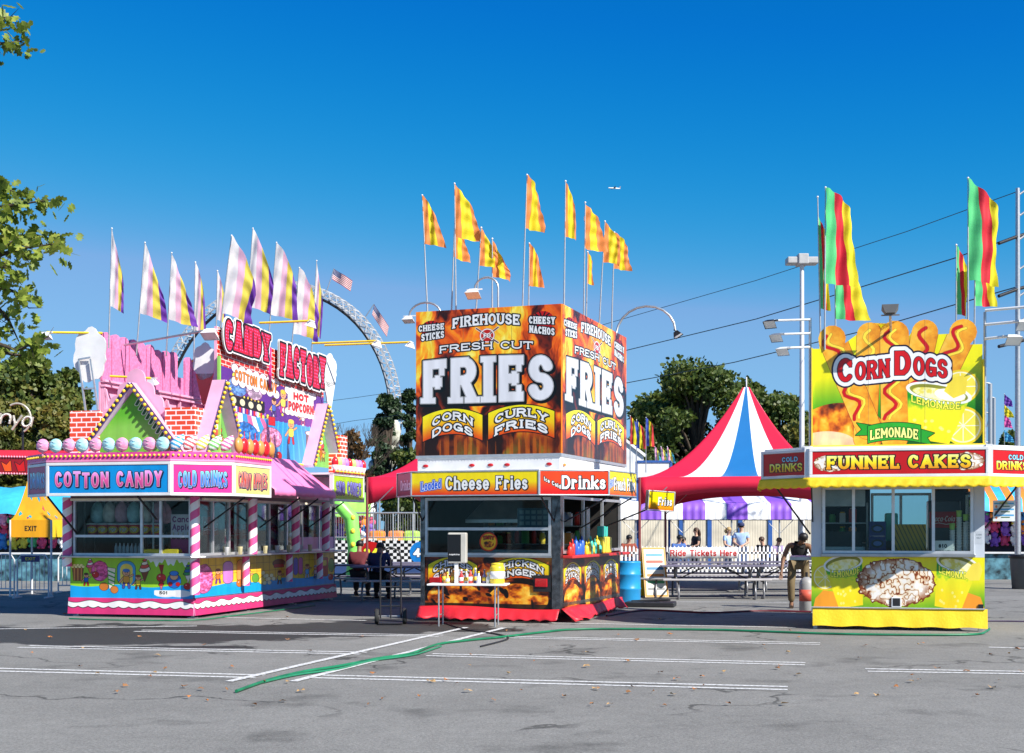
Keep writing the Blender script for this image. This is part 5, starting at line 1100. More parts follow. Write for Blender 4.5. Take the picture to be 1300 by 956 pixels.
def corn_stock(r):
    MW = Matrix.Translation(r.location) @ Matrix.Rotation(r.rotation_euler.z, 4, 'Z'); rz = r.rotation_euler.z
    back_shelf(MW, rz, (.08, 2.1, 1.35), .85, 2, 's', 'at the back of the corn dog stall', 9)
    bx = Cv(120, 120, (.02, .08, .42)); bx.letters(bx.ellipse(60, 60, 44, 34), [(0, (.03, .03, .05))]); bx.fill(cov(bx.ellipse(60, 60, 30, 20)), (.35, .45, .7)); bm_ = MI('blue_carton', bx)
    sb = thing('work_bench', 'steel work bench behind the front window of the corn dog stall', 'bench', MW @ Vector((1.3, .55, .34)), rz); MB().box(-1.1, 1.1, -.35, .2, .86, .89).obj('bench_top', STEEL, sb)
    for x in (-1.05, 1.05):
        for y in (-.3, .15): MB().bar((x, y, 0), (x, y, .86), .03).obj('leg', STEEL, sb)
    for i in range(2):
        o = MB().slab((-.13, -.12, 0), (.13, -.12, 0), (.13, -.12, .23), (-.13, -.12, .23), .24, 0, 0).obj('blue_carton', [bm_], None, MW @ Vector((1.02, .35, 1.235 + i * .235)), rz); tag(o, '%s blue carton of the pair stacked behind the corn dog stall window' % ('lower', 'upper')[i], 'carton', 'blue cartons in the window')
    yb = Cv(200, 180, (.75, .62, .05)); [yb.fill(cov(yb.seg(-60 + k * 26, 0, 20 + k * 26, 180, 3)), (.25, .28, .1)) for k in range(10)]
    o = MB().slab((-.24, -.2, 0), (.24, -.2, 0), (.24, -.2, .42), (-.24, -.2, .42), .4, 0, 0).obj('yellow_carton', [MI('yellow_carton', yb)], None, MW @ Vector((1.52, .45, 1.235)), rz); tag(o, 'yellow carton with dark slanted stripes behind the middle window pane', 'carton')
    pc = Cv(200, 110, (.92, .92, .92)); pc.letters(pc.text('$10', 60, 66, 140, 36, .22), [(0, (.1, .1, .1))]); pc.letters(pc.text('MINIMUM CARD', 30, 96, 170, 12, .16), [(0, (.2, .2, .2))])
    o = MB().slab((0, 0, 0), (.32, 0, 0), (.32, 0, .19), (0, 0, .19), .004).obj('price_card', [MI('price_card', pc), WHM], None, MW @ Vector((1.83, .03, 1.21)), rz); tag(o, 'white card reading $10 in the right pane of the corn dog stall', 'price card')
    o = MB().slab((0, 0, 0), (.42, 0, 0), (.42, 0, .26), (0, 0, .26), .05).obj('drink_sign', [drink_sign(), WHM], None, MW @ Vector((1.86, .9, 1.6)), rz); tag(o, 'red soft drink sign with white script inside the corn dog stall', 'sign')
    o = MB().box(-.25, .25, -.2, .2, 0, 1.7).obj('drinks_fridge', M('dark_fridge', (.05, .05, .06), .3), None, MW @ Vector((2.1, 1.15, .34)), rz, .02); tag(o, 'dark drinks fridge under the red script sign', 'fridge')
    GC = M('cup_green', (.45, .7, .15), .5)
    for i, (x, h) in enumerate(((2.14, .36), (2.24, .56), (2.34, .5), (2.43, .72))):
        o = thing('cup_stack', '%s tall stack of white cups in the right pane of the corn dog stall' % ['leftmost', 'second', 'third', 'rightmost'][i], 'cup stack', MW @ Vector((x, .12, 1.21)), 0, 'cup stacks in the right pane')
        m = MB(); k = int(h / .04); m.lathe((0, 0, 0), [(q, z) for j in range(k) for q, z in ((.036, j * .04), (.042, j * .04 + .034), (.045, j * .04 + .036))], 12); m.obj('cups', WHM, o); MB().lathe((0, 0, h), [(.036, 0), (.046, .1), (.0, .1)], 12).obj('top_cup', GC, o)
    o = thing('juice_dispenser', 'teal and clear drinks dispenser on the bench between the panes', 'drinks dispenser', MW @ Vector((1.25, .6, 1.235)), rz); MB().box(-.1, .1, -.1, .1, 0, .15).obj('base', BLK, o); MB().box(-.1, .1, -.1, .1, .15, .6).obj('tank', M('teal_tank', (.1, .5, .42), .2), o, bevel=.03)
    o = thing('fry_machine', 'dark steel fryer on the left side of the corn dog stall', 'fryer', MW @ Vector((.5, 1.0, .34)), rz); MB().box(-.35, .35, -.3, .3, 0, .95).obj('cabinet', STEEL, o); MB().box(-.3, .3, -.25, .25, .95, 1.2).obj('tank', BLK, o)
    o = thing('exit_hood', 'small steel extractor hood hanging in the corn dog stall', 'cooker hood', MW @ Vector((.5, 1.0, 1.95)), rz); MB().box(-.35, .35, -.3, .3, 0, .3).obj('hood_shell', STEEL, o)
    mc = Cv(160, 120, (.90, .92, .92)); 
    for k in range(3):
        mc.fill(cov(mc.seg(12, 18 + k * 34, 148, 18 + k * 34, 5)), (.35, .65, .85)); mc.fill(cov(mc.seg(60, 34 + k * 32, 120, 34 + k * 32, 3)), (.25, .4, .25)); mc.fill(cov(mc.ellipse(24, 36 + k * 32, 8, 8)), (.9, .5, .3))
    mc.letters(mc.text('MENU', 50, 24, 110, 16, .2), [(0, (.75, .7, .1))])
    o = MB().slab((0, 0, 0), (.32, 0, 0), (.32, 0, .32), (0, 0, .32), .004).obj('menu_sheet', [MI('menu_sheet', mc), WHM], None, MW @ Vector((2.72, -.05, 1.7)), rz); tag(o, 'white paper menu sheet hanging right of the corn dog stall', 'menu')

# ------------------------------------------------------------------ flags
def flag(name, label, group, base, tip, w, h, cols, droop=.55, seed=0, phase=0., yaw=0., first=0., stub=0.):
    """pole from base to tip with a striped flag hanging in folds from its top"""
    base, tip = Vector(base), Vector(tip); o = thing(name, label, 'flag', base, 0, group)
    tip = tip - base; d = tip.normalized(); MB().tube([(0, 0, 0), tip], [.016, .009], 8).obj('pole', GAL, o); MB().ball(tip, .018, n=8).obj('finial', WHM, o)
    rs = random.Random(seed); nb, na = 18, 16; out = Vector((math.cos(yaw), math.sin(yaw), 0)); side = Vector((-out.y, out.x, 0)); vs = []
    p1, p2 = rs.uniform(0, 6), rs.uniform(0, 6); rs_e = rs.uniform(1, 1.5); fa = rs.uniform(.10, .2); ff = rs.uniform(3.5, 7)
    for i in range(nb + 1):
        b = i / nb
        for k in range(na + 1):
            a = k / na
            hang = droop * (b ** rs_e) * h * (1 - .85 * a)
            amp = w * fa * b * (.5 + a)
            ww = b * w * (.72 + .28 * a - .10 * math.sin(b * 3 + a * 2 + p1))
            p = tip - d * (a * h + stub) + out * ww + side * (amp * math.sin(b * ff + a * 3.2 + p1 + phase) + .05 * w * math.sin(b * 15 + a * 5 + p2) + .03 * w * math.sin(a * 19 + b * 4 + p1)) - Vector((0, 0, hang))
            vs.append(p)
    m = MB(); mi = [min(len(cols) - 1, int(i / nb * len(cols))) for i in range(nb) for k in range(na)]
    m.add(vs, [(i * (na + 1) + k, i * (na + 1) + k + 1, (i + 1) * (na + 1) + k + 1, (i + 1) * (na + 1) + k) for i in range(nb) for k in range(na)], mi, None, True)
    m.obj('cloth', [cloth(c) for c in cols], o); return o
def cloth(c):
    k = 'cloth%02d%02d%02d' % tuple(int(q * 99) for q in c)
    if k in _M: return _M[k]
    m = bpy.data.materials.new('flag_cloth'); t = nt(m); b = t.nodes['Principled BSDF']; n = t.nodes; l = t.links
    no = n.new('ShaderNodeTexNoise'); no.inputs['Scale'].default_value = 5; co = n.new('ShaderNodeTexCoord'); l.new(co.outputs['Object'], no.inputs['Vector'])
    rp = n.new('ShaderNodeValToRGB'); rp.color_ramp.elements[0].position = .3; rp.color_ramp.elements[1].position = .7; rp.color_ramp.elements[0].color = (*[q * .9 for q in c], 1); rp.color_ramp.elements[1].color = (*c, 1)
    l.new(no.outputs['Fac'], rp.inputs['Fac']); l.new(rp.outputs['Color'], b.inputs['Base Color']); b.inputs['Roughness'].default_value = .7
    tl = n.new('ShaderNodeBsdfTranslucent'); l.new(rp.outputs['Color'], tl.inputs[0]); mx = n.new('ShaderNodeMixShader'); mx.inputs[0].default_value = .35
    l.new(b.outputs[0], mx.inputs[1]); l.new(tl.outputs[0], mx.inputs[2]); l.new(mx.outputs[0], n['Material Output'].inputs[0]); _M[k] = m; return m
ORD = ['first', 'second', 'third', 'fourth', 'fifth', 'sixth', 'seventh', 'eighth', 'ninth', 'tenth', 'eleventh', 'twelfth']
def flags():
    OR, YE = (.80, .27, .07), (.82, .68, .015); k = 0
    # (base px, base py, tip px, tip py, flag width px, flag height px, depth, droop, yaw)
    L = [(543, 392, 536, 248, 24, 62, 23.6, .28), (579, 392, 577, 233, 30, 68, 23.5, .35), (573, 392, 578, 262, 19, 64, 24.3, .5), (604, 392, 611, 289, 22, 48, 23.6, .55), (625, 392, 625, 303, 22, 48, 23.6, .6),
         (663, 392, 669, 222, 26, 68, 23.2, .3), (671, 392, 672, 309, 17, 54, 24.5, .2), (716, 392, 718, 230, 14, 70, 23.0, .3), (741, 408, 743, 257, 28, 58, 24, .25), (760, 418, 768, 281, 22, 52, 24.8, .35), (776, 428, 780, 295, 24, 46, 25.6, .25), (744, 410, 746, 320, 9, 40, 25.4, .2)]
    for i, (bx, by, tx, ty, w, h, Y, dr) in enumerate(L):
        b = at(bx, by + 10, Y); t = at(tx, ty, Y); wm = w * 1.12 * Y / F; hm = h * Y / F
        flag('stall_flag', '%s orange and yellow striped flag from the left above the fries stall' % ORD[i], 'orange and yellow flags above the fries stall', b, t, wm, hm, [OR, YE, YE, OR] if i % 2 else [OR, YE, OR], dr + .12, i, i * 1.1, R(8 + 12 * (i % 3)))
    WH, PK_, YL, PR = (.74, .72, .72), (.74, .44, .58), (.74, .62, .08), (.17, .045, .40)
    L = [(138, 430, 142, 290, 18, 98, 25.0, .35), (173, 440, 184, 308, 28, 90, 25.6, .35), (211, 440, 218, 321, 30, 84, 26.4, .35), (246, 450, 248, 333, 15, 86, 27, .2), (274, 440, 276, 344, 12, 62, 27, .3), (279, 410, 294, 299, 40, 100, 25, .35),
         (310, 430, 321, 290, 28, 100, 27, .3), (340, 430, 351, 308, 34, 92, 27.6, .2), (368, 450, 380, 340, 34, 84, 28.6, .3), (395, 445, 402, 331, 9, 92, 29.4, .2)]
    for i, (bx, by, tx, ty, w, h, Y, dr) in enumerate(L):
        b = at(bx, by + 12, Y); t = at(tx, ty, Y)
        flag('stall_flag', '%s white, pink, yellow and purple flag from the left above the candy stall' % ORD[i], 'pastel flags above the candy stall', b, t, w * 1.12 * Y / F, h * Y / F, [WH, PK_, YL, PR], dr + .38, 30 + i, i * .9, R(4 + 12 * (i % 3)))
    GR, RD, YY = (.10, .62, .22), (.75, .02, .04), (.93, .80, .02)
    L = [(1042, 430, 1038, 250, 12, 118, 21.6, .2, 'narrow furled'), (1047, 430, 1048, 238, 42, 122, 21.2, .2, 'large upper'), (1061, 432, 1060, 325, 36, 80, 21.9, .15, 'lower overlapping'),
         (1214, 425, 1214, 311, 16, 88, 21.8, .3, 'short dark folded'), (1229, 425, 1229, 226, 44, 130, 20.9, .3, 'tallest billowing'), (1237, 425, 1238, 320, 28, 68, 21.6, .1, 'low square')]
    for i, (bx, by, tx, ty, w, h, Y, dr, nm) in enumerate(L):
        b = at(bx, by + 14, Y); t = at(tx, ty, Y)
        flag('stall_flag', '%s green, red and yellow flag above the corn dog stall, %s half' % (nm, 'left' if i < 3 else 'right'), 'green, red and yellow flags above the corn dog stall', b, t, w * 1.15 * Y / F, h * Y / F, [GR, RD, YY], dr, 60 + i, i * 1.3, R(6 + 10 * (i % 2)), stub=.3 if i == 0 else 0)
    # pennants far behind
    for i, (px, py, c) in enumerate(((800, 528, [(.75, .05, .05), YE, (.05, .1, .5)]), (808, 533, [(.05, .1, .5), YE, (.75, .05, .05)]), (820, 530, [(.05, .1, .5), YE, (.75, .05, .05)]))):
        flag('pennant_flag', '%s of three red, yellow and blue pennants beside the white ribbed building' % ORD[i], 'pennants beside the white ribbed building', at(px, 600, 44), at(px, py, 44), 12 * 44 / F, 36 * 44 / F, c, .3, 90 + i, i, R(-20))
    for i, px in enumerate((833, 841, 849)):
        flag('pennant_flag', '%s of three pastel banners above the blue-framed board' % ORD[i], 'pastel banners above the blue-framed board', at(px, 606, 46), at(px - 2, 567, 46), 10 * 46 / F, 20 * 46 / F, [(.85, .4, .6), (.9, .8, .1), (.05, .4, .5)], .5, 95 + i, i, R(-20))
    for i, (py, c) in enumerate(((500, [PR]), (514, [YE]), (527, [(.8, .1, .4)]), (545, [(.05, .35, .6)]))):
        flag('pennant_flag', '%s pennant down the thin mast beyond the corn dog stall lamps' % ['purple', 'yellow', 'pink', 'blue'][i], 'pennants on the thin mast', at(1275, 600, 60), at(1275, py, 60), .4, .55, c, .6, 99 + i, i, R(-20))
    # two small national flags on the ring ride
    us = Cv(160, 90, (.85, .84, .84))
    for k in range(7): us.fill(cov(us.rect(0, k * 13.8, 160, k * 13.8 + 7)), (.62, .08, .12))
    us.fill(cov(us.rect(0, 0, 66, 48)), (.08, .12, .35)); [us.fill(cov(us.ellipse(8 + i * 10, 7 + j * 8, 2, 2)), (.9, .9, .9)) for i in range(6) for j in range(5)]
    um = MI('starry_flag', us, .7)
    for i, (bx, by, tx, ty) in enumerate(((415, 369, 424, 341), (462, 405, 475, 386))):
        Y = 79.6; b, t = at(bx, by, Y), at(tx, ty, Y); o = thing('ride_flag', 'small stars and stripes flag on the ring ride, %s' % ('upper one near the top', 'lower one on the right curve')[i], 'flag', b, 0, 'stars and stripes on the ring ride')
        MB().tube([(0, 0, 0), t - b], .03, 6).obj('pole', GAL, o); m = MB(); vs = []; uv = []; n = 10; tt = t - b; dr = (Vector((.95, 0, -.62)), Vector((.75, 0, -1.15)))[i]
        for a in range(n + 1):
            for k in range(5): vs.append(tt + dr * (a / n) * 1.15 + Vector((.0, .1 * math.sin(a * .8), 0)) - Vector((.12, 0, .62)) * (k / 4))
        fs = [(a * 5 + k, a * 5 + k + 1, (a + 1) * 5 + k + 1, (a + 1) * 5 + k) for a in range(n) for k in range(4)]
        uvs = [[(q // 5 / n, 1 - q % 5 / 4) for q in f] for f in fs]; m.add(vs, fs, 0, uvs, True); m.obj('cloth', um, o)

# ------------------------------------------------------------------ ring ride
def ring_ride():
    Y = 80.; s = Y / F; c = at(349, 530, Y); a_, b_ = 163 / 173., 1; Rr = 173 * s; rz = math.acos(163 / 173.)
    o = thing('ring_ride', 'tall white truss ring of a roller coaster ride behind the candy stall', 'fairground ride', c, -rz)
    band = MB(); tri = MB(); dark = MB(); n = 96; rin, dpt = Rr - .44, .8
    W = lambda a, r_, y: Vector((r_ * math.cos(a), y, r_ * math.sin(a)))
    for i in range(n):
        a0, a1 = 2 * math.pi * i / n, 2 * math.pi * (i + 1) / n; am = (a0 + a1) / 2
        for y in (-dpt / 2, dpt / 2):
            for ra, rb in ((Rr - .09, Rr), (rin, rin + .09)):
                v = [W(a0, ra, y), W(a1, ra, y), W(a1, rb, y), W(a0, rb, y)]; band.add(v if y > 0 else v[::-1], [(0, 1, 2, 3)])
            band.bar(W(a0, rin + .06, y), W(am, Rr - .06, y), .055); band.bar(W(am, Rr - .06, y), W(a1, rin + .06, y), .055)
        for rr in (Rr - .03, rin + .03):
            band.bar(W(a0, rr, -dpt / 2), W(a0, rr, dpt / 2), .05)
    band.obj('ring_truss', M('ride_white', (.55, .56, .58), .5, 0, .2, 2), o)
    m = MB(); m.tube([W(2 * math.pi * i / 64, rin - .14, 0) for i in range(65)], .09, 6); [m.bar(W(2 * math.pi * (i + .5) / 32, rin, 0), W(2 * math.pi * (i + .5) / 32, rin - .2, 0), .1) for i in range(32)]; m.obj('track', BLK, o)
    m = MB(); 
    for sg in (-1, 1): m.bar((sg * Rr * .6, .8 * sg, -c.z + .0), W(R(270 + sg * 40), Rr, 0), .35)
    m.box(-6, 6, -1.6, 1.6, -c.z, -c.z + .7); m.obj('base', M('ride_base', (.3, .05, .05), .5), o)
    t = MB(); A = math.radians
    for k in range(6): 
        a = A(-14 - 5 * k); p = W(a, rin - .42, 0); t.ball(p, .45, .5, .42, 10)
    t.obj('train', M('checker_train', (.35, .36, .36), .4, 0, .8, 3), o)
    m = MB(); e = W(A(-2), Rr - .2, -.6); m.ball(e + Vector((.0, 0, -.8)), .55, .3, .9, 10).ball(e + Vector((-.2, 0, -2.2)), .7, .3, .8, 10); m.obj('emblem', M('pale_emblem', (.6, .6, .5), .5, 0, .5, 3), o)

# ------------------------------------------------------------------ marquee tents
def peak_tent(fl, W, rz, label, he=2.88, hp=5.35):
    o = thing('peak_tent', label, 'tent', (fl.x, fl.y, 0), rz, 'peaked marquee tents'); cx = cy = W / 2
    RD, WH_, BL = (M('tent_red', (.66, .012, .05), .5, 0, .05, 2), M('tent_white', (.80, .80, .82), .5, 0, .04, 2), M('tent_blue', (.012, .15, .40), .5, 0, .05, 2))
    m = MB(); n = 16; seg = 30; cols = []; vs = []; ed = []
    cor = [(0, 0), (W, 0), (W, W), (0, W)]
    for s in range(4):
        (x0, y0), (x1, y1) = cor[s], cor[(s + 1) % 4]
        for i in range(seg): t = i / seg; ed.append((x0 + (x1 - x0) * t, y0 + (y1 - y0) * t, t))
    N = len(ed)
    for x, y, t in ed:
        for k in range(n + 1):
            q = k / n; f = (1 - q); rr = f * (.93) + .05 * f; z = he + (hp - he) * (q ** 1.75) + .0; sag = -.07 * math.sin(math.pi * t) * math.sin(math.pi * min(1, f)) 
            vs.append((cx + (x - cx) * (1 - q * .965), cy + (y - cy) * (1 - q * .965), z + sag * (1 - q)))
    fs = []; mi = []
    for i in range(N):
        j = (i + 1) % N; t = (i % seg + .5) / seg; mt = [0, 0, 1, 2, 1, 0, 0][min(6, int(t * 7))] if False else (0 if t < .2 or t > .8 else 1 if t < .40 or t > .60 else 2)
        for k in range(n): fs.append((i * (n + 1) + k, j * (n + 1) + k, j * (n + 1) + k + 1, i * (n + 1) + k + 1)); mi.append(mt)
    m.add(vs, fs, mi, None, True); r_ = m.obj('canopy', [RD, WH_, BL], o)
    m = MB(); m.lathe((cx, cy, hp - .42), [(.30, 0), (.2, .15), (.1, .35), (.05, .42)], 16); m.obj('peak_cap', BL, o); MB().tube([(cx, cy, hp), (cx, cy, hp + .28)], .018).obj('finial', WHM, o)
    for s in range(4):
        (x0, y0), (x1, y1) = cor[s], cor[(s + 1) % 4]; m = MB(); vs = []
        for i in range(seg + 1):
            t = i / seg; x, y = x0 + (x1 - x0) * t, y0 + (y1 - y0) * t; arch = .62 * (1 - (abs(2 * t - 1)) ** 2.2 * 0 - 1) ; hb = .70 - .32 * (1 - abs(2 * t - 1) ** 2.4)
            vs += [(x, y, he - .0), (x, y, he - hb)]
        m.add(vs, [(2 * i, 2 * i + 1, 2 * i + 3, 2 * i + 2) for i in range(seg)], 0, None, True); v = m.obj('valance', RD, o); v.modifiers.new('cloth', 'SOLIDIFY').thickness = .01
        MB().tube([(x0, y0, 0), (x0, y0, he)], .035).obj('pole', M('tent_pole', (.25, .07, .07), .4, .3), o)
        L = Vector((x1 - x0, y1 - y0, 0)).normalized()
        for a, b in (((x0, y0, he - .9), Vector((x0, y0, he - .25)) + L * .7), ((x1, y1, he - .9), Vector((x1, y1, he - .25)) - L * .7)): MB().tube([a, b], .014, 6).obj('brace', GAL, o)
    return o
def striped_canopy():
    Y = 44.6; p0, p1 = gx(788, Y), gx(1036, Y); L = p1.x - p0.x; o = thing('striped_canopy', 'low purple and white striped canopy behind the picket fence', 'canopy', p0, 0)
    PU, WH_ = M('canopy_purple', (.22, .08, .55), .55, 0, .06, 2), M('canopy_white', (.82, .82, .82), .55, 0, .04, 2); n = 120; vs = []; mi = []; fs = []
    z0, z1, z2 = 1.84, 2.4, 2.68
    for i in range(n + 1):
        x = L * i / n; f = .03 * math.sin(i * 1.35); sc = .04 * abs(math.sin(i * .55))
        vs += [(x, -.02 + f, z0 + sc), (x, f * .6, (z0 + z1) / 2), (x, 0, z1), (x, .6, z1 + .12), (x, 1.6, z2 + .1), (x, 3.2, z1 + .1)]
    for i in range(n):
        for k in range(5): fs.append((i * 6 + k, (i + 1) * 6 + k, (i + 1) * 6 + k + 1, i * 6 + k + 1)); mi.append([1, 0][int((i + 2) / n * 9) % 2])
    m = MB().add(vs, fs, mi, None, True); c = m.obj('canopy_cloth', [PU, WH_], o)
    MB().bar((.0, -.03, z0 + .02), (L, -.03, z0 + .02), .03).obj('edge_rope', BLK, o)
    for i, x in enumerate((.5, 2.1, 3.7, 5.3)): 
        MB().tube([(x, .05, 0), (x, .05, 2.4)], .03).obj('pole', GAL, o); MB().tube([(x, .05, 1.4), (x + .5, .05, 1.9)], .012, 6).obj('brace', GAL, o); MB().tube([(x, .05, 1.4), (x - .5, .05, 1.9)], .012, 6).obj('brace', GAL, o)
    return o

# ------------------------------------------------------------------ yard furniture
def picnic_table():
    t = thing('picnic_table', 'x', 'picnic table', (0, 0, 0), 0, 'grey picnic tables'); TM = M('mesh_grey_purple', (.16, .15, .21), .5, .2, .1, 10); LM = M('bench_edge', (.5, .47, .46), .45, .3)
    MB().box(-1.2, 1.2, -.38, .38, .71, .75).obj('tabletop', TM, t, bevel=.012)
    for s in (-1, 1): MB().box(-1.2, 1.2, s * .72 - .13, s * .72 + .13, .42, .46).obj('bench', LM if s < 0 else TM, t, bevel=.01)
    for x in (-.85, .85):
        m = MB()
        for s in (-1, 1): m.tube([(x, s * .82, .02), (x, s * .84, .12), (x, s * .74, .38), (x, s * .2, .40), (x, s * .12, .6), (x, s * .3, .7)], .024, 8); 
        m.tube([(x, -.72, .4), (x, .72, .4)], .022); m.tube([(x, -.82, .02), (x, -.5, .02)], .02).tube([(x, .82, .02), (x, .5, .02)], .02); m.obj('leg', M('leg_tube', (.22, .22, .23), .4, .6), t)
    MB().tube([(-.85, 0, .4), (-.2, 0, .7)], .014).obj('brace', BLK, t); MB().tube([(.85, 0, .4), (.2, 0, .7)], .014).obj('brace', BLK, t)
    return t
def furniture():
    t = picnic_table(); P = [(gx(905, 30.6), R(-2), 'long picnic table nearest in front of the picket fence, left half of the pair'), (gx(1010, 30.9), R(-2), 'picnic table at the left elbow of the man in the black tank top'), (gx(900, 33.6), R(-3), 'picnic table in the second row before the ticket banner'), (gx(1010, 34), R(-3), 'picnic table in the second row right of the ticket banner'),
       (gx(793, 31.5), R(-14), 'picnic table at the blue barrel beside the fries stall'), (gx(466, 31.2), R(-8), 'picnic table at which the hunched person sits'), (gx(516, 29.8), R(-4), 'picnic table just behind the hand truck'), (gx(545, 33.), R(-4), 'picnic table half behind the fries stall, left side')]
    for i, (p, a, l) in enumerate(P):
        o = t if i == 0 else dup(t); o.location = p; o.rotation_euler.z = a; o['label'] = l
    # picket fence
    Y = 42; z1 = 1.04
    WP = M('picket_white', (.80, .80, .80), .5, 0, .08, 6)
    for j, (pa, pb, lb) in enumerate(((752, 812, 'picket fence stretch by the blue barrel'), (814, 900, 'picket fence stretch carrying the left half of the ticket banner'), (902, 986, 'picket fence stretch right of the ticket banner'), (988, 1062, 'picket fence stretch behind the man in the tank top'))):
        a, b = gx(pa, Y + .03 * j), gx(pb, Y + .03 * j); L = (b - a).length; f = thing('picket_fence', 'white ' + lb, 'fence', a, 0, 'white picket fence'); m = MB(); n = int(L / .125)
        for i in range(n): x = .02 + i * .125; m.cut((x, 0, 0), (1, 0, 0), (0, 0, 1), [(0, .06), (.062, .06), (.062, z1 - .06), (.031, z1), (0, z1 - .06)], .02, 0, 0)
        m.obj('picket_panel', WP, f); MB().box(0, L, .0, .04, .3, .36).box(0, L, .0, .04, .78, .84).obj('rail', WP, f)
        for x in (.02, L - .08): MB().box(x, x + .06, .02, .08, 0, z1 - .1).obj('post', WP, f)
    c = Cv(620, 110, (.92, .92, .92)); d = c.text('Ride Tickets Here', 14, 88, 606, 66, .17, gap=.12); c.letters(d, [(1, (.75, .1, .1)), (0, (.72, .03, .06))])
    p = gx(849, Y - .1); m = MB(); vs = []; fs = []; uv = []; n = 30; w = 88 * Y / F
    for i in range(n + 1):
        for k in range(3): vs.append((w * i / n, .012 * math.sin(i * .9 + k), .60 + .17 * k * 1.0))
    fs = [(i * 3 + k, (i + 1) * 3 + k, (i + 1) * 3 + k + 1, i * 3 + k + 1) for i in range(n) for k in range(2)]; m.add([(x, y, z + .01) for x, y, z in vs], fs, 0, [[(q // 3 / n, q % 3 / 2) for q in f_] for f_ in fs], True)
    o = m.obj('ticket_banner', MI('ticket_banner', c, .6), None, p + Vector((0, 0, .03))); tag(o, 'white banner with red ride tickets lettering tied to the picket fence', 'banner'); o.modifiers.new('cloth', 'SOLIDIFY').thickness = .004
    # sandwich board
    c = Cv(120, 220, (.90, .88, .82)); c.letters(np.abs(c.rect(5, 5, 115, 215)) - 4, [(0, (.85, .55, .1))])
    for k, col in enumerate(((.3, .6, .8), (.8, .3, .2), (.2, .5, .7), (.85, .5, .2), (.3, .6, .4), (.5, .5, .5))): c.fill(cov(c.seg(22, 34 + k * 30, 98, 34 + k * 30, 6)), col)
    sb = thing('sandwich_board', 'yellow-edged A-frame menu board beside the blue barrel', 'menu board', gx(829, 30.8), R(12)); im = MI('sandwich_board', c)
    MB().slab((-.28, -.3, .02), (.28, -.3, .02), (.28, -.02, 1.15), (-.28, -.02, 1.15), .02).obj('front_board', [im, YEL], sb); MB().slab((.28, .3, .02), (-.28, .3, .02), (-.28, .02, 1.15), (.28, .02, 1.15), .02).obj('back_board', [im, YEL], sb)
    b = thing('blue_barrel', 'bright blue plastic barrel beside the right end of the fries stall', 'barrel', gx(797, 28.2)); MB().lathe((0, 0, 0), [(.25, 0), (.27, .04), (.27, .3), (.285, .32), (.27, .34), (.27, .6), (.285, .62), (.27, .64), (.27, .86), (.28, .88), (.25, .9)], 24).obj('barrel_body', BLUEP, b); MB().lathe((0, 0, .9), [(.25, 0), (.25, -.03), (0, -.03)], 24).obj('lid', BLUEP, b)
    b = thing('trash_bin', 'dark grey rubbish bin with a black bag at the right edge', 'bin', gx(1297, 35)); MB().lathe((0, 0, 0), [(.24, 0), (.3, .8), (.32, .82), (.32, .87), (.28, .87)], 22).obj('bin_body', M('bin_grey', (.09, .10, .11), .5), b); MB().lathe((0, 0, .8), [(.325, 0), (.335, .05), (.33, .1), (.28, .09), (.2, .0)], 22).obj('bag', M('bag_black', (.015, .015, .015), .3, bump=.4), b)
    # clutter at the foot of the fries stall
    o = MB().box(-.5, .5, -.3, .3, 0, .1).bar((-.4, 0, .1), (.4, .1, .14), .05).obj('cable_ramp', BLK, None, gx(826, 27.2), R(-12), .02); tag(o, 'low black cable ramp on the ground right of the fries stall', 'cable ramp')
    o = thing('gas_bottle', 'short grey and red canister standing at the left side of the corn dog stall', 'canister', gx(1024, 25.6)); MB().lathe((0, 0, 0), [(.12, 0), (.14, .03), (.14, .55), (.1, .62), (.04, .66)], 18).obj('canister_body', M('canister_grey', (.3, .3, .3), .5), o); MB().lathe((0, 0, .2), [(.1415, 0), (.1415, .22)], 18).obj('label_band', M('label_red', (.6, .1, .06)), o); MB().tube([(0, 0, .66), (0, 0, .75)], .025).obj('valve', BLK, o)

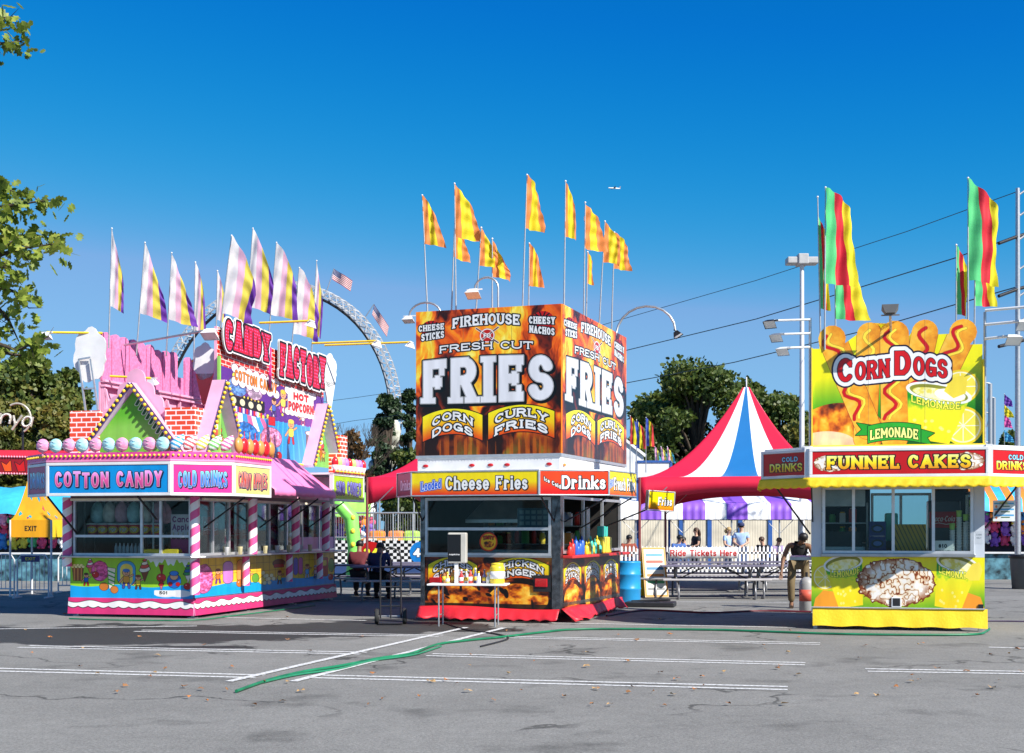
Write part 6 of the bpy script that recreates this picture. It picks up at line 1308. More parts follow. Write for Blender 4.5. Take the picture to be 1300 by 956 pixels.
# ------------------------------------------------------------------ fairground at the back
PLC = [(.75, .08, .2), (.05, .25, .65), (.85, .7, .08), (.85, .35, .6), (.25, .1, .5), (.8, .8, .8), (.9, .3, .05), (.1, .5, .2)]
PLN = ['red', 'blue', 'yellow', 'pink', 'purple', 'white', 'orange', 'green']
def plush_mesh(i):
    m = MB(); m.ball((0, 0, .13), .10, .08, .12, 10); m.ball((0, -.01, .29), .085, .08, .08, 10)
    for s in (-1, 1): m.ball((s * .06, 0, .36), .03, .02, .035, 8); m.ball((s * .11, -.02, .17), .035, .035, .07, 8); m.ball((s * .06, -.05, .03), .04, .06, .035, 8)
    return m.mesh('plush_toy', [M('plush_' + PLN[i], PLC[i], .9)])
def game_stalls():
    ms = [plush_mesh(i) for i in range(8)]; face = None
    def stall(name, label, p, W, H, cols, n, rows, hang, roofc, ph):
        o = thing(name, label, 'game stall', p, R(-8)); MB().box(0, W, .8, .86, 0, H).obj('back_wall', M('stall_back', (.03, .03, .05), .8), o)
        MB().box(0, W, -.5, -.3, .0, .8).obj('counter_front', MI('stall_front_art', stall_art(), .5) if False else M('stall_mural', (.08, .2, .25), .5, 0, .95, 5), o); MB().box(-.02, W + .02, -.6, -.2, .8, .85).obj('counter', WHD, o)
        for x in (0, W): MB().bar((x, -.4, 0), (x, -.4, H), .06).obj('post', GAL, o)
        m = MB(); vs = []; n_ = 14
        for i in range(n_ + 1):
            for k, (y, z) in enumerate(((-1., H - .5), (-.9, H - .1), (.2, H + .35), (.9, H))): vs.append((-.2 + (W + .4) * i / n_, y, z + .03 * math.sin(i * 1.7)))
        m.add(vs, [(i * 4 + k, (i + 1) * 4 + k, (i + 1) * 4 + k + 1, i * 4 + k + 1) for i in range(n_) for k in range(3)], [i % 2 for i in range(n_) for k in range(3)], None, True); m.obj('awning', roofc, o)
        MWm = Matrix.Translation(p) @ Matrix.Rotation(R(-8), 4, 'Z'); rs = random.Random(ph); q = 0
        for rr in range(rows):
            for i in range(n):
                k = rs.randrange(8); c = bpy.data.objects.new('plush_toy', ms[k]); C.objects.link(c); c.location = MWm @ Vector((.15 + (W - .3) * i / (n - 1), .5 + rs.uniform(-.05, .1), H - .55 - rr * .33 + rs.uniform(-.06, .06))); c.scale = (1.3,) * 3; c.rotation_euler.z = rs.uniform(-.5, .5)
                tag(c, '%s plush prize, row %s, %s from left, in the %s' % (PLN[k], ['one', 'two', 'three', 'four', 'five'][rr], ORD[i], hang), 'plush toy', 'plush prizes in the ' + hang); q += 1
        return o
    stall('game_stall', 'dark game stall hung with plush prizes at the right edge', gx(1236, 42), 3.0, 2.6, 0, 10, 4, 'right-hand game stall', [ORANGEP, M('awning_sky', (.05, .45, .75), .5)], 3)
    stall('game_stall', 'game stall with hanging prizes behind the exit canopy at the left edge', gx(-12, 41), 3.2, 2.5, 0, 10, 4, 'left-hand game stall', [M('awning_sky', (.05, .45, .75), .5), _M['awning_sky']], 8)
    # bright things seen through the candy stall
    stall('game_stall', 'bright game stall glimpsed between the candy stall and the bumper ride', gx(415, 47), 1.6, 2.5, 0, 6, 4, 'game stall behind the candy stall', [M('awning_lime', (.35, .75, .12), .5), M('awning_lime', (.35, .75, .12), .5)], 12)
    # exit canopy
    o = thing('exit_canopy', 'yellow pointed canopy with an exit valance at the left edge', 'canopy', gx(13, 31), 0); W = .95; H = 1.78
    m = MB(); pk = (.25, .7, 3.12); n = 8; pal = [(.86, .62, .06)]
    c = Cv(300, 260, (.88, .62, .05)); rs = random.Random(2)
    for k in range(16): x, y, q = rs.uniform(0, 300), rs.uniform(0, 260), rs.uniform(10, 20); c.fill(cov(c.poly([(x, y - q), (x + q * 1.2, y), (x, y + q), (x - q * 1.2, y)])), rs.choice([(.1, .6, .7), (.4, .15, .5), (.85, .3, .3), (.1, .6, .7)]))
    cm = MI('harlequin_cloth', c, .6)
    cor = [(0, 0), (W, 0), (W, 1.4), (0, 1.4)]
    for s in range(4):
        (x0, y0), (x1, y1) = cor[s], cor[(s + 1) % 4]; vs = []; uv = []
        for k in range(9):
            q = k / 8; z = H + (pk[2] - H) * q ** 1.6; f = 1 - q
            vs += [(pk[0] + (x0 - pk[0]) * f, pk[1] + (y0 - pk[1]) * f, z), (pk[0] + (x1 - pk[0]) * f, pk[1] + (y1 - pk[1]) * f, z)]
        m.add(vs, [(2 * k, 2 * k + 1, 2 * k + 3, 2 * k + 2) for k in range(8)], 0, [[(0, k / 8), (1, k / 8), (1, (k + 1) / 8), (0, (k + 1) / 8)] for k in range(8)], True)
    m.obj('canopy', cm, o); m = MB().ball(pk, .03, n=8).tube([(pk[0], pk[1], 2.9), (pk[0], pk[1], 3.3)], [.06, .01]); m.obj('finial', M('harlequin_tip', (.88, .62, .05)), o)
    ec = Cv(260, 130, (.88, .62, .04)); ec.letters(ec.text('EXIT', 92, 84, 168, 40, .2, serif=.05), [(0, (.08, .06, .05))]); MB().slab((0, -.01, 1.38), (W, -.01, 1.38), (W, -.01, H), (0, -.01, H), .01).obj('valance', [MI('exit_valance', ec, .5), YELF], o)
    for s in range(1, 4): (x0, y0), (x1, y1) = cor[s], cor[(s + 1) % 4]; MB().slab((x0, y0, 1.38), (x1, y1, 1.38), (x1, y1, H), (x0, y0, H), .01, 0, 0).obj('valance', YELF, o)
    for x, y in cor: MB().tube([(x, y, 0), (x, y, H)], .025).obj('pole', WHD, o)
    # barriers and blue exit plate
    ex = Cv(220, 70, (.03, .08, .42)); ex.letters(ex.text('EXIT', 50, 52, 170, 36, .2), [(0, (.95, .85, .1))])
    for i, (px, Y, l) in enumerate(((-20, 31.2, 'white pipe barrier at the far left edge'), (22, 30.6, 'white pipe barrier carrying the blue exit plate'), (74, 33, 'white pipe barrier half behind the candy stall'))):
        b = thing('crowd_barrier', l, 'barrier', gx(px, Y), R(-4 + i * 3), 'white pipe barriers'); m = MB(); w = .72
        m.tube([(0, 0, 0), (0, 0, .85), (.08, 0, .98), (w - .08, 0, .98), (w, 0, .85), (w, 0, 0)], .02, 8); m.tube([(0, 0, .18), (w, 0, .18)], .016); m.obj('frame', WHD, b)
        m = MB(); [m.tube([(x * w / 7, 0, .18), (x * w / 7, 0, .97)], .009, 6) for x in range(1, 7)]; m.obj('bars', WHD, b)
        if i == 1: MB().slab((.1, -.03, .82), (.52, -.03, .82), (.52, -.03, .96), (.1, -.03, .96), .01).obj('exit_plate', [MI('exit_plate', ex), BLUEP], b)
        for x in (0, w): MB().box(x - .02, x + .02, -.25, .25, 0, .03).obj('foot', WHD, b)
    # dark red ride with bulb-lined canopy, far left
    o = thing('canopy_ride', 'red ride canopy edged with bulbs behind the left trees', 'fairground ride', gx(-70, 48), 0); z = 3.6
    m = MB().prism([(0, 0), (5.6, .8), (5.2, 5), (0, 5)], z + .55, z + .8); m.obj('canopy_roof', M('ride_red', (.6, .02, .05), .45), o)
    rc = Cv(560, 70, (.55, .02, .08)); [rc.letters(rc.poly([(20 + k * 46, 60), (8 + k * 46, 20), (26 + k * 46, 34), (40 + k * 46, 12), (44 + k * 46, 58)]), [(2, K_), (0, [(.92, .75, .08), (.9, .3, .04), (.75, .05, .06)][k % 3])]) for k in range(12)]
    MB().slab((0, -.02, z), (5.6, .78, z - .15), (5.6, .78, z + .5), (0, -.02, z + .55), .06).obj('rounding_board', [MI('rounding_board', rc), M('ride_red', (.6, .02, .05), .45)], o)
    m = MB(); bulbs(m, (0, -.06, z + .58), (5.6, .74, z + .53), 60, .04); bulbs(m, (0, -.06, z), (5.6, .74, z - .12), 60, .04); m.obj('bulb_row', M('pink_bulb', (.8, .3, .4), .3), o)
    for x in (.4, 2.6, 5.0): MB().tube([(x, 1.2, 0), (x, 1.2, z + .55)], .08).obj('post', M('ride_red', (.6, .02, .05), .45), o)
    MB().box(0, 5.2, .8, 4.8, 0, .5).obj('platform', BLK, o)
    o = thing('script_sign', 'white bulb-lined script sign standing above the red ride canopy', 'sign', gx(-14, 49), 0); m = MB(); b = MB(); x = 0; zz = 5.45; S = .52
    for ch in 'anya':
        w = G[ch][0]
        for st in G[ch][1]:
            pts = [(x + (p[0] * w + .25 * p[1]) * S, 0, zz + p[1] * S - x * .12) for p in st]; m.tube(pts, .05, 6)
            for p, q in zip(pts, pts[1:]): b.ball(((p[0] + q[0]) / 2, -.05, (p[2] + q[2]) / 2), .022, n=6)
        x += (w + .12) * S
    m.tube([(x - .55 + .5 * math.cos(R(a)), 0, zz + .15 + .55 * math.sin(R(a))) for a in range(-60, 130, 12)], .04, 6)
    m.obj('lettering', M('sign_rim', (.5, .45, .38), .4, .3), o); b.obj('bulb_row', WBULB, o); MB().bar((.3, .1, 4.3), (.3, .1, 5.6), .06).bar((1.2, .1, 4.3), (1.2, .1, 5.5), .06).obj('sign_post', BLK, o)
    # bumper ride with chequered wall
    Y = 44; p = gx(424, Y); k = Y / F; o = thing('bumper_ride', 'chequered bumper ride wall with railing between the candy and fries stalls', 'fairground ride', p, 0); Wd = 150 * k
    ck = Cv(640, 160, (.85, .85, .85)); ck.fill(((np.floor(ck.X / 20) + np.floor(ck.Y / 20)) % 2).astype(float), (.02, .02, .02))
    for x, r_, bg, t in ((200, 66, (.7, .04, .04), '24'), (470, 60, (.05, .45, .75), '43')):
        ck.letters(ck.ellipse(x, 80, r_, 72), [(0, bg)]); ck.letters(ck.text(t, x - 40, 106, x + 40, 56, .24), [(3, K_), (0, (.95, .9, .2) if t == '24' else (.9, .92, .95))])
    z0, z1 = CAMZ - 48 * k, CAMZ - 16 * k
    MB().slab((0, 0, z0), (Wd, 0, z0), (Wd, 0, z1), (0, 0, z1), .08).obj('chequered_wall', [MI('chequered_wall', ck), BLK], o)
    MB().box(0, Wd, .0, .1, .1, z0).obj('plinth', M('ride_navy', (.02, .05, .15), .5), o); MB().box(0, Wd, .1, 8, .1, .5).obj('platform', DRK, o)
    m = MB(); m.tube([(0, 0, z1 + .9), (Wd, 0, z1 + .9)], .03).tube([(0, 0, z1 + .1), (Wd, 0, z1 + .1)], .02); [m.tube([(x * Wd / 6, 0, z1), (x * Wd / 6, 0, z1 + .9)], .03) for x in range(7)]; [m.tube([(x * Wd / 48, 0, z1), (x * Wd / 48, 0, z1 + .88)], .008, 5) for x in range(48)]; m.obj('railing', GAL, o)
    for i, (px, cn, col, num) in enumerate(((478, 'orange', (.9, .28, .03), '28'), (502, 'small orange', (.85, .3, .08), '7'), (522, 'lime green', (.45, .7, .12), ''))):
        cc = thing('bumper_car', '%s bumper car behind the ride railing' % cn, 'bumper car', gx(px, 45.5, .5), R(-12), 'bumper cars'); cm_ = M('car_' + cn, col, .3); s = 1.15 if i == 0 else .8
        MB().lathe((0, 0, .1), [(.0, 0), (.62 * s, .02), (.7 * s, .15), (.66 * s, .4), (.45 * s, .62), (.2 * s, .7), (0, .72)], 18).obj('car_body', cm_, cc); MB().lathe((0, 0, .1), [(.7 * s, .0), (.78 * s, .08), (.7 * s, .16)], 18).obj('rubber_bumper', BLK, cc); MB().box(-.25, .25, -.1, .3, .7, 1.0).obj('seat_back', cm_, cc, bevel=.08); MB().tube([(0, .3, .6), (0, .35, 2.3)], .03).obj('pole', GAL, cc)
        if num: n_ = Cv(80, 60, (.92, .9, .85)); n_.letters(n_.text('28' if i == 0 else '11', 14, 48, 66, 36, .2), [(0, (.8, .2, .05))]); MB().slab((-.22, -.7 * s, .42), (.22, -.7 * s, .42), (.22, -.55 * s, .74), (-.22, -.55 * s, .74), .02).obj('number_plate', [MI('car_number%d' % i, n_), cm_], cc)
    o = thing('inflatable_arch', 'lime green inflatable arch leg with dots beside the candy stall', 'inflatable', gx(448, 40), 0); MB().tube([(0, 0, 0), (.05, 0, 1.0), (-.05, 0, 1.9), (-.5, 0, 2.4), (-1.1, 0, 2.55)], [.22, .2, .22, .2, .2], 14).obj('tube_arch', M('lime_vinyl', (.25, .8, .12), .35), o)
    m = MB(); [m.ball((.02 - .0 * k_, -.2, .3 + k_ * .4), .07, .04, .08, 8) for k_ in range(5)]; m.obj('dots', M('dot_yellow', (.9, .75, .05)), o); MB().box(-.25, .25, -.25, .25, 0, .05).obj('base', BLK, o)
    # cream building with blue posts
    p = gx(770, 52); o = thing('cream_building', 'long cream metal-sided shed with blue posts behind the striped canopy', 'building', p, 0); W = 300 * 52 / F
    MB().box(0, W, 0, 3, 0, 2.75).obj('wall', MCORR('cream_cladding', (.62, .56, .44), 5.), o); MB().box(-.1, W + .1, -.1, 3.1, 2.751, 2.9).obj('roof_edge', M('cream_trim', (.75, .62, .3)), o)
    for px in (862, 898, 937, 975, 1015): x = (px - 770) * 52 / F; MB().box(x, x + .16, -.06, -.001, 0, 2.6).obj('post', M('post_blue', (.02, .09, .32), .5), o)
    p = gx(770, 62); o = thing('ribbed_building', 'white vertical-ribbed building end rising beside the fries stall sign', 'building', p, 0); W = 47 * 62 / F
    MB().add([(0, 0, 0), (W, 0, 0), (W, 0, 4.9), (0, 0, 6.3), (0, 8, 0), (W, 8, 0), (W, 8, 4.9), (0, 8, 6.3)], [(0, 1, 2, 3), (1, 5, 6, 2), (3, 2, 6, 7), (5, 4, 7, 6), (4, 0, 3, 7)]).obj('wall', MCORR('white_cladding', (.72, .73, .75), 4.5), o); MB().bar((0, -.05, 6.35), (W + .1, -.05, 4.92), .12).obj('roof_edge', WHM, o)
    o = thing('framed_board', 'blue-framed blank white board above the striped canopy', 'board', gx(808, 45), 0); W = 44 * 45 / F; z0 = CAMZ + 62 * 45 / F; z1 = CAMZ + 84 * 45 / F
    MB().slab((0, 0, z0), (W, 0, z0), (W, 0, z1), (0, 0, z1), .05).obj('board_face', [WHD, WHD], o); m = MB(); [m.bar(a, b, .07) for a, b in (((0, 0, z0), (W, 0, z0)), ((0, 0, z1), (W, 0, z1)), ((0, 0, z0), (0, 0, z1)), ((W, 0, z0), (W, 0, z1)))]; m.obj('frame', M('post_blue', (.02, .09, .32), .5), o); m = MB(); [m.bar((x, .1, 0), (x, .1, z1), .08) for x in (.05, W - .05)]; m.obj('post', M('post_blue', (.02, .09, .32), .5), o)
def MCORR(name, col, f):
    m = bpy.data.materials.new(name); t = nt(m); n = t.nodes; l = t.links; b = n['Principled BSDF']; b.inputs['Base Color'].default_value = (*col, 1); b.inputs['Roughness'].default_value = .5
    co = n.new('ShaderNodeTexCoord'); w = n.new('ShaderNodeTexWave'); w.inputs['Scale'].default_value = f; w.bands_direction = 'X'; l.new(co.outputs['Object'], w.inputs['Vector'])
    bp = n.new('ShaderNodeBump'); bp.inputs['Strength'].default_value = .3; bp.inputs['Distance'].default_value = .03; l.new(w.outputs['Fac'], bp.inputs['Height']); l.new(bp.outputs['Normal'], b.inputs['Normal'])
    no = n.new('ShaderNodeTexNoise'); no.inputs['Scale'].default_value = 1.5; rp = n.new('ShaderNodeValToRGB'); rp.color_ramp.elements[0].color = (*[c * .75 for c in col], 1); rp.color_ramp.elements[1].color = (*col, 1); rp.color_ramp.elements[0].position = .3; rp.color_ramp.elements[1].position = .6
    l.new(co.outputs['Object'], no.inputs['Vector']); l.new(no.outputs['Fac'], rp.inputs['Fac']); l.new(rp.outputs['Color'], b.inputs['Base Color']); return m

# ------------------------------------------------------------------ people
SK1, SK2 = M('skin_brown', (.22, .11, .06), .5), M('skin_light', (.55, .32, .22), .5)
def skin_mesh(name, verts, edges, radii, mat, parent, sub=1, root=0):
    me = bpy.data.meshes.new(name); me.from_pydata([tuple(v) for v in verts], edges, []); o = bpy.data.objects.new(name, me); C.objects.link(o)
    o.modifiers.new('s', 'SKIN'); sv = me.skin_vertices[0].data
    for i, r_ in enumerate(radii): sv[i].radius = (r_, r_) if isinstance(r_, float) else r_
    sv[root].use_root = True; md = o.modifiers.new('u', 'SUBSURF'); md.levels = md.render_levels = sub
    bpy.context.view_layer.update(); ev = o.evaluated_get(bpy.context.evaluated_depsgraph_get()); nm = bpy.data.meshes.new_from_object(ev)
    nm.materials.clear(); nm.materials.append(mat); [setattr(p, 'use_smooth', True) for p in nm.polygons]
    bpy.data.objects.remove(o); o = bpy.data.objects.new(name, nm); C.objects.link(o); o.parent = parent; return o
def person(label, loc, rz, J, skin, shirt, pants, hair, sleeve='short', hairlen=0, cap=None, shoes=None, s=1., strap=False):
    """J: joints in metres: pelvis, chest, neck, head, and l/r shoulder elbow wrist hip knee ankle"""
    o = thing('person', label, 'person', loc, rz); o.scale = (s,) * 3; V = {k: Vector(v) for k, v in J.items()}
    names = ['pelvis', 'waist', 'chest', 'neck', 'head', 'crown']; V['waist'] = V['pelvis'].lerp(V['chest'], .45)
    up = (V['head'] - V['neck']).normalized(); V['crown'] = V['head'] + up * .09
    verts = [V[n] for n in names]; rad = [(.12, .09), (.10, .075), (.125, .085), .052, (.078, .092), (.06, .07)]; edges = [(0, 1), (1, 2), (2, 3), (3, 4), (4, 5)]
    for sd in 'lr':
        b = len(verts); verts += [V[sd + 'sh'], V[sd + 'el'], V[sd + 'wr']]; rad += [.062, .043, .028]; edges += [(2, b), (b, b + 1), (b + 1, b + 2)]
        f = (V[sd + 'wr'] - V[sd + 'el']).normalized(); h = V[sd + 'wr'] + f * .06; verts.append(h); rad.append((.036, .02)); edges.append((b + 2, b + 3))
        side = f.cross(Vector((0, 1, .2))).normalized()
        for k in range(4): # fingers, slightly curled
            q = len(verts); a = h + side * ((k - 1.5) * .019); ln = (.07, .08, .078, .06)[k]; verts += [a + f * .03, a + f * (.03 + ln * .6) + Vector((0, -.008, -.006)), a + f * (.03 + ln) + Vector((0, -.022, -.016))]; rad += [.0095, .0085, .007]; edges += [(b + 3, q), (q, q + 1), (q + 1, q + 2)]
        q = len(verts); a = V[sd + 'wr'] + f * .03; sg = -1 if sd == 'l' else 1; verts += [a + side * .035 * sg, a + side * .055 * sg + f * .04]; rad += [.011, .009]; edges += [(b + 3, q), (q, q + 1)]
        b = len(verts); ft = V[sd + 'an'] + Vector(V.get('fdir', (0, -.16, -.05))); verts += [V[sd + 'hi'], V[sd + 'kn'], V[sd + 'an'], ft]; rad += [.085, .06, .04, .035]; edges += [(0, b), (b, b + 1), (b + 1, b + 2), (b + 2, b + 3)]
    body = skin_mesh('body', verts, edges, rad, skin, o)
    hd = V['head']; fw = Vector(J.get('face', (0, -1, 0))).normalized(); rt = fw.cross(up).normalized()
    m = MB(); 
    for sg in (-1, 1): m.ball(hd + fw * .082 + rt * (.03 * sg) + up * .012, .011, n=8)
    m.obj('eyes', M('eye_dark', (.03, .02, .02), .2), body); MB().ball(hd + fw * .098 - up * .02, .013, .016, .022, 8).obj('nose', skin, body); MB().ball(hd + fw * .088 - up * .05, .022, .008, .006, 8).obj('mouth', M('lip', (.3, .1, .08)), body)
    m = MB(); [m.ball(hd + rt * (.085 * sg), .014, .02, .03, 8) for sg in (-1, 1)]; m.obj('ear', skin, body)
    m = MB(); hc = hd + up * .045 - fw * .022; m.ball(hc, .096, .106, .088, 14)
    if hairlen: 
        for k in range(7): a = hc - fw * .05 + rt * (.024 * (k - 3)); m.tube([a, a - up * hairlen * .5 - fw * .04, a - up * hairlen - fw * (.02 + .01 * (k % 2))], [.05, .04, .015], 8)
    m.obj('hair', hair, o)
    if cap: m = MB().lathe(hd + up * .06, [(.108, -.01), (.112, .03), (.09, .075), (0, .095)], 18); m.lathe(hd + up * .06 + fw * .05, [(.0, .0), (.12, -.012), (.12, -.004), (0, .01)], 18); m.obj('cap', cap, o)
    # shirt
    sv = [V['pelvis'] + Vector((0, 0, .02)), V['waist'], V['chest'], V['chest'].lerp(V['neck'], .6)]; sr = [(.155, .135), (.15, .13), (.18, .14), (.10, .09)]; se = [(0, 1), (1, 2), (2, 3)]
    for sd in 'lr':
        b = len(sv)
        if sleeve == 'none': sv.append(V['chest'].lerp(V[sd + 'sh'], .8)); sr.append(.098); se.append((2, b))
        else:
            sv += [V[sd + 'sh'], V[sd + 'sh'].lerp(V[sd + 'el'], .6 if sleeve == 'short' else 1)]; sr += [.08, .066 if sleeve == 'short' else .056]; se += [(2, b), (b, b + 1)]
            if sleeve == 'long': sv.append(V[sd + 'el'].lerp(V[sd + 'wr'], .95)); sr.append(.042); se.append((b + 1, b + 2))
    skin_mesh('shirt', sv, se, sr, shirt, o)
    pv = [V['pelvis']]; pr = [(.145, .12)]; pe = []
    for sd in 'lr':
        b = len(pv); pv += [V[sd + 'hi'], V[sd + 'kn'], V[sd + 'an'] + Vector((0, 0, .03))]; pr += [.105, .083, .07]; pe += [(0, b), (b, b + 1), (b + 1, b + 2)]
    skin_mesh('trousers', pv, pe, pr, pants, o)
    fd = Vector(V.get('fdir', (0, -.16, -.05)))
    for sd in 'lr': a = V[sd + 'an']; MB().tube([a + Vector((0, 0, -.02)) - fd * .35, a - Vector((0, 0, .035)) + fd * .35, a + fd * 1.1], [.048, .047, .036], 10).obj('shoe', shoes or BLK, o)
    return o
STAND = dict(pelvis=(0, 0, .95), chest=(0, .0, 1.3), neck=(0, 0, 1.48), head=(0, -.02, 1.62), lsh=(-.19, 0, 1.40), rsh=(.19, 0, 1.40), lel=(-.25, .02, 1.12), rel=(.25, .02, 1.12), lwr=(-.22, -.1, .9), rwr=(.22, -.1, .9), lhi=(-.1, 0, .9), rhi=(.1, 0, .9), lkn=(-.11, -.01, .49), rkn=(.11, -.01, .49), lan=(-.12, .02, .08), ran=(.12, .02, .08))
SIT = dict(pelvis=(0, 0, .55), chest=(0, -.06, .9), neck=(0, -.1, 1.07), head=(0, -.16, 1.19), lsh=(-.19, -.08, .99), rsh=(.19, -.08, .99), lel=(-.25, -.2, .76), rel=(.25, -.2, .76), lwr=(-.12, -.42, .8), rwr=(.12, -.42, .8), lhi=(-.11, -.04, .52), rhi=(.11, -.04, .52), lkn=(-.14, -.45, .5), rkn=(.14, -.45, .5), lan=(-.14, -.42, .08), ran=(.14, -.42, .08))
def people():
    HB, HD, HL = M('hair_black', (.012, .010, .009), .5), M('hair_brown', (.06, .03, .015), .5), M('hair_blond', (.45, .30, .12), .5)
    KH, BT, LBL, NV, JN = M('khaki', (.16, .115, .055), .8), M('black_cotton', (.012, .012, .014), .8), M('light_blue_cotton', (.35, .5, .75), .8), M('navy_cotton', (.02, .03, .10), .8), M('denim', (.05, .09, .2), .8)
    J = dict(pelvis=(0, .05, .92), chest=(.02, -.10, 1.2), neck=(.05, -.2, 1.32), head=(.08, -.29, 1.38), face=(.2, -.75, -.9), lsh=(-.19, -.12, 1.27), rsh=(.21, -.14, 1.25), lel=(-.30, -.15, .98), rel=(.30, -.3, 1.02), lwr=(-.33, -.26, .74), rwr=(.34, -.5, 1.12), lhi=(-.12, .05, .88), rhi=(.12, .05, .88), lkn=(-.15, -.03, .48), rkn=(.14, .02, .48), lan=(-.14, .06, .08), ran=(.17, .14, .08))
    person('man in black tank top and khaki trousers bending beside the corn dog stall', gx(1014, 26.6), R(-12), J, SK1, BT, KH, HB, 'none', s=1.0, shoes=M('boot_brown', (.06, .035, .02)))
    person('hunched person in dark clothes sitting at the picnic table behind the hand truck', gx(480, 29.9), R(172), dict(SIT, head=(0, -.2, 1.16)), SK1, NV, BT, HB, 'long')
    person('person in a dark red top sitting left of the hunched person at the picnic table', gx(455, 31.0), R(175), SIT, SK1, M('maroon_cotton', (.12, .015, .02), .8), BT, HB, 'long')
    W = dict(STAND, lwr=(-.1, -.25, 1.05), rwr=(.1, -.25, 1.05), lel=(-.24, -.05, 1.14), rel=(.24, -.05, 1.14))
    Y = 43.2; s = .97
    person('person in a navy cap and pale blue shirt standing behind the picket fence', gx(941, Y), R(-15), W, SK2, LBL, JN, HB, 'short', cap=NV, s=1.0)
    person('fair-haired person in pale blue standing beside the one in the navy cap', gx(925, Y + .1), R(35), W, SK2, LBL, JN, HL, 'short', hairlen=.14, s=.93)
    person('long-haired person in black standing in profile behind the picket fence', gx(884, Y + .3), R(-70), W, SK2, BT, BT, HD, 'short', hairlen=.3, s=.92)
    person('person in a blue top sitting behind the left end of the ticket banner', gx(860, Y), R(20), SIT, SK2, M('mid_blue_cotton', (.05, .12, .35), .8), JN, HB, 'long', s=1.05)
    person('dark-haired person in blue seated next to the long-haired person in black', gx(872, Y + .5), R(-60), SIT, SK2, NV, JN, HB, 'long', s=1.0)
    person('person in a rust red top sitting behind the fence beside the fries stall', gx(797, Y), R(10), SIT, SK2, M('rust_cotton', (.25, .05, .025), .8), JN, HB, 'short', s=1.05)
    person('person in a lilac top sitting behind the fence near the tank top man', gx(985, Y + .2), R(30), SIT, SK2, M('lilac_cotton', (.3, .22, .38), .8), BT, HD, 'short', s=.98)
    person('person in black sitting sideways right of the one in the cap', gx(970, Y + .4), R(-40), SIT, SK2, BT, JN, HD, 'long', s=1.0)
    person('vendor in a dark shirt standing inside the candy stall by the post', gx(200, 24.9, .36), R(10), STAND, SK1, BT, BT, HB, 'short', s=.93)
    for i, (px, l) in enumerate(((862, 'left bench under the striped canopy'), (985, 'right bench under the striped canopy'), (797, 'bench behind the fence beside the fries stall'))):
        b = thing('bench', 'grey ' + l, 'bench', gx(px, Y + .15), 0, 'benches under the canopy'); MB().box(-.7, .7, -.15, .25, .42, .46).obj('seat', STEEL, b); [MB().box(x, x + .05, -.1, .2, 0, .42).obj('leg', BLK, b) for x in (-.6, .55)]

# ------------------------------------------------------------------ trees
def leafmat(name, cols, scale=.35, trans=.3):
    m = bpy.data.materials.new(name); t = nt(m); n = t.nodes; l = t.links; b = n['Principled BSDF']
    co = n.new('ShaderNodeTexCoord'); no = n.new('ShaderNodeTexNoise'); no.inputs['Scale'].default_value = scale; no.inputs['Detail'].default_value = 3; n2 = n.new('ShaderNodeTexNoise'); n2.inputs['Scale'].default_value = scale * 9
    l.new(co.outputs['Object'], no.inputs['Vector']); l.new(co.outputs['Object'], n2.inputs['Vector'])
    ad = n.new('ShaderNodeMath'); ad.operation = 'ADD'; l.new(no.outputs['Fac'], ad.inputs[0]); l.new(n2.outputs['Fac'], ad.inputs[1]); hf = n.new('ShaderNodeMath'); hf.operation = 'MULTIPLY'; hf.inputs[1].default_value = .5; l.new(ad.outputs[0], hf.inputs[0])
    rp = n.new('ShaderNodeValToRGB'); e = rp.color_ramp.elements
    while len(e) < len(cols): e.new(.5)
    for i, c in enumerate(cols): e[i].position = .38 + .24 * i / (len(cols) - 1); e[i].color = (*c, 1)
    l.new(hf.outputs[0], rp.inputs['Fac']); l.new(rp.outputs['Color'], b.inputs['Base Color']); b.inputs['Roughness'].default_value = .55
    tl = n.new('ShaderNodeBsdfTranslucent'); l.new(rp.outputs['Color'], tl.inputs[0]); mx = n.new('ShaderNodeMixShader'); mx.inputs[0].default_value = trans
    l.new(b.outputs[0], mx.inputs[1]); l.new(tl.outputs[0], mx.inputs[2]); l.new(mx.outputs[0], n['Material Output'].inputs[0]); return m
def leaves(centers, size, rs, shape='quad', mat=None, name='crown', parent=None, tilt=1.):
    """one mesh of leaf faces at the given points"""
    n = len(centers)
    if shape == 'oak': S = np.array([(0, 0), (.12, .15), (.32, .2), (.18, .38), (.42, .52), (.2, .62), (.3, .85), (0, 1), (-.3, .85), (-.2, .62), (-.42, .52), (-.18, .38), (-.32, .2), (-.12, .15)]) * 1.
    elif shape == 'tuft': S = np.array([(0, 0), (.35, .25), (.28, .7), (0, 1), (-.3, .75), (-.35, .2)])
    else: S = np.array([(-.5, 0), (.5, 0), (.4, 1), (-.4, 1)])
    k = len(S); a = rs.normal(size=(n, 3)); a /= np.linalg.norm(a, axis=1)[:, None]; b = rs.normal(size=(n, 3)); b -= (b * a).sum(1)[:, None] * a; b /= np.linalg.norm(b, axis=1)[:, None]
    sz = size * rs.uniform(.6, 1.35, n)[:, None, None]
    V = centers[:, None] + (S[None, :, :1] * a[:, None] + S[None, :, 1:] * b[:, None]) * sz
    me = bpy.data.meshes.new(name); me.vertices.add(n * k); me.vertices.foreach_set('co', V.astype(np.float32).ravel())
    me.loops.add(n * k); me.loops.foreach_set('vertex_index', np.arange(n * k, dtype=np.int32)); me.polygons.add(n)
    me.polygons.foreach_set('loop_start', np.arange(0, n * k, k, dtype=np.int32)); me.polygons.foreach_set('loop_total', np.full(n, k, dtype=np.int32))
    me.materials.append(mat); me.update(calc_edges=True); o = bpy.data.objects.new(name, me); C.objects.link(o); o.parent = parent; return o
BARK = M('bark', (.07, .05, .035), .9, 0, .4, 8, .5, 30)
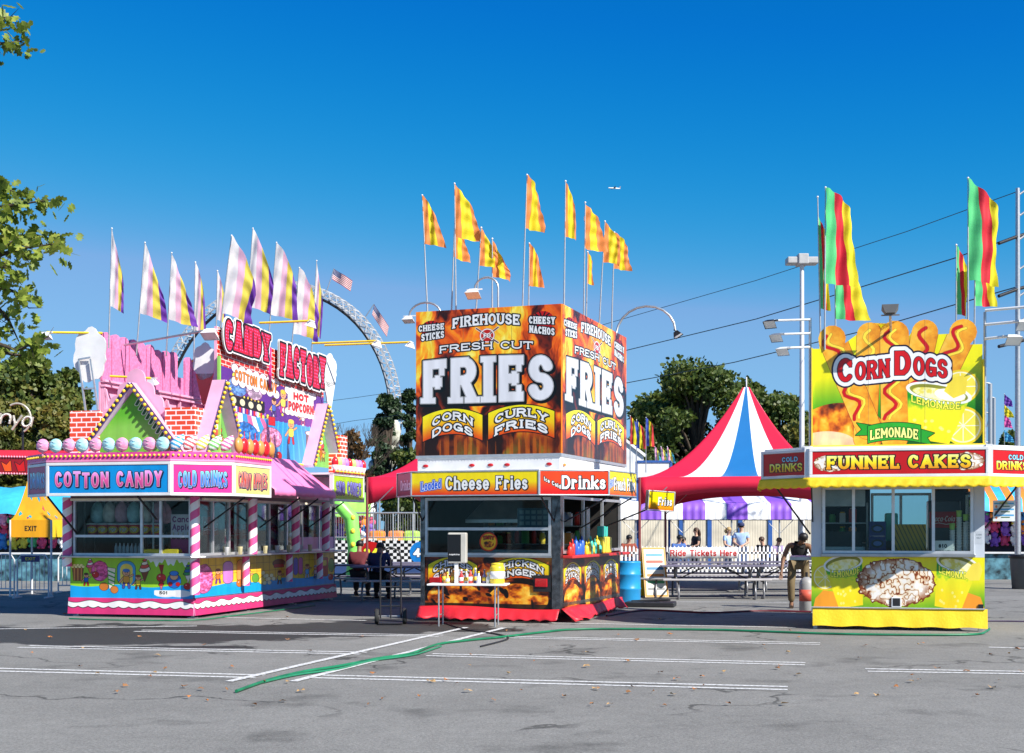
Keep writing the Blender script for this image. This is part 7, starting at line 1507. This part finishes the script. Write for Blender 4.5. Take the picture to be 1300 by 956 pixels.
def tree(label, x, Y, h, w, mat, seed, n=9000, size=.3, group='trees behind the fair', base=.25, name='broadleaf_tree', clump=26, flat=1.):
    rs = np.random.RandomState(seed); o = thing(name, label, 'tree', (x, Y, 0), 0, group); r2 = random.Random(seed)
    trunk = MB(); trunk.tube([(0, 0, 0), (.1, 0, h * .25), (-.05, .1, h * .5), (0, 0, h * .82)], [.035 * h, .026 * h, .018 * h, .006 * h], 9); pts = []
    cz0, cz1 = h * base, h
    cl = []
    for i in range(clump):
        t = rs.uniform(0, 1); z = cz0 + (cz1 - cz0) * t * .94; env = math.sin(math.pi * min(1, .12 + t * .88)) ** .6 if name != 'pine_tree' else (1 - t) ** .8 + .12
        a = rs.uniform(0, 6.28); rr = w / 2 * env * math.sqrt(rs.uniform(.25, 1)); c = np.array((rr * math.cos(a), rr * math.sin(a), z)); q = w * rs.uniform(.10, .18) * (1 if name != 'pine_tree' else .8)
        cl.append((c, q)); trunk.tube([(0, 0, z * .62), tuple(c * .55 + np.array((0, 0, z * .33))), tuple(c)], [.012 * h, .007 * h, .003 * h], 5, cap=False)
    per = n // clump
    for c, q in cl:
        d = rs.normal(size=(per, 3)); d /= np.linalg.norm(d, axis=1)[:, None]; pts.append(c + d * (q * rs.uniform(.35, 1.15, per) ** .8)[:, None] * np.array((1.15, 1.15, .75 * flat)))
    trunk.obj('trunk', BARK, o); leaves(np.concatenate(pts), size, rs, 'tuft', mat, 'crown', o); return o
def trees():
    DG = leafmat('dark_green_leaves', [(.02, .04, .008), (.05, .085, .014), (.09, .135, .022), (.13, .14, .03)], .25)
    MG = leafmat('mid_green_leaves', [(.03, .06, .010), (.075, .115, .02), (.13, .16, .028), (.18, .16, .03)], .3)
    YG = leafmat('yellow_green_leaves', [(.04, .06, .01), (.10, .12, .02), (.18, .17, .03), (.22, .15, .03)], .3)
    PG = leafmat('pine_needles', [(.010, .026, .012), (.022, .05, .018), (.04, .07, .02)], .4, .15); RB = leafmat('russet_leaves', [(.08, .04, .015), (.14, .07, .02), (.09, .06, .02)], .4)
    T = [ # px, depth, top py, width px, material, leaves, label
        (886, 68, 452, 165, DG, 15000, 'large dark oak-like tree behind the striped marquee peak'), (835, 72, 490, 90, DG, 8000, 'dark tree at the left of the marquee peak'), (950, 73, 478, 80, DG, 8000, 'dark tree directly behind the marquee peak'), (990, 70, 487, 95, DG, 8000, 'dark tree right of the marquee peak beside the tall lamp post'),
        (1010, 60, 530, 60, YG, 5000, 'small yellow-green tree at the foot of the tall lamp post'), (40, 62, 448, 130, MG, 15000, 'broad green tree at the left behind the script sign'), (88, 66, 462, 70, DG, 7000, 'darker tree between the script sign and the candy stall'),
        (5, 56, 492, 80, YG, 8000, 'yellowing tree at the far left edge'), (70, 57, 505, 70, YG, 7000, 'yellow-green tree beside the candy stall chimney'), (1285, 90, 545, 50, DG, 4000, 'distant dark tree at the right edge'),
        (540, 74, 540, 90, MG, 6000, 'green tree behind the chequered ride'), (790, 74, 560, 60, DG, 4000, 'low dark tree behind the ribbed building')]
    for i, (px, Y, py, w, m, n, l) in enumerate(T):
        h = CAMZ + (HY - py) * Y / F; n = int(n * 1.3); tree(l, (px - CX) * Y / F, Y, h, w * Y / F, m, 50 + i, n * 2, .22, base=.1, clump=70)
    for i, (px, Y, py, w, l) in enumerate(((492, 75, 498, 62, 'dark pine left of the fries stall sign'), (520, 78, 492, 46, 'pine touching the edge of the fries stall sign'))):
        h = CAMZ + (HY - py) * Y / F; n = int(n * 1.3); tree(l, (px - CX) * Y / F, Y, h * 1.02, w * Y / F, PG, 80 + i, 12000, .2, base=.3, name='pine_tree', clump=34, flat=.6)
    h = CAMZ + (HY - 545) * 66 / F; tree('thin russet tree with bare twigs right of the candy stall', gx(447, 66).x, 66, h, 60 * 66 / F, RB, 91, 2600, .18, base=.3, clump=30)
    m = MB(); rs = random.Random(3)
    o = thing('bare_tree', 'leafless twiggy tree rising behind the russet tree', 'tree', gx(448, 64), 0, 'trees behind the fair')
    def br(p, d, L, r_, k):
        q = p + d * L; m.tube([p, q], [r_, r_ * .6], 5, cap=False)
        if k: [br(q, (d + Vector((rs.uniform(-.5, .5), rs.uniform(-.4, .4), rs.uniform(-.1, .3)))).normalized(), L * .72, r_ * .6, k - 1) for _ in range(3)]
    br(Vector((0, 0, 0)), Vector((0, 0, 1)), 2.2, .1, 5); m.obj('trunk', BARK, o)
    # oak boughs reaching in at the upper left
    OK = leafmat('oak_leaves', [(.06, .10, .012), (.14, .19, .02), (.24, .32, .04), (.38, .40, .07)], 1.6, .4); Y = 13.5; k = Y / F
    o = thing('oak_tree', 'near oak whose lobed leaves reach in at the upper left edge', 'tree', (gx(-210, Y).x, Y, 0)); ox = o.location.x; rs = np.random.RandomState(4); r2 = random.Random(8); tr = MB(); P = []
    tr.tube([(0, 0, 0), (.05, 0, 2), (-.05, 0, 4.5), (0, .1, 8)], [.32, .26, .2, .1], 12)
    bo = [((-60, 300), [(-20, 270), (30, 265), (78, 262)]), ((-60, 330), [(-10, 330), (40, 320), (80, 318)]), ((-60, 330), [(-10, 360), (22, 372), (38, 392)]), ((-60, 300), [(-30, 240), (0, 240), (35, 255)]), ((-60, 420), [(-20, 430), (30, 448), (74, 432)]), ((-60, 420), [(-20, 440), (20, 452), (60, 455)]), ((-60, 330), [(-10, 385), (5, 405), (14, 430)]),
          ((-80, 60), [(-40, 50), (-5, 40), (12, 28)]), ((-80, 60), [(-40, 20), (-10, 15), (8, 8)]), ((-60, 300), [(-20, 300), (40, 295), (66, 300)]), ((-60, 300), [(-10, 290), (20, 300), (50, 340)]), ((-60, 330), [(-20, 345), (12, 345), (28, 350)])]
    q_ = lambda px, py, dy=0: Vector(((px - CX) * k - ox, dy, CAMZ + (HY - py) * k))
    for i, (s_, pts) in enumerate(bo):
        dy = r2.uniform(-.5, .5); pp = [Vector((0, 0, q_(*s_).z - .8)), q_(*s_)] + [q_(a, b, dy * (j + 1) / 3) for j, (a, b) in enumerate(pts)]
        tr.tube(pp, [.09, .05, .028, .014, .005], 7)
        dens = (38 if i not in (2, 6) else 24) if i not in (4, 5, 7, 8) else 24
        for j in range(2, len(pp)):
            for _ in range(dens):
                t = r2.random(); c = pp[j - 1].lerp(pp[j], t); sp = .15 if j < 4 else .10
                P.append(tuple(c + Vector((r2.gauss(0, sp), r2.gauss(0, sp), r2.gauss(-.03, sp * .62)))))
            for _ in range(3):
                c = pp[j - 1].lerp(pp[j], r2.random()); tr.tube([c, c + Vector((r2.gauss(0, .08), r2.gauss(0, .1), r2.gauss(0, .07)))], [.006, .002], 4, cap=False)
    # the rest of its crown, out of the picture
    for _ in range(2500): a = r2.uniform(0, 6.28); q = 2.2 * math.sqrt(r2.random()); P.append((q * math.cos(a) - 1.2, q * math.sin(a), r2.uniform(3.4, 8.5)))
    tr.obj('trunk', BARK, o); leaves(np.array(P), .115, rs, 'oak', OK, 'crown', o)

# ------------------------------------------------------------------ ground
def ground():
    m = bpy.data.materials.new('asphalt'); t = nt(m); n = t.nodes; l = t.links; b = n['Principled BSDF']; co = n.new('ShaderNodeTexCoord')
    def noise(s, d=4, r_=.6):
        q = n.new('ShaderNodeTexNoise'); q.inputs['Scale'].default_value = s; q.inputs['Detail'].default_value = d; q.inputs['Roughness'].default_value = r_; l.new(co.outputs['Object'], q.inputs['Vector']); return q.outputs['Fac']
    def math_(op, a, bb=0., cl=False):
        q = n.new('ShaderNodeMath'); q.operation = op; q.use_clamp = cl
        for i, v in enumerate((a, bb)):
            if isinstance(v, (int, float)): q.inputs[i].default_value = v
            else: l.new(v, q.inputs[i])
        return q.outputs[0]
    def rng(v, a, bb, c, d):
        q = n.new('ShaderNodeMapRange'); q.inputs['From Min'].default_value = a; q.inputs['From Max'].default_value = bb; q.inputs['To Min'].default_value = c; q.inputs['To Max'].default_value = d; l.new(v, q.inputs['Value']); return q.outputs[0]
    big = rng(noise(.35, 6), .3, .7, .84, 1.12); fine = rng(noise(38, 4, .85), .3, .7, .5, 1.5); mid = rng(noise(6, 5), .3, .7, .90, 1.1)
    v = math_('MULTIPLY', math_('MULTIPLY', big, fine), mid)
    # cracks
    vo = n.new('ShaderNodeTexVoronoi'); vo.feature = 'DISTANCE_TO_EDGE'; vo.inputs['Scale'].default_value = .28; wv = n.new('ShaderNodeTexNoise'); wv.inputs['Scale'].default_value = 1.6; wv.inputs['Detail'].default_value = 6; l.new(co.outputs['Object'], wv.inputs['Vector'])
    vm = n.new('ShaderNodeVectorMath'); vm.operation = 'SCALE'; vm.inputs['Scale'].default_value = 1.1; l.new(wv.outputs['Color'], vm.inputs[0]); va = n.new('ShaderNodeVectorMath'); va.operation = 'ADD'; l.new(co.outputs['Object'], va.inputs[0]); l.new(vm.outputs[0], va.inputs[1]); l.new(va.outputs[0], vo.inputs['Vector'])
    cr = math_('MULTIPLY', rng(vo.outputs['Distance'], .004, .012, 1, 0), rng(noise(.22, 2), .5, .54, 0, 1), True); v = math_('MULTIPLY', v, math_('SUBTRACT', 1, math_('MULTIPLY', cr, .6)))
    # wet patches left of centre: distance from a few lines, roughened by noise
    sp = n.new('ShaderNodeSeparateXYZ'); l.new(co.outputs['Object'], sp.inputs[0]); wet = None; nz = rng(noise(1.1, 5), .2, .8, -.6, .45)
    for cx, cy, rx, ry in ((-6.0, 20.1, 3.1, 1.9), (-3.2, 21.0, 2.2, 1.5), (-1.7, 22.4, 1.3, 1.3), (-.6, 20.9, .9, .45), (-4.6, 17.9, 1.4, .25), (-7.6, 19.3, 1.0, .5)):
        dx = math_('DIVIDE', math_('SUBTRACT', sp.outputs['X'], cx), rx); dy = math_('DIVIDE', math_('SUBTRACT', sp.outputs['Y'], cy), ry); d = math_('SQRT', math_('ADD', math_('MULTIPLY', dx, dx), math_('MULTIPLY', dy, dy)))
        d = math_('ADD', d, nz); w = rng(d, .85, .98, 1, 0); wet = w if wet is None else math_('MAXIMUM', wet, w)
    wet = math_('MULTIPLY', wet, 1, True)
    st = rng(noise(.8, 7), .56, .68, 0, .42); dark = math_('SUBTRACT', 1, math_('MAXIMUM', math_('MULTIPLY', wet, .8), st)); v = math_('MULTIPLY', v, dark)
    cc = n.new('ShaderNodeCombineColor'); [l.new(math_('MULTIPLY', v, c), cc.inputs[i]) for i, c in enumerate((.204, .200, .188))]; l.new(cc.outputs[0], b.inputs['Base Color'])
    l.new(rng(wet, 0, 1, .92, .72), b.inputs['Roughness']); b.inputs['Specular IOR Level'].default_value = .3; bp = n.new('ShaderNodeBump'); bp.inputs['Strength'].default_value = .5; bp.inputs['Distance'].default_value = .01; l.new(noise(70, 2), bp.inputs['Height']); l.new(bp.outputs['Normal'], b.inputs['Normal'])
    g = MB(); S = 700; g.add([(-S, -60, 0), (S, -60, 0), (S, 1500, 0), (-S, 1500, 0)], [(0, 1, 2, 3)]); o = g.obj('ground', m); tag(o, 'grey asphalt car park', None, None, 'structure')
    # painted lines
    pm = bpy.data.materials.new('line_paint'); t = nt(pm); b = t.nodes['Principled BSDF']; no = t.nodes.new('ShaderNodeTexNoise'); no.inputs['Scale'].default_value = 30; no.inputs['Detail'].default_value = 6; cq = t.nodes.new('ShaderNodeTexCoord'); t.links.new(cq.outputs['Object'], no.inputs['Vector'])
    rp = t.nodes.new('ShaderNodeValToRGB'); rp.color_ramp.elements[0].position = .38; rp.color_ramp.elements[1].position = .5; rp.color_ramp.elements[0].color = (.30, .30, .30, 1); rp.color_ramp.elements[1].color = (.66, .66, .65, 1); t.links.new(no.outputs['Fac'], rp.inputs['Fac']); t.links.new(rp.outputs['Color'], b.inputs['Base Color']); b.inputs['Roughness'].default_value = .8
    m = MB()
    def line(a, c, w=.1, off=0.):
        a, c = gr(*a), gr(*c); d = (c - a).normalized(); s_ = Vector((-d.y, d.x, 0)); a, c = a + s_ * off, c + s_ * off; z = Vector((0, 0, .004 + (.004 if abs(d.y) > abs(d.x) * .6 else 0) + .00005 * len(m.f))); m.add([a - s_ * w / 2 + z, c - s_ * w / 2 + z, c + s_ * w / 2 + z, a + s_ * w / 2 + z], [(0, 1, 2, 3)])
    for a, c in (((-60, 849), (330, 859)), ((400, 859), (1000, 874)), ((30, 821), (462, 829.5)), ((545, 831.5), (1022, 843)), ((175, 801), (560, 807.5)), ((640, 809), (1041, 817.5)), ((1100, 851), (1400, 856))): line(a, c, .09, -.13); line(a, c, .09, .13)
    for a, c in (((-20, 799), (250, 795)), ((280, 784), (465, 788)), ((700, 791), (1010, 797)), ((300, 762), (1000, 765)), ((290, 866), (592, 797)), ((372, 866), (640, 797.5)), ((1255, 822), (1400, 826)), ((880, 776), (1010, 778))): line(a, c, .1)
    o = m.obj('parking_lines', pm); tag(o, 'worn white painted parking lines', None, None, 'structure')
    # hoses
    def hose(pxs, label, mat, r_=.022, z=.024):
        pts = [gr(*p) + Vector((0, 0, z)) for p in pxs]; q = []
        for i in range(len(pts) - 1):
            p0, p1, p2, p3 = pts[max(0, i - 1)], pts[i], pts[i + 1], pts[min(len(pts) - 1, i + 2)]
            for k in range(8): s_ = k / 8; q.append(.5 * ((2 * p1) + (p2 - p0) * s_ + (2 * p0 - 5 * p1 + 4 * p2 - p3) * s_ ** 2 + (-p0 + 3 * p1 - 3 * p2 + p3) * s_ ** 3))
        q.append(pts[-1]); o = MB().tube(q, r_, 8).obj('garden_hose', mat); tag(o, label, 'hose'); return o
    GH = M('hose_green', (.008, .17, .075), .45, 0, .4, 3)
    hose([(300, 880), (340, 866), (385, 855), (435, 847), (480, 838), (520, 832), (555, 820), (590, 815), (640, 810), (690, 804), (730, 800.5), (800, 800), (900, 801), (950, 802.5), (1050, 806), (1150, 807.5), (1235, 807), (1252, 803), (1256, 800)], 'long green hose snaking across the asphalt to the corn dog stall', GH, .017, .02)
    hose([(335, 868), (375, 859), (430, 851), (470, 841), (525, 833), (560, 822)], 'second green hose lying alongside the long one in the foreground', M('hose_green_pale', (.02, .2, .1), .4), .012, .018)
    hose([(88, 787), (150, 789), (245, 789), (290, 784), (340, 778), (400, 770)], 'thin green hose along the foot of the candy stall', GH, .012)
    hose([(560, 790), (590, 800), (630, 806), (645, 812), (610, 822)], 'short black cable looping out under the fries stall', BLK, .012, .014)
    hose([(770, 783), (820, 776), (900, 779), (960, 777), (1030, 778)], 'dark red cable on the shaded ground between the stalls', M('cable_red', (.12, .01, .02), .5), .018, .02)
    hose([(1180, 790), (1255, 789.5), (1310, 790), (1360, 790)], 'thin dark cable running off past the right edge', M('cable_violet', (.05, .03, .08), .5), .012, .014)
    # fallen leaves
    rs = np.random.RandomState(12); P = []; F_ = []; m = MB()
    for i in range(115):
        px, py = rs.uniform(-60, 1360), 778 + 120 * rs.uniform(0, 1) ** .8; p = gr(px, py); a = rs.uniform(0, 6.28); s_ = rs.uniform(.02, .055); vs = []
        for k in range(7): q = a + k * .9; rr = s_ * (1 if k % 2 else .55); vs.append(p + Vector((rr * math.cos(q), rr * math.sin(q), .012 + rs.uniform(0, .03))))
        m.add(vs, [tuple(range(7))], int(rs.randint(0, 3)))
    o = m.obj('fallen_leaves', [M('leaf_brown', (.28, .13, .05), .8), M('leaf_tan', (.42, .26, .11), .8), M('leaf_orange', (.40, .15, .04), .8)]); tag(o, 'scattered brown fallen leaves on the asphalt', None, None, 'stuff')
def poles_wires():
    Y = 45; o = thing('lamp_post', 'tall grey car park lamp post with two box heads, left of the corn dog board', 'lamp post', gx(1018, Y)); z = CAMZ + (HY - 335) * Y / F
    MB().tube([(0, 0, 0), (0, 0, z)], [.1, .07], 12).obj('pole', WHD, o); MB().box(-.32, .32, -.06, .06, z, z + .1).obj('bracket', WHD, o)
    for s in (-1, 1): MB().box(s * .28 - .26 * (s < 0) * 0 - .24, s * .28 + .24, -.25, .25, z - .02, z + .2).obj('lamp_head', M('lamp_head_grey', (.4, .4, .4), .5), o, bevel=.03)
    MB().box(-.17, .17, -.3, .3, z - .05, z + .3).obj('lamp_head', M('lamp_head_grey', (.4, .4, .4), .5), o, bevel=.03)
    Y = 38; o = thing('utility_pole', 'steel pole with stacked curved side arms at the right edge', 'utility pole', gx(1292, Y)); z = CAMZ + (HY - 239) * Y / F; MB().tube([(0, 0, 0), (0, 0, z)], [.09, .06], 12).obj('pole', GAL, o)
    for i, py in enumerate((243, 270, 300, 338, 372, 405)): zz = CAMZ + (HY - py) * Y / F; MB().tube([(0, 0, zz - .12), (.2, 0, zz + .02), (.5, 0, zz + .1), (1.0, 0, zz + .12)], .03, 8).obj('cross_arm', GAL, o)
    for i, (px, Y, py) in enumerate(((1257, 95, 487), (1262, 120, 505))):
        o = thing('utility_pole', ['distant grey pole with hooked arms just right of the corn dog board', 'more distant thin pole beside the hooked-arm pole'][i], 'utility pole', gx(px, Y)); z = CAMZ + (HY - py) * Y / F; MB().tube([(0, 0, 0), (0, 0, z)], .16, 8).obj('pole', GAL, o)
        for k in range(4): MB().tube([(0, 0, z - k * 2.1), (-.5, 0, z + .1 - k * 2.1), (-.6, 0, z - .5 - k * 2.1)], .07, 6).obj('cross_arm', GAL, o)
    WM = M('wire_dark', (.02, .045, .06), .5)
    L = [([(640, 452), (770, 411), (960, 356), (1151, 294), (1292, 243)], 'top', .012), ([(640, 489), (786, 447), (960, 405), (1088, 366), (1211, 328), (1292, 299)], 'middle', .018), ([(640, 513), (786, 488), (932, 460), (1109, 417), (1208, 388), (1292, 364)], 'bottom', .018),
         ([(380, 514), (450, 505), (540, 492), (640, 478)], 'upper left', .012), ([(380, 546), (450, 534), (530, 524), (640, 505)], 'lower left', .012)]
    for pts, nm, r_ in L: 
        Ys = [38 + (1292 - p[0]) * .04 for p in pts]; o = MB().tube([at(p[0], p[1], y) for p, y in zip(pts, Ys)], r_, 6).obj('power_line', WM); tag(o, '%s overhead wire crossing the sky behind the stalls' % nm, 'wire', 'overhead wires')
    for py, nm in ((306, 'upper'), (373, 'middle'), (440, 'lower')):
        o = MB().tube([at(1268, py + 3 if py != 440 else py, 37.6), at(1292, py - 6, 38), at(1330, py - 16, 38.5)], .05, 7).obj('insulated_cable', BLK); tag(o, '%s thick black cable crossing the pole at the right edge' % nm, 'cable', 'thick cables at the right edge')
    # aeroplane
    o = thing('airplane', 'tiny white airplane high in the sky right of the orange flags', 'airplane', at(780, 239, 900), R(15)); MB().lathe((0, 0, 0), [(0, -4.5), (.4, -3.8), (.5, 0), (.4, 3), (0, 4.5)], 12, 0, 'x').obj('fuselage', WHM, o)
    MB().add([(-.9, 0, 0), (.9, 0, 0), (-.6, -4.5, .2), (-1.2, -4.5, .2), (-.6, 4.5, .2), (-1.2, 4.5, .2), (0, 0, .2)], [(0, 1, 2, 3), (1, 0, 5, 4)]).obj('wing', M('plane_dark', (.15, .15, .18)), o); MB().add([(3.2, 0, .2), (4.3, 0, .2), (4.5, 0, 1.6), (4.0, 0, 1.6)], [(0, 1, 2, 3)]).obj('tail_fin', M('plane_dark', (.15, .15, .18)), o)

# ------------------------------------------------------------------ light, sky, camera
SUN_EL, SUN_AZ = 39., (.737, -.675)
def light():
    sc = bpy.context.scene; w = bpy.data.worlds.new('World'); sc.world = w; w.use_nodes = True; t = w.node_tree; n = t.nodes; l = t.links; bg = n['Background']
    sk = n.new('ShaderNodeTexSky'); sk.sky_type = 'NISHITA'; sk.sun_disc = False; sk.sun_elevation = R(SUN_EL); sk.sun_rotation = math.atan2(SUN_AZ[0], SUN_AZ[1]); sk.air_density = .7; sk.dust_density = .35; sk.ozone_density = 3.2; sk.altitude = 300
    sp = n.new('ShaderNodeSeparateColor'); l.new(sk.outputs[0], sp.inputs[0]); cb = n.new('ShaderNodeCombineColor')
    def mth(op, a, b_):
        q = n.new('ShaderNodeMath'); q.operation = op
        for i, v_ in enumerate((a, b_)):
            if isinstance(v_, (int, float)): q.inputs[i].default_value = v_
            else: l.new(v_, q.inputs[i])
        return q.outputs[0]
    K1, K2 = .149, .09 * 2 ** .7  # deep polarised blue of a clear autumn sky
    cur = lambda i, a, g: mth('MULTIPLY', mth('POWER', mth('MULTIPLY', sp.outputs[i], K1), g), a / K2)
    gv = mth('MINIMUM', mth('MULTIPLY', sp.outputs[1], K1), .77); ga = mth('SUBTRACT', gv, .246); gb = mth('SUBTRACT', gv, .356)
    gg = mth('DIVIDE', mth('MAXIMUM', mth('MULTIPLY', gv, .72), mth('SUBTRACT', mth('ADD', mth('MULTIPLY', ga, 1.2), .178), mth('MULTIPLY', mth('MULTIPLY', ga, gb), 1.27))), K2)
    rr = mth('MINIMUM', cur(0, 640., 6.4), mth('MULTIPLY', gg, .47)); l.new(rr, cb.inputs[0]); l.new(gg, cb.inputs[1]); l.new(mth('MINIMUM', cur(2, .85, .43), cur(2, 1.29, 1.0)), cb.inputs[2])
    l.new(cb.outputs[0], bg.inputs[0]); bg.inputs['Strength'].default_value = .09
    s = bpy.data.lights.new('sun', 'SUN'); s.energy = 5.0; s.angle = R(.5); s.color = (1, .95, .87); o = bpy.data.objects.new('sun', s); C.objects.link(o)
    d = Vector((-SUN_AZ[0] * math.cos(R(SUN_EL)), -SUN_AZ[1] * math.cos(R(SUN_EL)), -math.sin(R(SUN_EL)))); o.rotation_euler = d.to_track_quat('-Z', 'Y').to_euler()
    cam = bpy.data.cameras.new('camera'); co = bpy.data.objects.new('camera', cam); C.objects.link(co); co.location = (0, 0, CAMZ); co.rotation_euler = (R(90), 0, 0)
    cam.sensor_width = 36; cam.lens = 36 * F / 1300; cam.shift_y = (HY - 478) / 1300; cam.clip_end = 3000; sc.camera = co
    v = sc.view_settings; v.view_transform = 'Standard'; v.look = 'None'; v.exposure = .7; v.gamma = 1; v.use_curve_mapping = False
    sc.cycles.max_bounces = 6; sc.cycles.transparent_max_bounces = 12; sc.cycles.use_denoising = True

light(); ground()
r = candy_booth(); candy_stock(r)
r = fries_booth(); fries_stock(r)
r = corn_booth(); corn_stock(r)
flags(); ring_ride()
peak_tent(gx(812, 34), 5.0, R(-14), 'red, white and blue peaked marquee between the fries and corn dog stalls')
peak_tent(gx(466, 34), 5.0, R(-14), 'red and white peaked marquee mostly hidden behind the fries stall')
striped_canopy(); furniture(); game_stalls(); people(); trees(); poles_wires()
